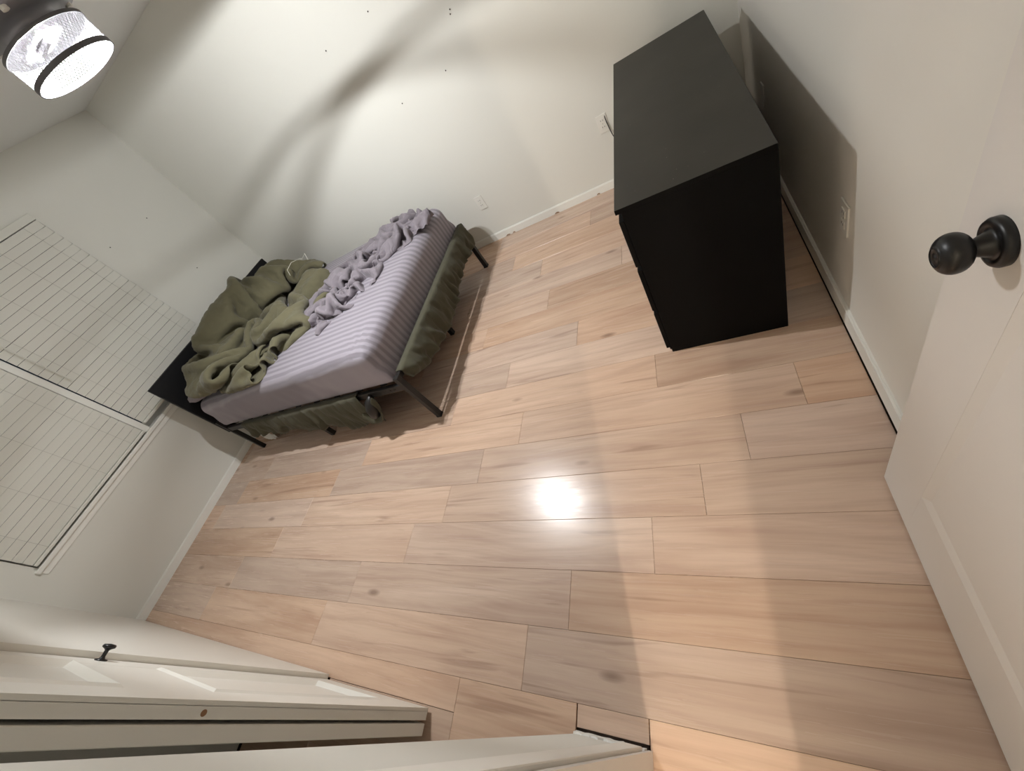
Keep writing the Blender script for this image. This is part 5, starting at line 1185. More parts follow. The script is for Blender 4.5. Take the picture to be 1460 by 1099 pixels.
23,-20,16,24,-15,-19,12,-7,-33,30,-18,0,7,-4,35,31,-13,-4,15,-5,-31,32,-11,0,32,-11,0,33,-12,0,26,-9,20,-20,1,29,-33,8,-7,-34,8,-1,-29,6,17,-30,7,17,2,5,35,36,2,5,28,5,-20,34,0,-5,
33,-3,9,32,0,-12,25,2,-24,14,5,-30,10,8,-32,34,1,-1,34,2,0,34,3,0,34,3,0,34,3,0,34,4,0,34,2,0,34,3,0,34,3,0,33,0,13,-706,508,55,-2,-33,8,1,-30,17,-1,-32,13,-1,-34,10,
-1,-35,4,-2,-30,-23,-19,12,-29,-30,18,-1,-24,16,-19,-27,20,-6,-27,21,-3,-27,19,6,-29,21,5,-21,10,-27,11,-23,-23,14,-31,0,14,-30,0,16,-30,0,15,-30,0,18,-27,0,19,-25,0,22,-25,0,21,-24,0,23,-24,0,
23,-24,0,23,-24,0,23,-25,0,21,-22,15,-1,-12,33,26,-22,10,20,-11,-27,12,-8,-31,30,-18,0,4,-2,35,32,-13,-2,13,-3,-32,32,-13,-1,31,-11,0,33,-12,0,19,-7,26,-18,1,28,-33,9,-9,-33,8,-1,-27,4,19,
-34,9,10,-3,5,34,33,1,14,31,3,-15,32,2,-14,34,-1,8,34,-1,-7,27,2,-21,19,3,-28,2,10,-34,33,1,-10,33,3,0,34,2,0,34,3,0,34,3,0,34,4,0,34,2,0,34,3,0,33,2,11,20,-13,27,
-663,479,9,3,-29,19,2,-29,19,0,-30,18,0,-32,12,-2,-36,-1,-13,-10,-33,-28,23,-4,-27,17,-11,-22,14,-21,-28,21,-2,-27,20,1,-26,20,6,-28,21,-3,-14,3,-33,14,-29,-14,14,-30,0,15,-30,0,15,-30,0,14,-30,0,
14,-25,13,20,-21,-11,21,-25,-2,21,-23,0,24,-25,0,22,-23,0,23,-24,0,23,-25,0,13,-18,26,0,-12,33,28,-22,0,7,-5,-34,21,-11,-25,29,-18,0,2,-1,35,32,-13,0,12,-2,-32,31,-13,-3,32,-11,0,32,-12,0,
18,-7,28,-21,3,27,-33,8,-10,-33,8,1,-26,4,23,-35,10,4,-9,5,33,30,1,19,34,2,-10,29,3,-18,35,-1,1,34,-1,-1,30,1,-18,22,3,-26,4,10,-34,24,2,-19,34,3,0,34,3,0,33,3,0,34,3,0,
34,3,0,34,2,0,34,3,10,19,-14,27,3,-31,17,-604,465,-27,6,-21,25,3,-29,19,4,-26,23,1,-32,13,-9,-32,-12,-25,14,-20,-25,23,1,-25,17,-16,-24,14,-18,-28,22,-4,-26,21,5,-26,20,10,-27,20,-13,-5,-7,-34,
15,-31,-6,14,-30,0,14,-31,0,15,-30,0,14,-30,0,11,-20,22,19,-28,2,18,-14,-24,23,-23,0,23,-24,0,22,-24,0,23,-24,0,23,-25,6,-3,-10,33,12,-17,28,27,-20,-10,1,-2,-35,24,-13,-22,29,-17,0,-2,0,35,
32,-14,5,13,0,-32,29,-13,-8,32,-12,0,33,-12,0,16,-6,30,-24,4,25,-32,9,-10,-31,6,9,-28,4,21,-35,11,-1,-16,6,29,27,1,24,35,1,-5,31,3,-15,33,1,-9,35,-2,3,30,2,-17,26,3,-22,10,6,-31,
12,5,-31,35,3,0,33,3,0,34,3,0,34,3,0,34,3,0,33,2,10,19,-13,27,2,-34,14,2,-33,-6,-548,450,-38,15,-8,31,4,-27,21,5,-26,22,-3,-34,6,-21,-21,-21,-20,30,-5,-23,23,-1,-28,20,-7,-25,18,-9,
-27,21,-5,-25,21,5,-27,21,9,-24,16,-21,3,-16,-32,15,-32,0,14,-30,0,14,-31,0,14,-30,0,14,-32,0,7,-13,29,20,-29,1,13,-6,-30,24,-25,0,24,-24,0,22,-24,0,23,-25,0,20,-23,15,-8,-6,34,17,-20,24,
24,-18,-18,-2,0,-35,25,-13,-20,29,-17,0,-4,2,34,30,-14,12,15,-2,-30,26,-11,-16,32,-12,0,32,-11,0,12,-6,33,-22,4,23,-33,9,-9,-29,5,16,-30,5,18,-34,11,-6,-21,7,25,22,1,28,35,1,0,34,1,-10,
32,2,-10,34,0,-5,32,1,-13,27,3,-22,16,5,-30,2,6,-35,35,3,-3,34,3,0,33,3,0,34,3,0,33,2,9,20,-13,28,0,-33,14,2,-34,-9,3,-33,-3,-503,419,-39,27,8,17,13,-13,30,2,-30,18,-11,-32,-5,
-28,-5,-23,-28,19,-10,-22,29,0,-14,31,5,-25,24,0,-25,23,5,-26,21,4,-26,23,8,-22,11,-26,10,-25,-23,14,-31,0,13,-31,0,15,-31,0,14,-30,0,14,-31,0,3,-8,34,21,-28,1,9,-3,-34,24,-24,-1,23,-24,0,
23,-24,0,23,-26,0,15,-20,24,-10,-4,33,21,-22,20,20,-15,-24,-4,2,-34,25,-15,-19,30,-17,0,-5,3,34,27,-13,17,24,-9,-21,14,-3,-30,33,-11,0,33,-12,0,10,-5,33,-23,4,25,-33,9,-4,-28,3,19,-32,7,13,
-33,11,-10,-25,8,21,17,1,31,35,1,3,35,0,-3,33,2,-9,30,1,-16,35,2,-8,23,3,-25,14,5,-30,6,5,-34,34,3,-6,34,3,0,34,3,0,33,3,9,20,-13,27,1,-33,15,0,-33,-9,2,-34,-2,2,-35,-1,
-461,385,-39,34,18,1,24,3,24,5,-28,22,-20,-25,-16,-27,11,-14,-28,28,2,-29,16,-19,-19,27,0,-20,33,5,-19,28,11,-22,25,17,-26,23,8,-19,6,-30,16,-30,-11,13,-31,0,14,-32,0,14,-30,0,14,-30,0,12,-28,1,
2,-6,35,20,-29,1,8,1,-33,23,-22,-4,23,-24,0,23,-25,0,24,-26,2,8,-15,30,-9,-6,34,24,-22,14,18,-14,-26,-7,4,-35,24,-14,-19,30,-17,0,-6,4,35,25,-12,18,24,-10,-20,11,-2,-33,33,-11,0,33,-12,0,
9,-5,34,-24,6,25,-32,7,5,-29,3,16,-33,8,10,-31,11,-14,-28,8,18,10,3,33,34,0,7,34,1,-10,31,0,-14,29,-1,-19,34,5,2,27,3,-21,1,2,-35,19,8,-28,33,4,-9,35,3,0,32,2,10,24,-11,25,
2,-31,18,-2,-35,-6,0,-34,-5,2,-35,-1,1,-34,0)
dv = tag(cloth('duvet', DUVET, 64, 64, M_OLIVE, 0.02, (-2.95, 1.85, 0.66)), 'olive green duvet heaped in folds at the head of the bed', 'duvet')
bm = bmesh.new()
tube(bm, [(-3.10, 2.43, .80), (-3.16, 2.50, .83), (-3.12, 2.56, .85), (-3.02, 2.57, .84), (-2.94, 2.52, .84), (-2.90, 2.55, .86), (-2.86, 2.49, .82)], .0022, 6)
put('drawstring', bm, M_CORDW, dv, True)
TOPSHEET = (
-2286,1587,646,17,12,1,16,13,-1,19,11,0,19,9,0,25,-1,0,15,14,5,3,20,-5,2,22,0,1,23,0,-2,23,0,5,12,26,24,-17,-1,16,-15,-18,23,-17,-7,2,-1,32,3,22,-2,2,21,-2,19,0,-23,21,-13,-5,
22,-16,0,19,5,15,-1,21,-7,-5,23,-7,-9,23,-1,-7,22,0,-1,15,24,-1,16,-23,-4,15,23,3,13,-24,3,19,0,9,18,0,12,-22,4,5,-22,9,22,-12,14,9,8,-26,17,12,-1,17,12,0,13,15,0,16,3,22,
16,11,-9,7,18,-13,-24,16,0,-12,21,0,-8,23,0,-11,20,0,-10,21,0,-11,23,0,-7,18,18,4,20,-14,22,10,-4,13,17,0,4,21,0,-3,25,0,-2,22,0,2,21,0,1,4,33,2,22,5,-13,21,14,0,20,-3,
20,-17,-4,21,-12,-19,24,-7,-8,27,-7,0,25,-3,-10,24,3,-6,21,6,-1,22,6,5,18,11,-6,15,15,2,8,19,4,-7,23,-4,-24,13,1,-16,18,-3,23,4,0,21,6,0,23,5,1,17,2,21,19,9,0,3,15,-22,
23,3,2,20,-1,19,10,12,-21,-22,17,0,-20,15,0,-618,-853,0,17,12,0,17,11,0,18,11,6,15,11,14,6,20,12,-1,20,-13,2,18,-18,1,22,-1,3,20,0,1,20,11,14,-5,26,24,-17,-3,21,-16,-1,12,-12,-28,
-3,20,14,10,15,-19,5,19,0,20,-17,0,21,-14,7,24,-8,15,8,20,12,-4,20,-16,-6,19,-18,-8,23,0,-6,21,1,-1,18,19,-3,16,-20,-4,20,17,4,19,-17,6,19,1,15,7,22,11,-22,6,17,-16,15,24,2,-3,
-6,5,-31,15,11,-10,16,11,0,13,11,19,17,10,6,19,8,5,19,8,1,-14,20,1,3,17,-30,-9,20,-2,-10,21,0,-10,20,0,-10,22,0,-6,12,30,-9,24,7,-1,21,-8,1,15,-28,2,20,-1,-1,21,0,-3,22,0,
3,20,0,1,5,34,1,23,0,2,17,-13,15,16,-6,19,4,13,21,-14,17,25,-10,2,22,-3,-15,19,2,-16,22,1,-16,19,7,0,17,4,19,15,9,-19,15,8,21,13,13,13,4,22,1,-12,20,-8,-21,19,0,7,14,-26,
22,5,-1,22,4,9,14,1,25,20,8,4,8,15,-20,21,5,-3,21,1,17,23,4,-8,-11,17,-24,-20,16,0,-615,-887,0,15,12,12,10,16,14,6,19,12,0,22,4,-1,22,-11,2,15,-22,0,21,-9,2,21,0,2,21,0,
6,5,33,21,-13,5,23,-13,-5,24,-18,-1,-3,9,-32,0,22,0,6,21,0,18,1,25,20,-21,-5,23,-12,12,20,4,16,-2,20,-16,-2,21,-4,-5,12,-27,-7,22,12,-6,22,4,-7,21,-3,-1,21,-14,1,20,0,-1,22,11,
10,14,14,19,-2,21,21,-19,15,22,1,6,17,8,-18,-12,4,-27,12,9,-22,17,11,0,18,9,1,19,8,2,15,10,11,25,7,-13,17,7,23,2,17,-13,-8,22,-11,-11,21,0,-10,21,0,-9,20,0,-9,18,19,-20,10,-17,
-24,18,-2,-11,25,0,2,20,1,-2,23,0,2,20,2,0,21,6,4,21,7,23,-4,-16,18,10,0,14,13,0,14,13,0,17,9,18,20,-5,27,23,-5,5,13,5,-23,14,3,-27,21,6,0,15,2,24,10,8,-24,19,9,8,
2,6,32,9,15,18,5,21,0,0,18,-15,-12,20,-17,10,14,-17,21,5,9,15,-2,31,20,7,5,18,10,-9,14,11,-15,23,4,0,22,2,11,9,11,-27,-18,16,-14,-636,-908,28,5,19,10,5,20,6,4,21,2,0,20,-13,
0,20,-12,0,19,-14,1,22,-7,1,21,0,5,18,11,17,-13,24,21,-14,-3,20,-14,-12,22,-13,1,-8,25,-4,1,22,0,10,17,6,22,-15,15,20,-9,13,23,-4,12,16,14,-1,-8,6,-33,-5,25,2,-4,9,-31,-4,21,0,
-5,20,0,-9,24,0,-8,23,0,6,19,15,8,17,18,12,9,18,19,2,20,27,-1,14,20,8,-8,15,9,-19,-12,2,-30,7,6,-28,18,12,0,18,10,0,17,8,0,14,7,1,23,10,11,15,4,23,16,11,6,8,17,-10,
1,21,-15,-7,21,-11,-12,22,-5,-16,20,0,-16,15,0,-22,14,0,-15,10,29,-9,21,8,7,19,-6,3,22,1,-2,19,11,6,20,2,23,-6,-22,20,3,-14,18,10,-9,14,11,0,16,19,0,10,17,19,5,8,31,14,4,-20,
10,4,-30,21,5,0,11,5,25,10,3,-25,21,6,0,-2,5,33,2,12,28,7,19,9,6,20,-1,5,19,-16,-2,17,-23,19,9,0,17,2,22,19,5,11,21,7,0,19,8,-8,19,9,-12,21,3,6,19,7,-14,-2,13,-28,
-676,-912,13,5,19,12,5,18,11,5,20,11,6,21,2,2,23,-12,-3,16,-17,-6,22,-27,4,18,12,17,4,21,15,-19,-7,22,-16,4,23,-11,9,22,3,13,6,20,1,-9,23,-2,5,22,2,22,-11,11,21,-6,14,22,3,7,
6,15,-21,-14,-8,-21,-6,21,-15,-1,10,-28,-1,16,0,-11,23,0,-3,22,10,4,20,17,13,14,17,14,13,15,20,2,-11,24,6,2,10,19,-2,5,18,4,9,17,10,1,5,-30,-2,3,-32,18,11,0,17,10,0,19,10,0,
17,9,0,15,-1,29,17,4,19,15,11,9,12,17,-4,6,19,-9,2,20,-9,-3,23,-8,-10,21,-12,-14,19,-15,-25,15,0,-8,2,37,-8,6,26,13,17,-17,-1,23,-5,-4,21,17,4,17,10,9,19,-17,14,5,-22,27,-10,-2,
17,11,0,-10,25,7,2,20,0,9,17,11,12,2,-31,15,11,-14,20,5,1,13,5,24,11,3,-25,19,5,0,19,2,23,-18,11,18,-2,15,23,5,21,9,8,20,-4,14,15,-10,13,11,-6,17,9,-4,18,5,17,20,7,-4,
21,7,1,20,6,1,21,7,-7,20,6,-8,10,10,-24,-702,-918,-14,6,17,14,6,20,7,8,18,2,13,14,-1,-9,23,1,-6,19,-4,-1,24,-13,15,8,25,20,-1,16,11,-22,-10,23,-14,7,23,-1,13,18,11,8,14,14,7,
5,20,-2,-8,24,0,22,7,-1,18,-9,20,21,7,-3,-4,9,-30,-18,-10,-12,-8,6,-31,2,11,-24,7,14,24,16,15,3,8,18,-9,3,23,8,6,9,29,15,10,15,14,13,8,7,19,3,-4,26,-8,4,17,-13,6,19,0,
7,12,-27,1,2,-33,17,12,0,18,11,0,18,10,0,18,9,9,14,-2,26,13,-3,29,15,14,7,9,14,-18,5,13,-21,2,20,-1,-2,21,12,-5,22,-6,-5,23,-7,-10,23,-17,-18,9,16,-22,7,30,19,6,14,25,1,-2,
7,18,-5,4,19,-5,8,18,0,5,20,-4,4,11,-29,15,0,-28,-10,21,0,0,21,8,0,18,20,16,7,-21,16,11,-7,20,7,0,14,7,17,18,3,-17,21,3,0,23,3,0,-18,7,23,-15,12,19,1,22,10,9,19,1,
12,18,-2,15,13,4,19,9,4,20,8,5,21,7,0,21,6,0,21,7,-4,21,6,3,22,4,0,20,6,-12,-725,-920,-48,13,15,-1,14,15,-1,15,12,-1,13,16,0,-1,20,0,0,19,0,9,12,23,-1,-1,30,-2,12,23,
19,-20,0,22,0,10,16,12,-5,16,10,-15,9,10,25,13,11,18,13,15,5,5,21,-9,22,-2,15,17,9,-14,-10,6,-30,-18,-7,-17,-12,0,-27,-2,9,-32,14,16,2,8,14,28,16,11,15,29,-3,0,18,13,0,13,19,-3,
4,19,4,-15,24,3,-8,22,1,-2,22,0,4,21,-9,9,17,-15,8,9,-26,16,11,0,18,11,0,18,11,0,16,2,25,12,-9,27,14,7,23,14,15,-9,9,-2,-31,4,19,-11,2,20,-9,-4,17,25,-4,20,-11,-5,20,-12,
-11,20,-13,-14,24,4,-6,16,30,25,1,5,27,-15,-3,15,14,1,4,20,-7,5,18,-6,18,9,15,10,18,-7,5,16,-14,-5,17,-22,1,18,0,5,10,32,-2,23,8,-4,21,-18,13,8,-22,20,8,0,20,6,0,21,4,0,
25,2,0,7,-8,28,-10,6,28,-3,19,-22,-3,20,-13,7,21,-5,12,15,5,16,16,9,14,13,11,18,11,10,19,8,8,22,6,5,22,5,3,21,5,-2,22,6,-3,-736,-922,-61,15,13,-1,15,14,0,15,12,0,11,9,20,
-5,19,-19,1,22,0,9,3,31,1,-7,30,8,2,30,21,3,15,18,11,-8,12,10,-22,17,11,-13,18,10,10,3,11,28,10,12,23,18,12,10,18,11,-1,16,9,-18,-15,0,-25,-15,1,-26,-13,-1,-25,-3,4,-35,12,18,-3,
20,10,-1,23,3,9,23,-1,4,17,13,-1,10,17,-1,10,19,3,5,20,8,-5,23,7,-18,19,-13,-9,20,-7,-2,23,-10,9,19,2,17,14,-1,19,10,-1,20,9,11,10,-12,32,14,1,26,15,14,9,11,8,-26,8,-9,-24,
5,18,-16,0,22,-7,-5,11,30,-4,22,-10,-5,15,-22,-6,19,12,-9,20,18,24,0,1,11,14,-22,20,3,-7,18,10,-4,12,14,-1,15,12,4,17,7,14,7,18,-14,11,16,-4,4,19,0,0,21,0,1,17,20,-1,20,7,
-5,21,12,-3,20,-6,4,18,-20,19,7,-13,27,5,1,23,0,11,20,-3,19,-2,-8,42,-5,20,-13,9,10,-24,7,5,-30,12,16,9,12,15,9,12,16,1,13,16,1,12,16,3,14,15,5,16,12,10,18,9,11,21,7,8,
-742,-926,-63,15,13,0,16,14,0,16,12,1,7,-2,33,11,17,0,-16,21,-15,12,15,15,0,-3,37,12,1,26,21,5,12,21,9,0,15,11,-18,12,10,-20,18,10,-7,12,11,21,8,11,23,11,14,20,17,11,3,19,10,-6,
-3,0,-41,-14,1,-24,-3,-4,-33,14,-20,-12,-6,19,21,1,23,-3,20,10,-3,24,1,6,9,14,-16,8,12,-20,11,18,0,9,18,0,13,18,0,4,20,5,-9,19,10,-24,18,18,13,16,1,20,7,-5,14,13,5,-5,21,-3,
17,1,24,11,-1,27,13,15,-14,9,-6,-29,9,-9,-29,-2,21,-8,0,23,-2,-1,8,33,-3,21,0,-6,12,-32,-5,24,-1,7,18,2,26,-7,-2,26,-2,0,26,1,0,17,12,0,15,14,0,15,13,0,17,13,1,11,15,-1,
10,21,0,5,21,4,3,21,8,-1,21,12,-4,18,18,-1,23,3,-3,22,-7,-7,21,7,6,18,-15,24,-9,1,23,-12,6,28,-10,8,23,6,16,-11,22,14,7,5,-27,5,1,-34,12,16,8,12,14,9,13,16,-1,12,15,2,
13,16,-3,13,16,-2,13,15,-1,12,17,1,14,15,5,-765,-909,-32,17,12,0,17,12,0,16,11,8,4,0,33,18,5,19,-11,21,-1,-3,21,-14,4,5,31,16,2,23,21,5,11,19,8,1,17,11,-9,14,10,-18,12,9,-21,
9,8,26,11,14,15,17,12,6,17,10,0,17,12,2,5,6,-28,3,-7,-33,6,-11,-28,14,-20,-16,-1,9,32,-10,16,22,7,19,6,11,17,-12,9,15,-18,-3,11,-29,11,16,-8,11,16,0,8,18,1,17,2,30,7,15,14,
-17,19,12,20,7,-3,11,17,5,3,19,8,-15,22,-7,8,22,2,15,-3,22,8,0,-33,13,-16,-20,4,6,-31,3,17,20,-1,16,-20,-4,11,29,-1,20,6,-12,21,-14,9,20,5,26,-5,-1,24,-2,1,24,3,5,22,7,2,
19,11,-1,17,12,0,18,12,-1,16,14,1,14,17,1,11,18,2,9,19,-2,7,20,2,4,20,6,2,25,5,-4,22,0,-5,22,6,-11,23,8,-8,22,4,21,5,-7,23,-14,5,24,1,1,14,2,-29,-16,-13,14,25,-5,-12,
20,6,-3,14,17,-3,14,15,2,13,16,0,13,16,-1,13,16,0,13,15,0,13,16,-1,12,16,0,14,15,2,-803,-872,-30,17,11,-2,15,11,0,17,11,20,18,5,14,27,-4,-2,12,9,23,-8,23,0,-14,19,3,10,5,26,
23,-14,-7,22,-1,3,-2,23,-6,9,19,-4,14,14,-4,20,7,4,24,0,5,24,-5,11,16,12,-1,24,3,12,11,16,-10,1,6,-32,9,-16,-22,4,-5,-33,-19,15,16,-13,15,19,-9,14,25,8,19,-14,15,16,2,-2,10,-27,
6,15,-21,10,17,0,11,13,22,14,3,23,18,-4,28,3,19,15,0,21,-4,-2,19,-18,5,13,22,2,21,8,-4,21,-12,21,-20,-8,2,8,-32,8,-7,-30,4,17,-14,2,13,25,-1,13,-25,8,17,0,12,11,0,13,18,18,
-4,3,32,12,15,8,18,10,-4,17,12,-11,18,6,-16,18,10,-2,20,10,2,15,12,10,17,9,13,13,16,2,17,12,8,12,17,2,10,18,4,7,19,4,4,21,5,2,22,4,-3,22,5,-4,23,2,-16,21,5,21,4,-3,
18,9,-1,11,6,-29,2,-8,-31,1,-24,-7,21,-4,-14,26,5,-6,21,10,0,18,15,0,13,16,0,13,17,0,14,15,0,14,15,1,13,15,-1,12,16,0,12,17,0,-811,-855,30,11,15,-19,15,14,-11,19,12,1,24,3,21,
23,2,5,28,-7,2,0,17,16,-15,21,-6,0,14,24,17,-19,-12,23,-12,-2,14,16,6,1,18,-15,8,18,-6,24,-1,13,24,-2,7,23,-1,5,23,10,2,19,6,7,19,9,7,7,18,-6,2,2,-37,1,-1,-32,-21,15,4,
-4,6,36,-7,11,30,-17,22,14,-7,21,-21,1,15,-24,3,12,-33,16,6,20,16,-3,16,24,-3,24,0,17,22,-2,22,1,2,18,-18,-1,22,0,3,12,27,1,23,4,6,3,-29,20,-20,-13,3,5,-30,3,11,-30,3,22,0,
-2,16,22,4,15,-21,10,17,-1,11,16,0,12,17,7,-5,6,35,17,13,7,17,11,-6,18,6,-20,18,11,-7,17,10,5,18,11,11,17,6,21,16,7,18,15,15,2,16,13,7,12,17,2,6,19,-13,5,18,-8,3,19,15,
3,18,14,3,19,14,4,20,13,2,21,6,7,20,-12,7,12,-26,3,-3,-33,2,-18,-21,9,-5,-31,26,-1,0,23,3,0,20,9,0,15,14,0,13,16,0,12,15,0,14,16,0,13,15,0,13,15,0,13,16,0,11,16,0,
-768,-879,41,9,13,-16,16,10,-19,18,9,-6,17,11,0,19,8,0,19,9,3,13,12,17,0,17,23,-12,20,8,5,-15,-27,25,-16,-5,23,-2,17,9,17,2,2,17,-25,10,18,3,19,5,15,28,-8,-5,22,2,6,24,4,6,
21,6,6,23,10,10,2,16,-25,-12,15,-26,-20,13,-3,-10,9,28,-21,9,14,-24,1,16,-12,21,0,2,12,-32,21,-2,-15,13,8,27,14,1,25,9,11,17,-5,24,2,1,20,-5,2,19,-15,-3,18,18,0,20,12,4,20,-2,
14,-17,-19,16,-10,-22,1,12,-26,-1,18,-21,1,21,-2,2,19,15,7,17,-15,10,19,0,9,17,0,12,16,0,4,9,33,12,12,9,17,9,-14,19,9,-11,20,10,-2,16,12,11,15,5,23,16,7,21,18,9,13,16,11,9,
15,14,4,10,18,-3,6,18,-12,3,16,-21,8,19,0,4,21,10,0,17,19,0,19,19,3,20,9,6,20,-11,7,10,-27,3,-10,-28,7,-3,-35,21,1,-16,24,-1,1,23,-3,21,13,11,-22,13,13,0,13,15,0,12,15,0,
12,16,0,12,15,0,13,16,0,12,16,0,13,16,0,-726,-902,57,6,19,-11,-4,22,-8,9,14,-18,12,15,-20,22,6,0,16,11,0,17,10,0,16,10,18,3,13,22,-4,-7,-35,21,-15,-5,24,-10,3,21,3,22,9,15,-15,
4,19,-10,0,21,0,25,-3,0,21,5,5,21,6,9,16,10,15,12,10,23,16,15,-6,-5,16,-22,-16,13,-24,-24,0,0,-19,-6,11,-18,-4,16,-24,14,10,22,4,-9,23,1,2,22,7,1,15,16,7,0,21,9,-18,21,3,
-12,20,4,-7,21,6,0,23,6,10,18,-2,13,17,-8,20,1,7,23,-15,7,-16,15,-24,-12,11,-23,-7,16,-23,6,23,0,7,20,0,12,18,0,8,17,0,9,17,0,9,14,24,17,10,9,17,11,2,17,8,-4,17,12,-6,
15,5,20,18,8,17,17,8,17,18,11,-1,17,11,3,19,2,-12,1,20,9,3,20,5,8,18,-5,2,18,-16,6,19,1,4,19,12,-3,16,24,1,20,12,8,19,-15,5,9,-26,11,6,-31,15,-3,-24,24,-1,-1,23,-11,18,
22,5,1,-1,7,-33,12,15,0,12,15,0,13,15,0,13,15,0,13,15,0,12,16,0,13,16,0,12,16,0,-711,-906,84,14,15,-9,5,19,-13,-1,19,-14,6,17,-17,17,10,-8,9,13,-21,16,12,-2,15,11,4,10,11,22,
13,-9,-26,22,-13,0,25,-13,0,4,7,35,21,2,3,10,18,-8,-10,27,-6,14,10,-18,23,1,-6,21,7,0,16,8,18,7,7,31,13,13,13,2,17,-21,-12,15,-23,-25,2,-14,-23,-5,-4,-17,-10,0,-13,-16,9,25,9,-9,
18,11,0,19,16,0,13,15,9,11,18,9,-5,23,13,-22,19,-8,-16,20,4,-4,22,8,24,6,-3,20,7,1,17,10,0,24,1,11,-11,20,9,-20,18,-19,-26,9,-7,7,19,2,15,13,3,17,14,0,15,12,-4,15,13,-7,
8,19,-21,3,17,0,6,20,5,10,16,13,14,12,9,17,8,20,20,8,12,17,8,8,20,12,5,19,6,-12,19,-4,-17,15,13,4,-12,23,9,-2,19,9,2,21,6,5,19,-3,4,19,-1,-3,17,21,11,16,-6,26,-8,-6,
-6,12,-25,16,2,-24,22,5,14,12,12,7,20,7,3,16,11,-16,-6,-3,-35,11,16,0,13,15,0,12,15,0,13,16,0,13,15,0,12,15,0,13,16,0,12,16,0,-707,-906,65,9,16,17,12,17,1,8,18,-11,7,17,-11,
9,17,-18,6,11,-26,13,13,-16,17,13,-1,19,10,4,25,-8,-4,24,-18,0,23,-4,0,-7,4,32,14,2,26,21,7,3,10,16,-12,-3,21,-15,19,7,-10,9,9,-24,15,10,16,9,5,27,7,8,29,7,18,-10,-8,16,-26,
-26,-5,-3,-18,-6,-4,-22,-7,-3,-15,-10,-26,21,12,0,18,11,0,18,13,0,13,15,0,13,17,0,14,15,1,-8,21,-1,-18,18,0,-16,19,0,23,6,0,22,4,1,23,4,1,16,13,13,-23,9,13,-16,10,30,-15,21,7,
21,7,-14,19,8,-12,15,12,-10,14,12,-9,14,15,-11,12,19,-8,5,20,-1,5,20,0,6,19,0,8,20,0,9,14,14,17,12,12,24,-4,8,5,21,1,15,12,-1,20,-2,-15,20,9,-4,7,19,12,-9,23,8,-18,16,9,
-5,22,12,2,21,10,11,18,-6,23,-3,-8,21,-16,10,-1,10,-28,28,1,2,19,5,-8,11,17,-7,7,21,-7,0,20,16,-8,4,-29,11,17,-1,14,14,2,13,15,-1,12,16,0,13,15,-1,12,16,0,13,16,0,11,16,3,
-683,-909,36,-7,14,23,3,19,17,8,18,-6,9,18,-9,9,18,-14,8,13,-23,19,6,-1,24,6,7,25,-1,4,24,-4,0,25,-2,-8,12,6,-29,7,5,25,-1,2,32,20,4,16,21,7,3,5,19,-14,-2,16,-22,2,7,-34,
13,4,24,12,-8,32,5,20,1,5,18,-1,0,23,-8,-23,-6,3,-21,-5,-13,-20,-6,-11,-14,-8,-25,19,11,-8,18,11,0,16,13,0,15,14,1,17,8,19,14,15,11,10,20,-1,-7,20,-14,-24,22,6,5,14,-22,20,5,0,
20,8,0,23,9,0,-5,5,34,-11,7,28,-19,11,24,21,3,-3,18,5,-17,18,8,-13,15,11,-10,16,15,-9,8,21,-6,6,18,-3,5,20,2,8,16,-4,13,15,-7,12,14,7,4,10,-23,13,14,0,7,22,0,8,11,0,
12,15,0,15,8,0,13,15,0,-1,17,1,-9,19,8,-11,19,15,-7,22,11,20,5,-6,23,-12,3,17,-17,11,18,3,-21,13,14,-16,5,16,-6,6,23,0,2,24,9,5,5,30,-4,21,-17,23,5,11,19,12,4,15,15,0,
10,16,-3,13,16,0,12,16,-1,8,20,0,-1,21,-6,-665,-901,-9,-17,16,18,-10,10,30,7,19,-6,12,12,-19,21,4,-17,22,1,-2,24,7,19,19,2,-9,19,11,-24,27,-12,11,3,16,-17,5,22,-2,12,8,23,13,7,24,
11,9,20,19,-1,26,-2,9,-27,2,0,-35,20,-7,-20,17,3,24,23,5,0,4,22,-6,-7,23,-2,-9,24,-6,-21,14,11,-24,-2,3,-22,-8,-12,-18,-7,-19,18,10,-4,16,10,5,17,9,15,15,14,1,14,14,0,17,11,-9,
3,14,28,11,15,13,0,23,-13,-13,20,-12,11,13,-15,20,10,-11,20,6,-2,12,7,25,-17,9,26,-21,9,15,15,3,26,23,1,-5,24,-1,-1,19,6,-14,10,17,-4,5,18,-4,6,21,-5,6,19,-2,7,19,-3,2,19,-9,
8,19,-11,2,8,-34,11,15,0,8,17,0,10,17,0,12,15,8,18,4,12,20,6,13,-14,14,-23,-9,16,-10,-6,25,0,10,18,0,22,-11,10,11,-14,27,16,-7,-21,7,18,-16,11,17,0,7,19,0,4,20,9,5,18,14,
7,9,30,9,19,5,14,14,-2,16,14,-5,12,15,-9,12,15,-6,12,15,-4,12,17,-7,7,11,23,7,19,7,-673,-904,-55,-15,16,21,-7,10,25,20,7,-14,22,3,-5,21,3,7,24,1,3,21,6,-6,18,6,-15,14,9,-16,
5,11,32,3,22,-19,7,19,6,11,14,20,14,6,22,16,-2,27,21,-15,8,7,2,-39,9,0,-23,26,-7,-3,20,6,-15,9,18,-15,3,22,-1,-12,24,0,-15,21,0,-16,20,0,-21,15,11,-25,-3,-11,-23,-5,7,19,-4,23,
14,15,-5,15,14,-3,17,9,-22,14,12,0,15,15,0,8,15,19,-2,14,27,6,18,18,11,18,-6,13,10,-15,11,16,-14,6,13,-23,19,9,5,-4,8,30,-22,8,14,6,5,29,23,1,15,22,1,-6,5,-4,-33,10,15,5,
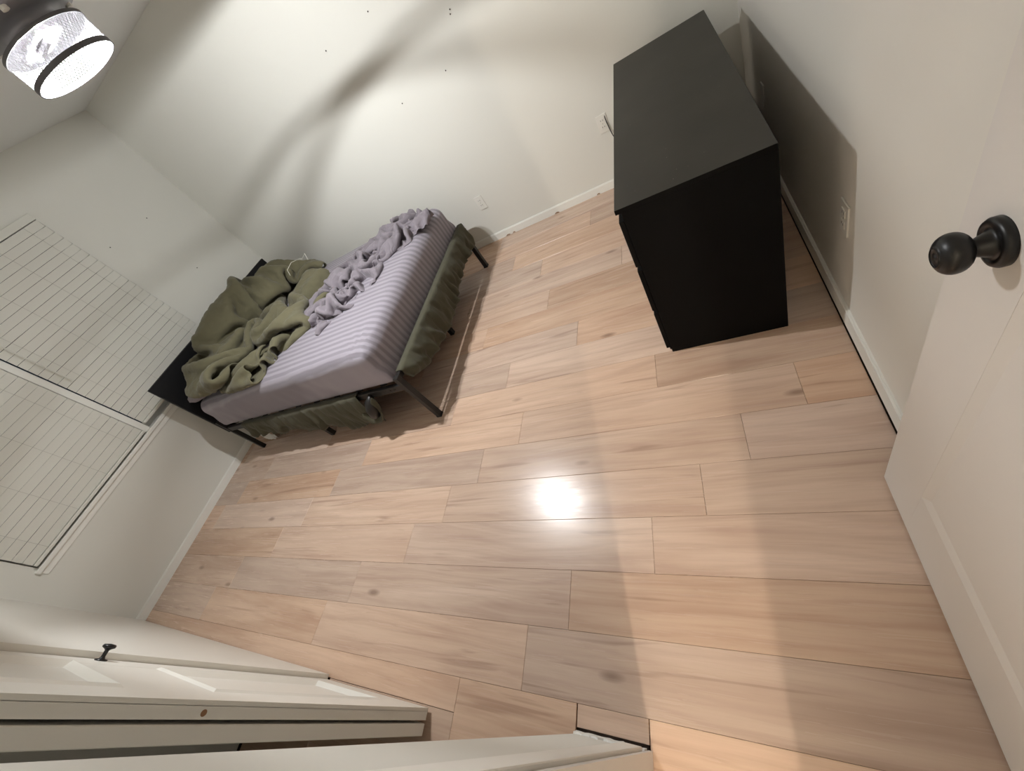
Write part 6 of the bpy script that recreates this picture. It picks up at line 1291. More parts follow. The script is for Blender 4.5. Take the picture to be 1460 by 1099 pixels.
6,19,6,6,19,1,6,20,-4,5,19,-7,3,21,-8,6,14,-24,8,12,-27,14,19,-2,3,15,10,18,8,17,22,-1,9,22,1,10,2,21,10,-15,14,-22,-3,21,-3,-3,22,-2,7,21,-3,20,-18,12,7,-21,-11,14,7,-27,
10,21,0,6,19,2,12,10,21,8,17,15,-1,22,10,4,22,3,10,16,-3,16,14,-9,15,11,-11,22,8,-18,9,18,-4,6,21,4,8,18,10,6,7,37,8,16,12,-664,-924,-69,-14,14,32,16,4,20,23,6,-7,20,3,-12,
18,6,-15,15,13,-14,8,17,-4,11,17,0,14,14,0,5,4,31,1,21,-10,12,14,19,17,-1,20,14,9,25,20,-14,11,18,-13,-15,17,-3,-28,16,-3,-24,10,9,-27,8,21,-2,6,19,0,9,14,19,-13,16,-18,-13,19,-1,
-13,17,21,-17,18,13,-19,16,-1,-26,8,-12,10,-8,26,10,13,-27,16,10,-17,17,12,-3,17,15,0,11,12,0,12,17,4,6,16,20,-4,12,28,9,18,7,15,15,-10,11,16,-10,14,13,-14,10,11,-25,9,12,21,-14,2,23,
9,5,26,10,6,27,21,0,-14,-8,-11,-24,17,8,-17,3,19,12,1,20,12,5,21,-1,9,13,-19,4,19,-9,2,20,-12,8,19,-20,16,9,14,20,1,22,24,-3,1,19,4,16,11,14,17,-3,22,-2,-11,20,-13,12,17,5,
2,21,0,0,22,-7,-1,-24,-14,5,-7,-31,14,13,-13,12,17,1,13,9,27,9,16,11,6,20,-4,5,17,-7,9,18,-14,15,13,-5,12,14,-5,12,16,-4,10,16,0,8,18,15,8,17,8,9,17,10,10,17,7,12,15,8,
-657,-957,-41,0,9,33,16,11,-9,11,13,-16,14,14,-15,11,16,0,11,15,0,8,19,0,11,17,0,13,15,4,3,-4,36,6,20,2,18,-4,22,16,-3,22,17,7,18,17,-14,-20,14,-1,-26,18,-8,-22,12,8,-28,7,19,-8,
8,16,6,13,11,21,12,11,17,-18,12,-25,-14,17,-13,-12,23,-6,-9,22,0,-8,23,0,-8,15,23,12,-13,31,-14,18,-9,4,11,-28,12,11,-17,19,13,0,9,14,0,11,15,0,11,18,9,-5,12,28,19,7,-14,17,10,-8,
9,18,-10,6,20,-5,10,17,0,11,14,5,-3,8,28,-3,3,34,16,6,21,20,-1,-18,-11,-12,-21,11,-3,-26,2,19,14,9,19,2,-6,20,13,14,8,-27,12,12,-18,12,13,-7,16,10,0,14,9,28,13,3,19,17,7,21,
14,11,17,6,20,11,-2,23,1,-3,22,-7,-1,20,-9,2,20,-2,-4,18,-23,0,-16,-22,9,-3,-31,13,15,-3,13,14,12,12,13,13,21,4,-19,19,6,-6,14,15,0,16,11,0,14,12,0,15,14,0,11,14,0,2,22,29,
9,17,7,12,17,5,13,15,-1,11,20,-10,10,16,0,-700,-946,-17,2,19,12,17,13,-16,11,16,-9,12,15,0,11,16,0,10,17,0,11,16,0,11,17,0,11,13,14,3,-6,33,13,7,22,16,8,17,18,9,11,20,0,-19,
12,-25,-17,16,-13,-17,13,5,-29,10,17,-11,9,18,6,10,9,23,13,15,15,12,12,18,6,16,-21,-6,15,-21,-3,15,-24,-11,23,0,-8,23,0,-6,16,22,8,-12,26,-15,17,14,-12,16,-18,-6,15,-25,11,13,-19,12,15,0,
8,14,0,13,18,0,4,15,22,16,6,-18,15,11,19,5,14,-23,5,19,0,9,18,0,9,18,0,-2,-2,34,7,13,24,18,9,10,24,-3,-10,-11,-10,-23,1,-8,-29,17,9,-3,-7,16,26,-5,22,-1,10,13,-19,14,14,-7,
12,17,-2,14,13,12,14,-2,30,17,4,22,13,8,18,15,11,14,4,18,6,-3,21,-1,-2,21,-5,-2,22,-6,0,19,-16,2,17,-16,-1,-10,-32,11,7,-26,15,13,0,16,13,0,15,12,16,17,8,-16,19,9,0,17,11,0,
19,0,28,20,6,4,23,7,0,19,10,-5,13,16,-7,6,19,-6,6,19,-3,7,19,-5,7,19,-6,8,18,0,-723,-929,0,11,17,0,10,17,0,10,16,1,11,16,-1,12,16,0,10,16,0,9,17,0,9,15,0,11,7,27,
7,5,28,17,8,16,17,9,8,24,7,0,12,-17,-23,9,-20,-12,17,-10,-23,15,13,6,16,11,7,1,19,-2,11,13,10,11,14,13,12,15,9,15,14,2,16,10,-19,4,10,-30,-6,20,-17,-7,21,3,-10,20,16,8,-9,29,
-13,19,11,-15,19,-8,-18,17,-7,-12,11,-27,6,17,-17,10,14,0,8,15,0,14,17,0,16,12,0,11,5,30,3,9,-30,4,18,0,7,19,0,8,18,0,5,7,29,21,7,0,16,10,14,20,5,6,-7,-11,-27,-12,-10,-22,
18,9,0,23,6,0,11,6,26,-13,23,17,-5,21,-10,11,16,-7,9,18,1,14,5,27,21,6,6,21,6,3,25,-5,-1,10,15,8,-17,20,-1,-12,21,2,-8,21,4,-3,25,-3,2,17,-15,5,1,-36,12,11,-19,18,12,-2,
15,12,0,16,11,0,17,11,0,19,8,0,16,8,19,21,7,7,22,5,0,22,3,-5,15,8,19,6,11,-33,7,18,-7,5,20,0,6,20,0,8,17,0,8,18,0,-721,-923,0,13,14,0,9,19,0,10,17,0,11,16,0,
12,15,0,10,17,0,9,16,1,9,18,9,19,11,10,21,2,8,25,-13,11,4,18,8,18,12,2,14,-15,-20,7,-20,-10,18,-7,-19,18,9,0,18,7,1,8,18,-1,11,14,12,-2,17,17,19,9,2,3,20,10,13,18,7,
18,10,-7,18,1,-24,-12,21,15,3,21,-17,-1,-4,27,-19,18,-7,-14,18,-5,-15,21,1,-13,18,-1,-27,12,-5,7,16,-4,8,17,-6,11,14,-15,15,7,21,20,-13,-8,-6,23,-11,4,23,-1,8,20,0,8,18,-1,19,13,0,
18,6,5,21,12,11,14,8,17,-15,-17,0,-5,-1,-33,22,7,0,17,5,0,25,8,4,10,8,31,-10,11,29,17,9,-17,9,15,-19,-4,24,-2,14,14,7,22,1,1,26,-8,0,16,15,6,-6,20,10,-19,19,-6,-15,20,-3,
-13,21,-1,-12,24,1,7,15,-25,19,12,2,11,14,-12,18,11,-6,16,11,0,18,11,0,19,7,0,22,6,1,22,4,-1,22,5,0,17,9,17,10,5,29,13,11,-18,-7,13,-28,9,17,0,6,18,0,5,20,0,10,18,0,
-719,-920,0,10,17,0,12,17,0,10,17,0,11,17,0,15,15,7,18,6,19,22,7,10,19,6,-1,19,6,-32,16,10,-3,25,1,7,15,3,20,7,0,34,23,8,-4,7,-3,-28,-10,0,-29,19,9,0,11,3,24,3,14,-23,
13,15,-1,11,12,0,19,10,1,18,12,7,20,1,15,20,4,23,13,16,4,0,18,-21,-13,7,-29,-23,10,21,-12,20,-11,-21,19,1,-17,16,9,-16,14,23,0,21,15,13,14,-9,12,12,-18,6,6,-31,6,4,32,17,12,13,
3,21,-12,8,18,-4,7,18,1,5,19,1,4,21,2,9,17,-9,14,16,5,12,9,15,-11,-20,-3,4,7,-32,19,6,-9,21,5,0,20,8,2,18,9,20,-16,12,32,21,4,15,25,0,-7,13,8,-27,-3,13,-34,18,9,-1,
25,1,0,11,17,8,5,19,8,-8,23,16,-13,21,9,-15,22,2,-13,23,5,-17,22,-7,11,16,-4,16,13,-14,9,13,-23,17,12,0,18,10,0,22,8,0,22,5,0,21,4,0,24,2,0,11,8,25,12,8,23,22,8,-2,
-18,8,-30,3,18,-16,5,19,0,8,19,0,9,19,0,-707,-928,30,13,15,2,13,17,0,11,16,0,15,14,2,25,-4,-8,22,3,0,23,6,5,19,9,-4,17,13,4,10,18,3,5,22,-11,19,8,6,7,-1,36,22,9,-3,
6,-2,-32,-12,-6,-30,20,10,4,10,3,34,6,14,-16,6,14,-22,13,16,0,18,10,11,20,4,19,22,-10,22,16,14,14,9,18,-8,7,-13,-33,-12,10,-25,-22,16,0,-19,18,3,-13,16,20,-8,15,23,-1,18,22,13,17,-2,
9,15,-8,12,8,-26,0,2,-31,14,11,20,13,16,7,5,20,-9,9,17,6,6,19,0,4,20,-9,8,19,1,1,16,25,1,16,20,8,17,12,15,-17,-21,-2,15,-20,-8,20,-14,18,9,-11,20,3,14,16,11,-18,-6,14,32,
25,-16,-1,21,-20,8,15,6,-24,12,12,-19,5,19,24,5,24,-2,7,14,-20,7,20,-2,5,20,1,2,20,13,-4,23,16,-14,21,1,-20,18,-23,-13,25,2,6,20,6,15,15,-6,19,13,-6,18,11,-4,21,9,0,22,5,0,
23,3,0,22,4,0,23,3,2,7,8,27,14,11,21,-21,5,-17,-6,13,-31,7,20,-2,9,19,0,10,18,0,-666,-956,43,13,15,-2,14,16,1,11,16,-10,8,13,20,13,17,5,13,13,-5,13,8,-25,18,12,-7,14,13,15,
11,14,15,15,14,2,11,16,-7,13,5,23,19,8,-9,10,1,-32,-5,-8,-27,1,-10,30,11,16,11,8,10,-27,8,20,-10,17,11,15,19,4,18,18,4,19,22,-1,16,9,14,-18,13,11,-20,4,-25,1,-7,1,-33,-18,19,11,
-7,16,20,5,18,11,-11,13,25,8,18,9,7,13,-20,13,14,-2,11,10,-22,1,1,-34,11,18,0,9,17,0,8,17,0,8,19,0,8,19,2,10,19,8,6,18,15,4,16,20,-3,15,27,2,16,18,18,2,-22,-6,19,-14,
-18,19,-4,7,15,-18,14,16,-4,4,-8,-28,8,-9,32,22,-18,7,19,-9,-21,11,15,-18,7,20,0,6,19,14,8,16,-11,3,22,-3,7,17,0,5,21,0,6,19,0,5,18,0,10,18,0,-7,23,0,-12,21,11,-2,15,30,
7,19,1,15,16,-7,13,15,-3,17,14,-6,18,11,-9,20,8,-12,21,4,-5,24,0,0,25,0,2,16,9,22,-22,15,10,-27,11,-9,-6,16,-25,12,18,0,10,19,0,-627,-985,25,14,15,1,14,15,3,11,17,3,12,17,11,
13,13,13,12,16,8,5,19,-1,-8,24,-12,7,16,-8,13,16,-1,13,14,11,11,15,2,17,9,13,16,11,-17,11,-3,-28,-9,-14,-23,-1,-13,27,12,16,-2,11,19,0,20,3,15,25,-8,2,13,7,17,31,-3,11,15,4,-20,
8,16,-25,3,19,-19,-10,-2,31,-9,-16,-18,10,5,25,10,18,10,1,17,12,-5,16,21,10,15,-8,3,9,-25,17,14,-3,10,8,-19,4,8,-32,7,18,0,10,15,0,12,17,4,4,21,8,4,21,11,-1,19,11,10,15,16,
8,15,15,5,18,21,2,16,18,-1,23,-6,-8,20,-15,-7,20,-12,-9,19,-15,-6,7,-34,8,-23,-11,15,-14,25,18,-16,-16,13,13,-20,11,18,0,7,18,0,8,18,0,4,20,0,5,17,0,5,21,0,5,18,0,6,21,0,
7,16,0,7,15,0,7,12,31,16,12,5,4,19,7,8,18,4,13,14,3,12,15,-8,15,14,1,16,12,-3,15,15,-3,13,17,-8,17,11,-15,21,3,-14,26,0,0,-22,15,6,-17,15,24,-23,12,-4,-7,19,-25,12,15,-1,
-592,-1007,47,8,18,8,8,18,5,7,19,5,8,17,10,7,19,9,6,20,2,7,20,-2,7,20,-4,4,20,-8,0,20,-12,14,13,10,12,16,4,13,16,-7,18,7,-25,10,-2,-27,-13,-17,-8,2,-9,31,21,2,14,18,13,3,
23,-11,4,24,-6,3,24,-1,5,17,5,-18,6,14,-25,2,19,-17,0,21,-7,-3,15,25,-14,-17,4,11,-1,32,16,6,20,19,7,13,16,13,0,5,13,-21,7,12,-25,-6,13,-25,-8,17,-16,3,20,16,13,14,5,14,14,3,
5,20,3,-2,22,0,12,12,15,12,13,17,2,18,16,-1,21,9,1,19,13,0,19,15,0,24,-5,-3,22,-9,-11,19,-18,-11,14,-24,-3,-2,-35,13,-20,4,16,-22,-5,12,5,-27,11,18,0,9,20,0,8,16,0,8,18,0,
4,20,0,6,18,0,3,20,0,6,18,0,3,20,0,9,19,0,9,17,2,19,12,1,22,5,-2,14,12,9,17,10,10,18,5,16,9,16,-15,16,14,1,17,10,5,15,15,-2,13,14,-5,17,11,-2,16,10,10,11,17,6,
-6,22,-10,-21,18,-13,-19,15,8,-23,15,12,0,18,-15,-600,-1016,49,7,20,3,7,19,2,6,19,1,8,18,11,7,19,1,7,19,-7,7,19,0,6,20,10,7,20,0,5,19,-3,9,19,-7,12,15,-11,15,10,-19,14,8,-18,
15,2,-28,-14,-13,20,11,-5,28,17,-3,27,25,-5,12,25,-5,3,25,2,1,21,5,-3,11,8,-34,-5,1,-30,1,16,-24,-1,21,0,2,20,4,-9,-7,33,10,0,31,18,4,20,18,6,22,22,11,2,18,11,-18,1,13,-24,
-19,13,-26,-13,12,-22,5,20,-18,13,17,6,8,15,18,9,10,26,9,15,9,8,17,11,4,19,3,2,20,-12,-3,19,19,4,20,3,-2,18,15,-2,19,17,-2,22,-4,-5,5,-32,-13,16,-19,-1,-1,-34,11,-22,4,14,-10,-29,
11,17,-5,10,18,0,9,18,0,10,16,0,7,18,0,4,19,0,6,19,0,5,19,10,11,15,10,14,14,11,20,12,2,19,8,-7,20,4,-23,21,8,-3,15,12,15,16,11,-10,18,8,13,12,15,-13,14,14,-1,17,12,1,
17,13,5,15,12,13,4,17,23,-4,22,9,1,20,-4,-3,23,-5,1,20,-7,-13,20,-3,-21,14,17,11,10,-20,-645,-1006,32,8,18,9,7,19,7,6,20,0,7,19,1,7,19,-1,7,19,-2,7,19,0,8,19,-4,9,16,-9,
3,21,1,11,17,-10,12,14,-13,16,6,-19,13,10,-21,13,15,-4,-1,-7,32,13,-6,27,22,-4,16,25,-5,2,23,-9,-8,16,7,18,21,6,0,11,5,-24,-10,1,-30,-6,3,-33,0,22,0,2,21,5,11,6,28,3,-1,33,
16,4,21,18,7,16,19,9,6,20,11,-2,10,12,-22,-7,12,-27,-23,11,-14,-13,15,-24,10,17,-11,9,12,27,9,11,23,10,14,16,7,17,14,5,22,-4,0,14,-25,3,21,2,1,21,7,-1,20,16,-7,12,27,-1,21,9,
-3,-3,-33,-6,5,-26,-8,10,-28,11,-21,-14,13,8,-20,11,17,0,9,18,0,12,17,0,6,18,0,9,16,14,12,12,11,14,13,10,16,11,5,18,6,-1,21,11,-6,15,12,-14,20,8,3,20,8,0,19,7,-2,19,10,-4,
16,10,-16,16,12,0,16,14,0,15,13,4,13,14,15,8,15,20,-7,22,12,-5,24,-2,-1,21,-9,7,17,-18,-3,23,-3,-8,20,16,-3,10,27,13,15,11,12,11,-23,-689,-987,27,7,20,4,6,20,4,8,19,2,7,19,-4,
7,20,0,6,18,2,8,21,0,9,17,-5,8,13,-25,9,16,-11,13,13,-14,12,14,-9,11,17,-11,11,16,-9,15,13,14,19,1,21,17,-9,23,22,-10,-5,19,-15,-8,24,3,2,5,11,31,19,8,7,14,5,-25,-17,-8,-17,
-11,0,-30,15,13,16,-8,22,-1,7,18,12,19,6,13,16,3,19,13,7,20,18,9,12,15,10,5,16,12,-9,4,12,-26,-17,11,-18,-23,10,-10,-8,17,-28,8,17,16,17,10,7,20,10,9,-8,15,24,1,19,13,0,14,-26,
4,19,6,1,22,-3,0,21,6,-8,12,27,-4,19,19,8,11,-26,-14,-9,-24,-7,-4,-27,7,-1,-35,18,12,-5,11,14,6,10,16,9,13,13,6,17,9,12,22,5,8,18,8,5,18,10,-1,17,10,-12,15,10,-13,20,9,-2,
16,11,-13,18,10,-4,20,10,-1,21,7,0,21,8,0,18,8,0,17,13,10,10,17,11,5,18,16,-2,20,10,-5,24,2,-1,19,-11,1,20,-16,2,19,-15,-5,23,-1,-4,18,22,11,8,29,18,7,15,17,14,-2,12,14,-12,
-730,-959,4,8,18,2,4,21,10,8,19,-1,5,19,5,7,21,0,8,19,-1,8,18,-3,8,19,-3,11,15,-13,8,14,-20,13,16,-6,14,15,-1,15,12,1,10,16,-7,21,-8,16,19,-3,13,23,-4,-25,20,0,-7,24,1,-5,
21,4,12,2,11,29,13,9,23,16,6,-23,-16,-4,-23,-21,-9,-6,18,-4,28,0,22,4,16,11,14,2,21,3,17,7,15,16,3,23,14,15,7,14,15,-6,14,12,-13,14,13,-9,-2,11,-28,-20,10,-13,9,2,-34,-12,18,-20,
18,14,10,-6,19,25,-9,5,29,-2,16,23,0,19,-18,4,20,2,1,19,-17,1,21,8,-7,13,23,-3,20,17,9,18,-10,-2,-3,-34,-15,-7,-22,7,3,-27,19,0,19,20,2,13,22,6,2,18,7,-2,22,5,-3,18,6,-6,
18,11,-3,19,8,1,19,9,0,16,10,-16,17,10,-13,19,11,-1,18,9,0,18,12,0,21,6,8,18,10,10,14,15,12,4,18,11,4,20,8,-5,22,0,-6,24,-1,-2,20,-2,0,18,-22,4,17,-24,-4,25,0,3,13,28,
18,4,20,21,8,6,20,11,3,16,13,-5,14,15,-5,-764,-934,-8,7,19,5,6,19,4,6,20,3,8,19,1,6,20,2,6,19,1,6,20,0,6,20,2,9,18,-2,14,16,0,15,13,-1,15,14,-1,14,13,0,17,12,1,
21,3,0,22,0,-11,18,-6,-25,23,-1,-13,24,2,-2,22,3,9,9,8,27,-7,11,30,18,10,-7,-18,-8,-15,-16,-15,2,10,-11,29,9,17,14,12,15,5,10,16,10,9,17,6,15,9,16,12,14,-16,14,12,-11,14,14,-12,
12,15,10,13,14,-12,-12,9,-26,14,2,-26,-22,17,-12,1,12,-24,-8,13,26,-6,7,28,-7,13,29,6,20,7,-1,19,-20,2,17,-15,2,21,-5,1,20,10,-8,16,23,5,20,8,8,6,-31,-14,-4,-27,15,2,-23,16,0,22,
19,-1,24,21,-1,15,28,-2,2,24,-2,-4,25,0,-11,21,3,-11,17,8,-12,21,8,-11,19,8,-10,17,10,-14,22,12,3,14,12,12,10,18,12,3,19,12,21,7,9,8,18,9,-1,22,-2,-1,19,-14,5,17,-18,-6,22,-2,
-11,22,13,-1,21,-9,4,16,-22,15,10,23,25,3,6,17,12,-4,14,15,-5,14,14,0,12,18,-4,12,15,-4,-784,-923,19,7,19,-2,11,17,-2,7,20,0,9,19,-1,8,19,-1,9,18,-1,9,18,-1,9,16,-3,11,21,2,
10,17,3,12,18,2,13,14,-2,16,16,0,17,13,3,22,7,2,22,1,-4,21,-5,-22,23,2,-7,23,2,0,24,3,0,14,5,25,-18,10,22,12,8,27,-16,-14,0,-16,-13,-5,3,-12,30,13,14,9,10,17,5,11,15,11,
10,17,8,14,16,2,14,14,-10,14,14,-9,9,11,-23,15,14,-3,12,16,9,11,11,-21,9,5,-27,4,3,-33,-8,20,-16,-13,17,21,-18,9,21,-21,6,21,-3,14,26,6,22,-2,-3,15,-23,1,19,-16,3,21,-4,2,20,12,
-6,17,22,13,14,-12,-3,-1,-35,19,3,-19,23,-2,11,14,1,26,22,-2,12,23,-1,14,25,-3,0,25,-3,0,24,0,-5,23,1,-8,23,2,-9,20,5,-12,19,3,-14,16,11,6,10,16,14,3,19,9,10,15,14,7,20,6,
-2,21,-12,-1,18,-19,7,11,-25,3,19,-20,-7,23,-1,-11,22,13,18,7,-13,19,10,0,17,12,9,18,11,-5,17,12,-3,16,13,-1,16,15,0,15,14,0,15,17,0,-804,-910,1,12,15,-1,12,19,0,10,18,0,10,18,0,
10,17,0,11,18,0,11,17,0,11,17,0,10,17,2,9,20,0,10,17,0,13,15,-1,14,15,-1,14,15,0,12,13,0,15,15,1,22,8,2,23,1,-3,22,2,0,22,1,0,20,5,12,-14,9,27,-12,5,29,-12,-14,13,
-13,-16,0,0,-12,30,12,14,9,10,17,-3,11,17,2,13,15,-2,12,16,8,14,15,2,15,15,-5,9,10,-23,13,13,-14,12,16,7,10,8,-26,8,-12,-26,4,5,-34,-8,24,-6,-7,22,0,-13,19,22,-14,10,26,-17,5,25,
0,19,20,0,19,-16,0,17,-21,2,20,-6,4,20,-5,-1,19,16,8,20,0,19,6,-19,14,0,-24,22,0,6,19,-1,22,20,-1,15,24,-2,2,24,-2,7,23,-3,9,24,0,-3,21,2,-14,22,2,0,16,4,-21,16,2,-21,
14,11,10,4,3,32,9,15,18,8,19,10,2,20,-11,2,10,-27,4,13,-25,1,18,-23,-3,25,-2,4,16,22,19,9,13,20,5,-19,18,9,-5,19,11,-4,19,11,-3,18,12,-3,17,14,4,14,15,5,15,15,3,11,18,8,
-796,-909,-23,12,14,0,12,20,0,10,19,0,10,18,0,11,17,0,11,18,0,11,16,0,9,17,0,10,17,0,9,19,0,10,17,0,13,16,0,13,14,0,15,15,0,13,14,0,14,11,0,10,11,27,17,11,7,18,13,0,
16,11,-2,12,11,-28,-18,4,23,-13,-1,27,-13,-7,25,-8,-18,18,-4,-13,20,11,16,9,10,16,-13,13,17,-5,13,16,2,12,16,4,12,15,10,15,15,1,14,12,-15,7,10,-25,13,16,-1,9,-6,-31,9,-18,-19,3,6,-33,
-6,22,-1,-11,23,8,-12,20,7,-14,21,15,-8,13,22,-12,11,35,2,21,-5,2,19,-12,2,19,-10,1,20,-11,7,17,-12,15,16,-8,15,14,-6,18,11,-2,22,0,16,22,0,10,22,-2,18,24,-4,8,23,-2,7,24,-3,6,
25,0,0,17,3,-22,22,2,-4,10,0,-27,15,3,-24,14,11,18,-1,0,32,4,10,33,10,17,5,2,14,-25,2,11,-24,2,13,-26,6,21,2,14,10,12,23,2,1,18,11,1,20,9,-5,16,12,-1,17,12,0,20,12,2,
14,15,0,13,17,4,10,17,4,6,21,3,-3,21,-9,-751,-929,-35,11,17,-1,13,18,0,10,18,0,11,17,0,10,16,0,9,19,0,11,16,0,11,17,1,10,15,-1,7,21,1,11,16,0,14,15,-1,13,14,0,13,14,0,
14,14,0,15,13,0,7,7,29,17,12,0,17,12,-2,17,14,-1,-16,10,-26,-22,9,12,-17,4,24,-15,-1,22,-12,-14,26,-3,-1,32,12,19,11,12,15,-8,12,16,-4,12,16,1,12,16,-1,14,16,5,14,15,4,14,14,-9,
9,8,-26,12,11,-18,4,-13,-27,6,-22,-15,5,8,-29,1,18,21,1,18,18,-10,19,6,-26,20,1,-13,15,8,-11,21,16,0,22,-8,9,15,-15,7,17,-16,12,14,-9,16,13,-8,13,15,-13,18,13,-1,20,12,0,18,9,3,
22,7,16,20,3,17,18,4,15,25,-1,14,23,-9,-5,12,11,19,22,3,-6,20,3,-12,6,-1,-34,14,3,-27,8,6,29,-6,-4,33,7,13,23,8,14,17,8,16,-18,-5,7,-29,7,16,-15,22,1,20,20,8,4,20,8,4,
20,10,1,19,10,1,17,12,0,18,12,-3,16,14,3,9,19,-1,10,18,3,2,21,-7,-1,19,-17,2,9,-30,-729,-925,15,6,20,2,21,10,-6,19,12,-7,13,16,-3,0,23,14,5,20,0,8,20,1,11,17,-1,11,18,1,
15,15,-1,15,12,-3,17,11,-7,16,8,-17,14,14,-6,14,14,0,14,13,0,8,7,29,13,13,-14,11,15,-15,17,14,0,-28,4,0,-20,7,17,-3,6,36,-12,9,27,-24,16,14,-25,-2,12,7,16,10,14,14,-7,11,17,9,
12,16,4,13,16,3,13,16,1,15,16,-2,14,16,-6,13,9,-27,4,-1,-34,3,-20,-15,6,-18,-20,6,13,-22,2,18,18,2,7,31,1,15,23,-7,21,10,-3,22,-5,-4,21,-17,-15,7,-27,6,15,-14,17,13,1,15,12,-1,
16,14,-2,11,14,-17,17,12,0,18,11,0,18,9,0,17,6,20,18,3,14,27,6,-6,12,14,-3,17,12,9,3,12,31,21,6,5,19,3,-13,17,3,-26,4,-2,-31,-8,-12,28,3,9,31,11,15,11,1,11,28,11,17,-2,
-5,9,-29,14,13,-9,19,6,14,21,7,6,20,9,1,18,10,-2,17,11,-7,18,10,7,16,12,-5,12,12,2,11,16,4,9,16,9,1,18,-15,0,10,-34,1,8,-29,-682,-932,27,0,18,19,11,17,4,15,13,-4,17,13,-2,
7,19,3,8,19,-2,9,18,-1,11,17,-2,14,15,-5,13,14,-11,13,12,-5,17,12,2,16,10,-5,15,13,-9,15,10,-18,14,15,0,8,9,27,11,11,-20,15,15,-2,-4,18,22,-25,-2,-8,-26,4,10,-14,12,28,-18,16,12,
-17,23,1,-22,7,10,4,19,9,6,19,9,11,17,7,14,15,1,14,15,-1,15,14,-1,13,13,-4,13,14,-5,10,12,-18,1,-4,-30,6,-18,-20,2,-18,-18,9,17,-9,0,13,27,5,18,11,16,10,6,18,8,15,4,21,6,
-11,13,-25,-20,0,-22,9,14,-18,17,12,0,16,12,14,12,13,-13,16,13,-1,17,13,0,14,11,0,19,8,0,18,10,0,8,18,0,3,20,14,11,16,12,12,15,8,16,10,14,19,7,11,20,10,-10,14,0,-28,-11,-15,-21,
-1,-9,31,8,16,15,10,15,14,-2,8,31,11,14,15,3,14,-25,13,14,-12,20,9,0,20,7,2,19,8,9,17,10,-7,18,10,2,17,11,-5,17,3,-21,11,16,5,3,13,25,7,17,13,4,5,-27,0,7,-32,0,8,-32,
-656,-917,8,-9,21,18,-1,19,20,15,14,9,16,10,-18,24,4,-17,19,11,3,13,16,6,14,15,1,0,23,-21,17,8,-10,21,11,0,22,4,23,16,11,2,17,14,0,12,14,-8,15,11,-17,10,8,27,13,14,-12,4,19,18,
-17,13,19,-23,15,3,-13,19,-14,-25,13,-10,-23,7,7,-26,5,11,-14,22,0,8,19,8,12,15,9,14,13,13,16,10,-1,16,12,4,18,10,5,15,13,1,16,11,3,4,7,-25,-25,1,-5,-9,-2,-29,2,-3,-32,11,16,0,
15,15,0,15,11,10,18,9,7,21,6,9,19,9,17,-19,5,-17,-20,-2,-22,15,14,-4,14,15,0,17,7,0,14,16,0,18,11,0,12,14,9,10,14,15,14,14,7,14,15,2,17,10,-7,-2,19,17,14,15,4,18,12,2,
18,11,-15,9,15,-11,-6,24,4,14,10,-22,-14,-18,2,-3,-10,30,9,15,22,8,18,0,8,13,20,3,11,28,16,14,-3,13,12,-12,16,12,-9,20,7,7,18,11,0,17,10,-11,16,10,-12,17,6,-15,17,1,-23,7,19,16,
0,8,29,6,17,15,6,12,-24,-3,-5,-33,0,2,-32,-607,-914,17,-13,23,0,-12,21,4,-8,22,12,16,13,-8,21,7,-6,23,5,-11,16,10,-8,20,5,0,19,9,0,22,9,0,19,7,0,18,11,0,17,10,2,18,11,2,
16,13,-2,16,13,-2,14,11,20,5,14,23,-19,13,12,-24,12,-3,-14,17,-20,-14,18,-17,-25,11,5,-25,7,9,-19,22,-14,3,22,6,10,12,21,13,6,27,10,10,20,19,12,-2,17,11,-5,15,12,10,16,12,2,18,11,-8,
-9,4,-29,-24,-1,-2,-11,0,-25,9,0,-30,15,15,0,16,13,0,13,14,0,17,12,0,22,3,16,5,5,31,-24,4,-13,3,4,-34,16,13,0,11,14,14,17,11,-13,14,12,9,12,16,13,17,11,-1,10,16,14,13,14,8,
15,13,4,13,15,-1,10,16,-7,8,17,-9,7,14,-15,1,19,-15,3,16,-1,-6,25,0,0,23,0,-1,-10,29,-8,-16,18,9,13,22,7,20,-6,8,15,13,10,15,18,12,13,15,17,12,-4,18,11,-3,18,11,-8,17,7,-16,
16,6,-18,17,6,-17,19,-1,-20,13,16,-10,3,13,26,-2,8,31,6,18,12,11,14,-17,-4,-3,-33,-4,-3,-31,-569,-913,-1,-3,14,22,-14,21,17,-10,19,15,-3,20,4,24,4,-5,16,11,-14,11,15,-17,18,7,-4,25,2,10,
17,12,-4,17,12,-5,14,13,-19,17,9,0,17,14,0,17,12,0,18,14,0,18,7,0,14,13,18,-21,-13,5,-24,4,7,-17,18,-18,-18,17,-8,-23,12,-4,-15,22,0,0,23,0,5,11,21,2,4,31,15,9,10,11,8,24,
17,11,0,17,12,-3,17,12,4,15,12,10,13,9,-19,-16,0,-22,-24,1,-1,-5,1,-33,19,8,-14,6,17,17,12,15,3,15,15,0,17,-2,-28,18,2,21,-6,7,32,-16,4,-25,17,6,-24,15,15,11,8,15,15,18,10,-8,
9,15,15,14,14,6,17,13,2,18,11,-1,14,14,-8,10,18,-11,6,18,-9,0,21,-14,-3,21,-2,-2,21,0,-1,21,0,4,17,17,-5,18,-17,-4,23,1,4,5,33,-10,-17,16,8,12,24,9,17,4,9,18,5,10,17,9,
15,15,4,19,11,-7,20,5,-11,22,0,-14,23,-6,-10,18,4,-19,11,10,-20,9,17,-15,6,20,10,5,15,18,-2,10,31,6,16,16,12,15,-7,-4,0,-33,10,2,-31,-591,-927,-4,8,19,0,6,18,9,-2,18,18,-17,24,7,
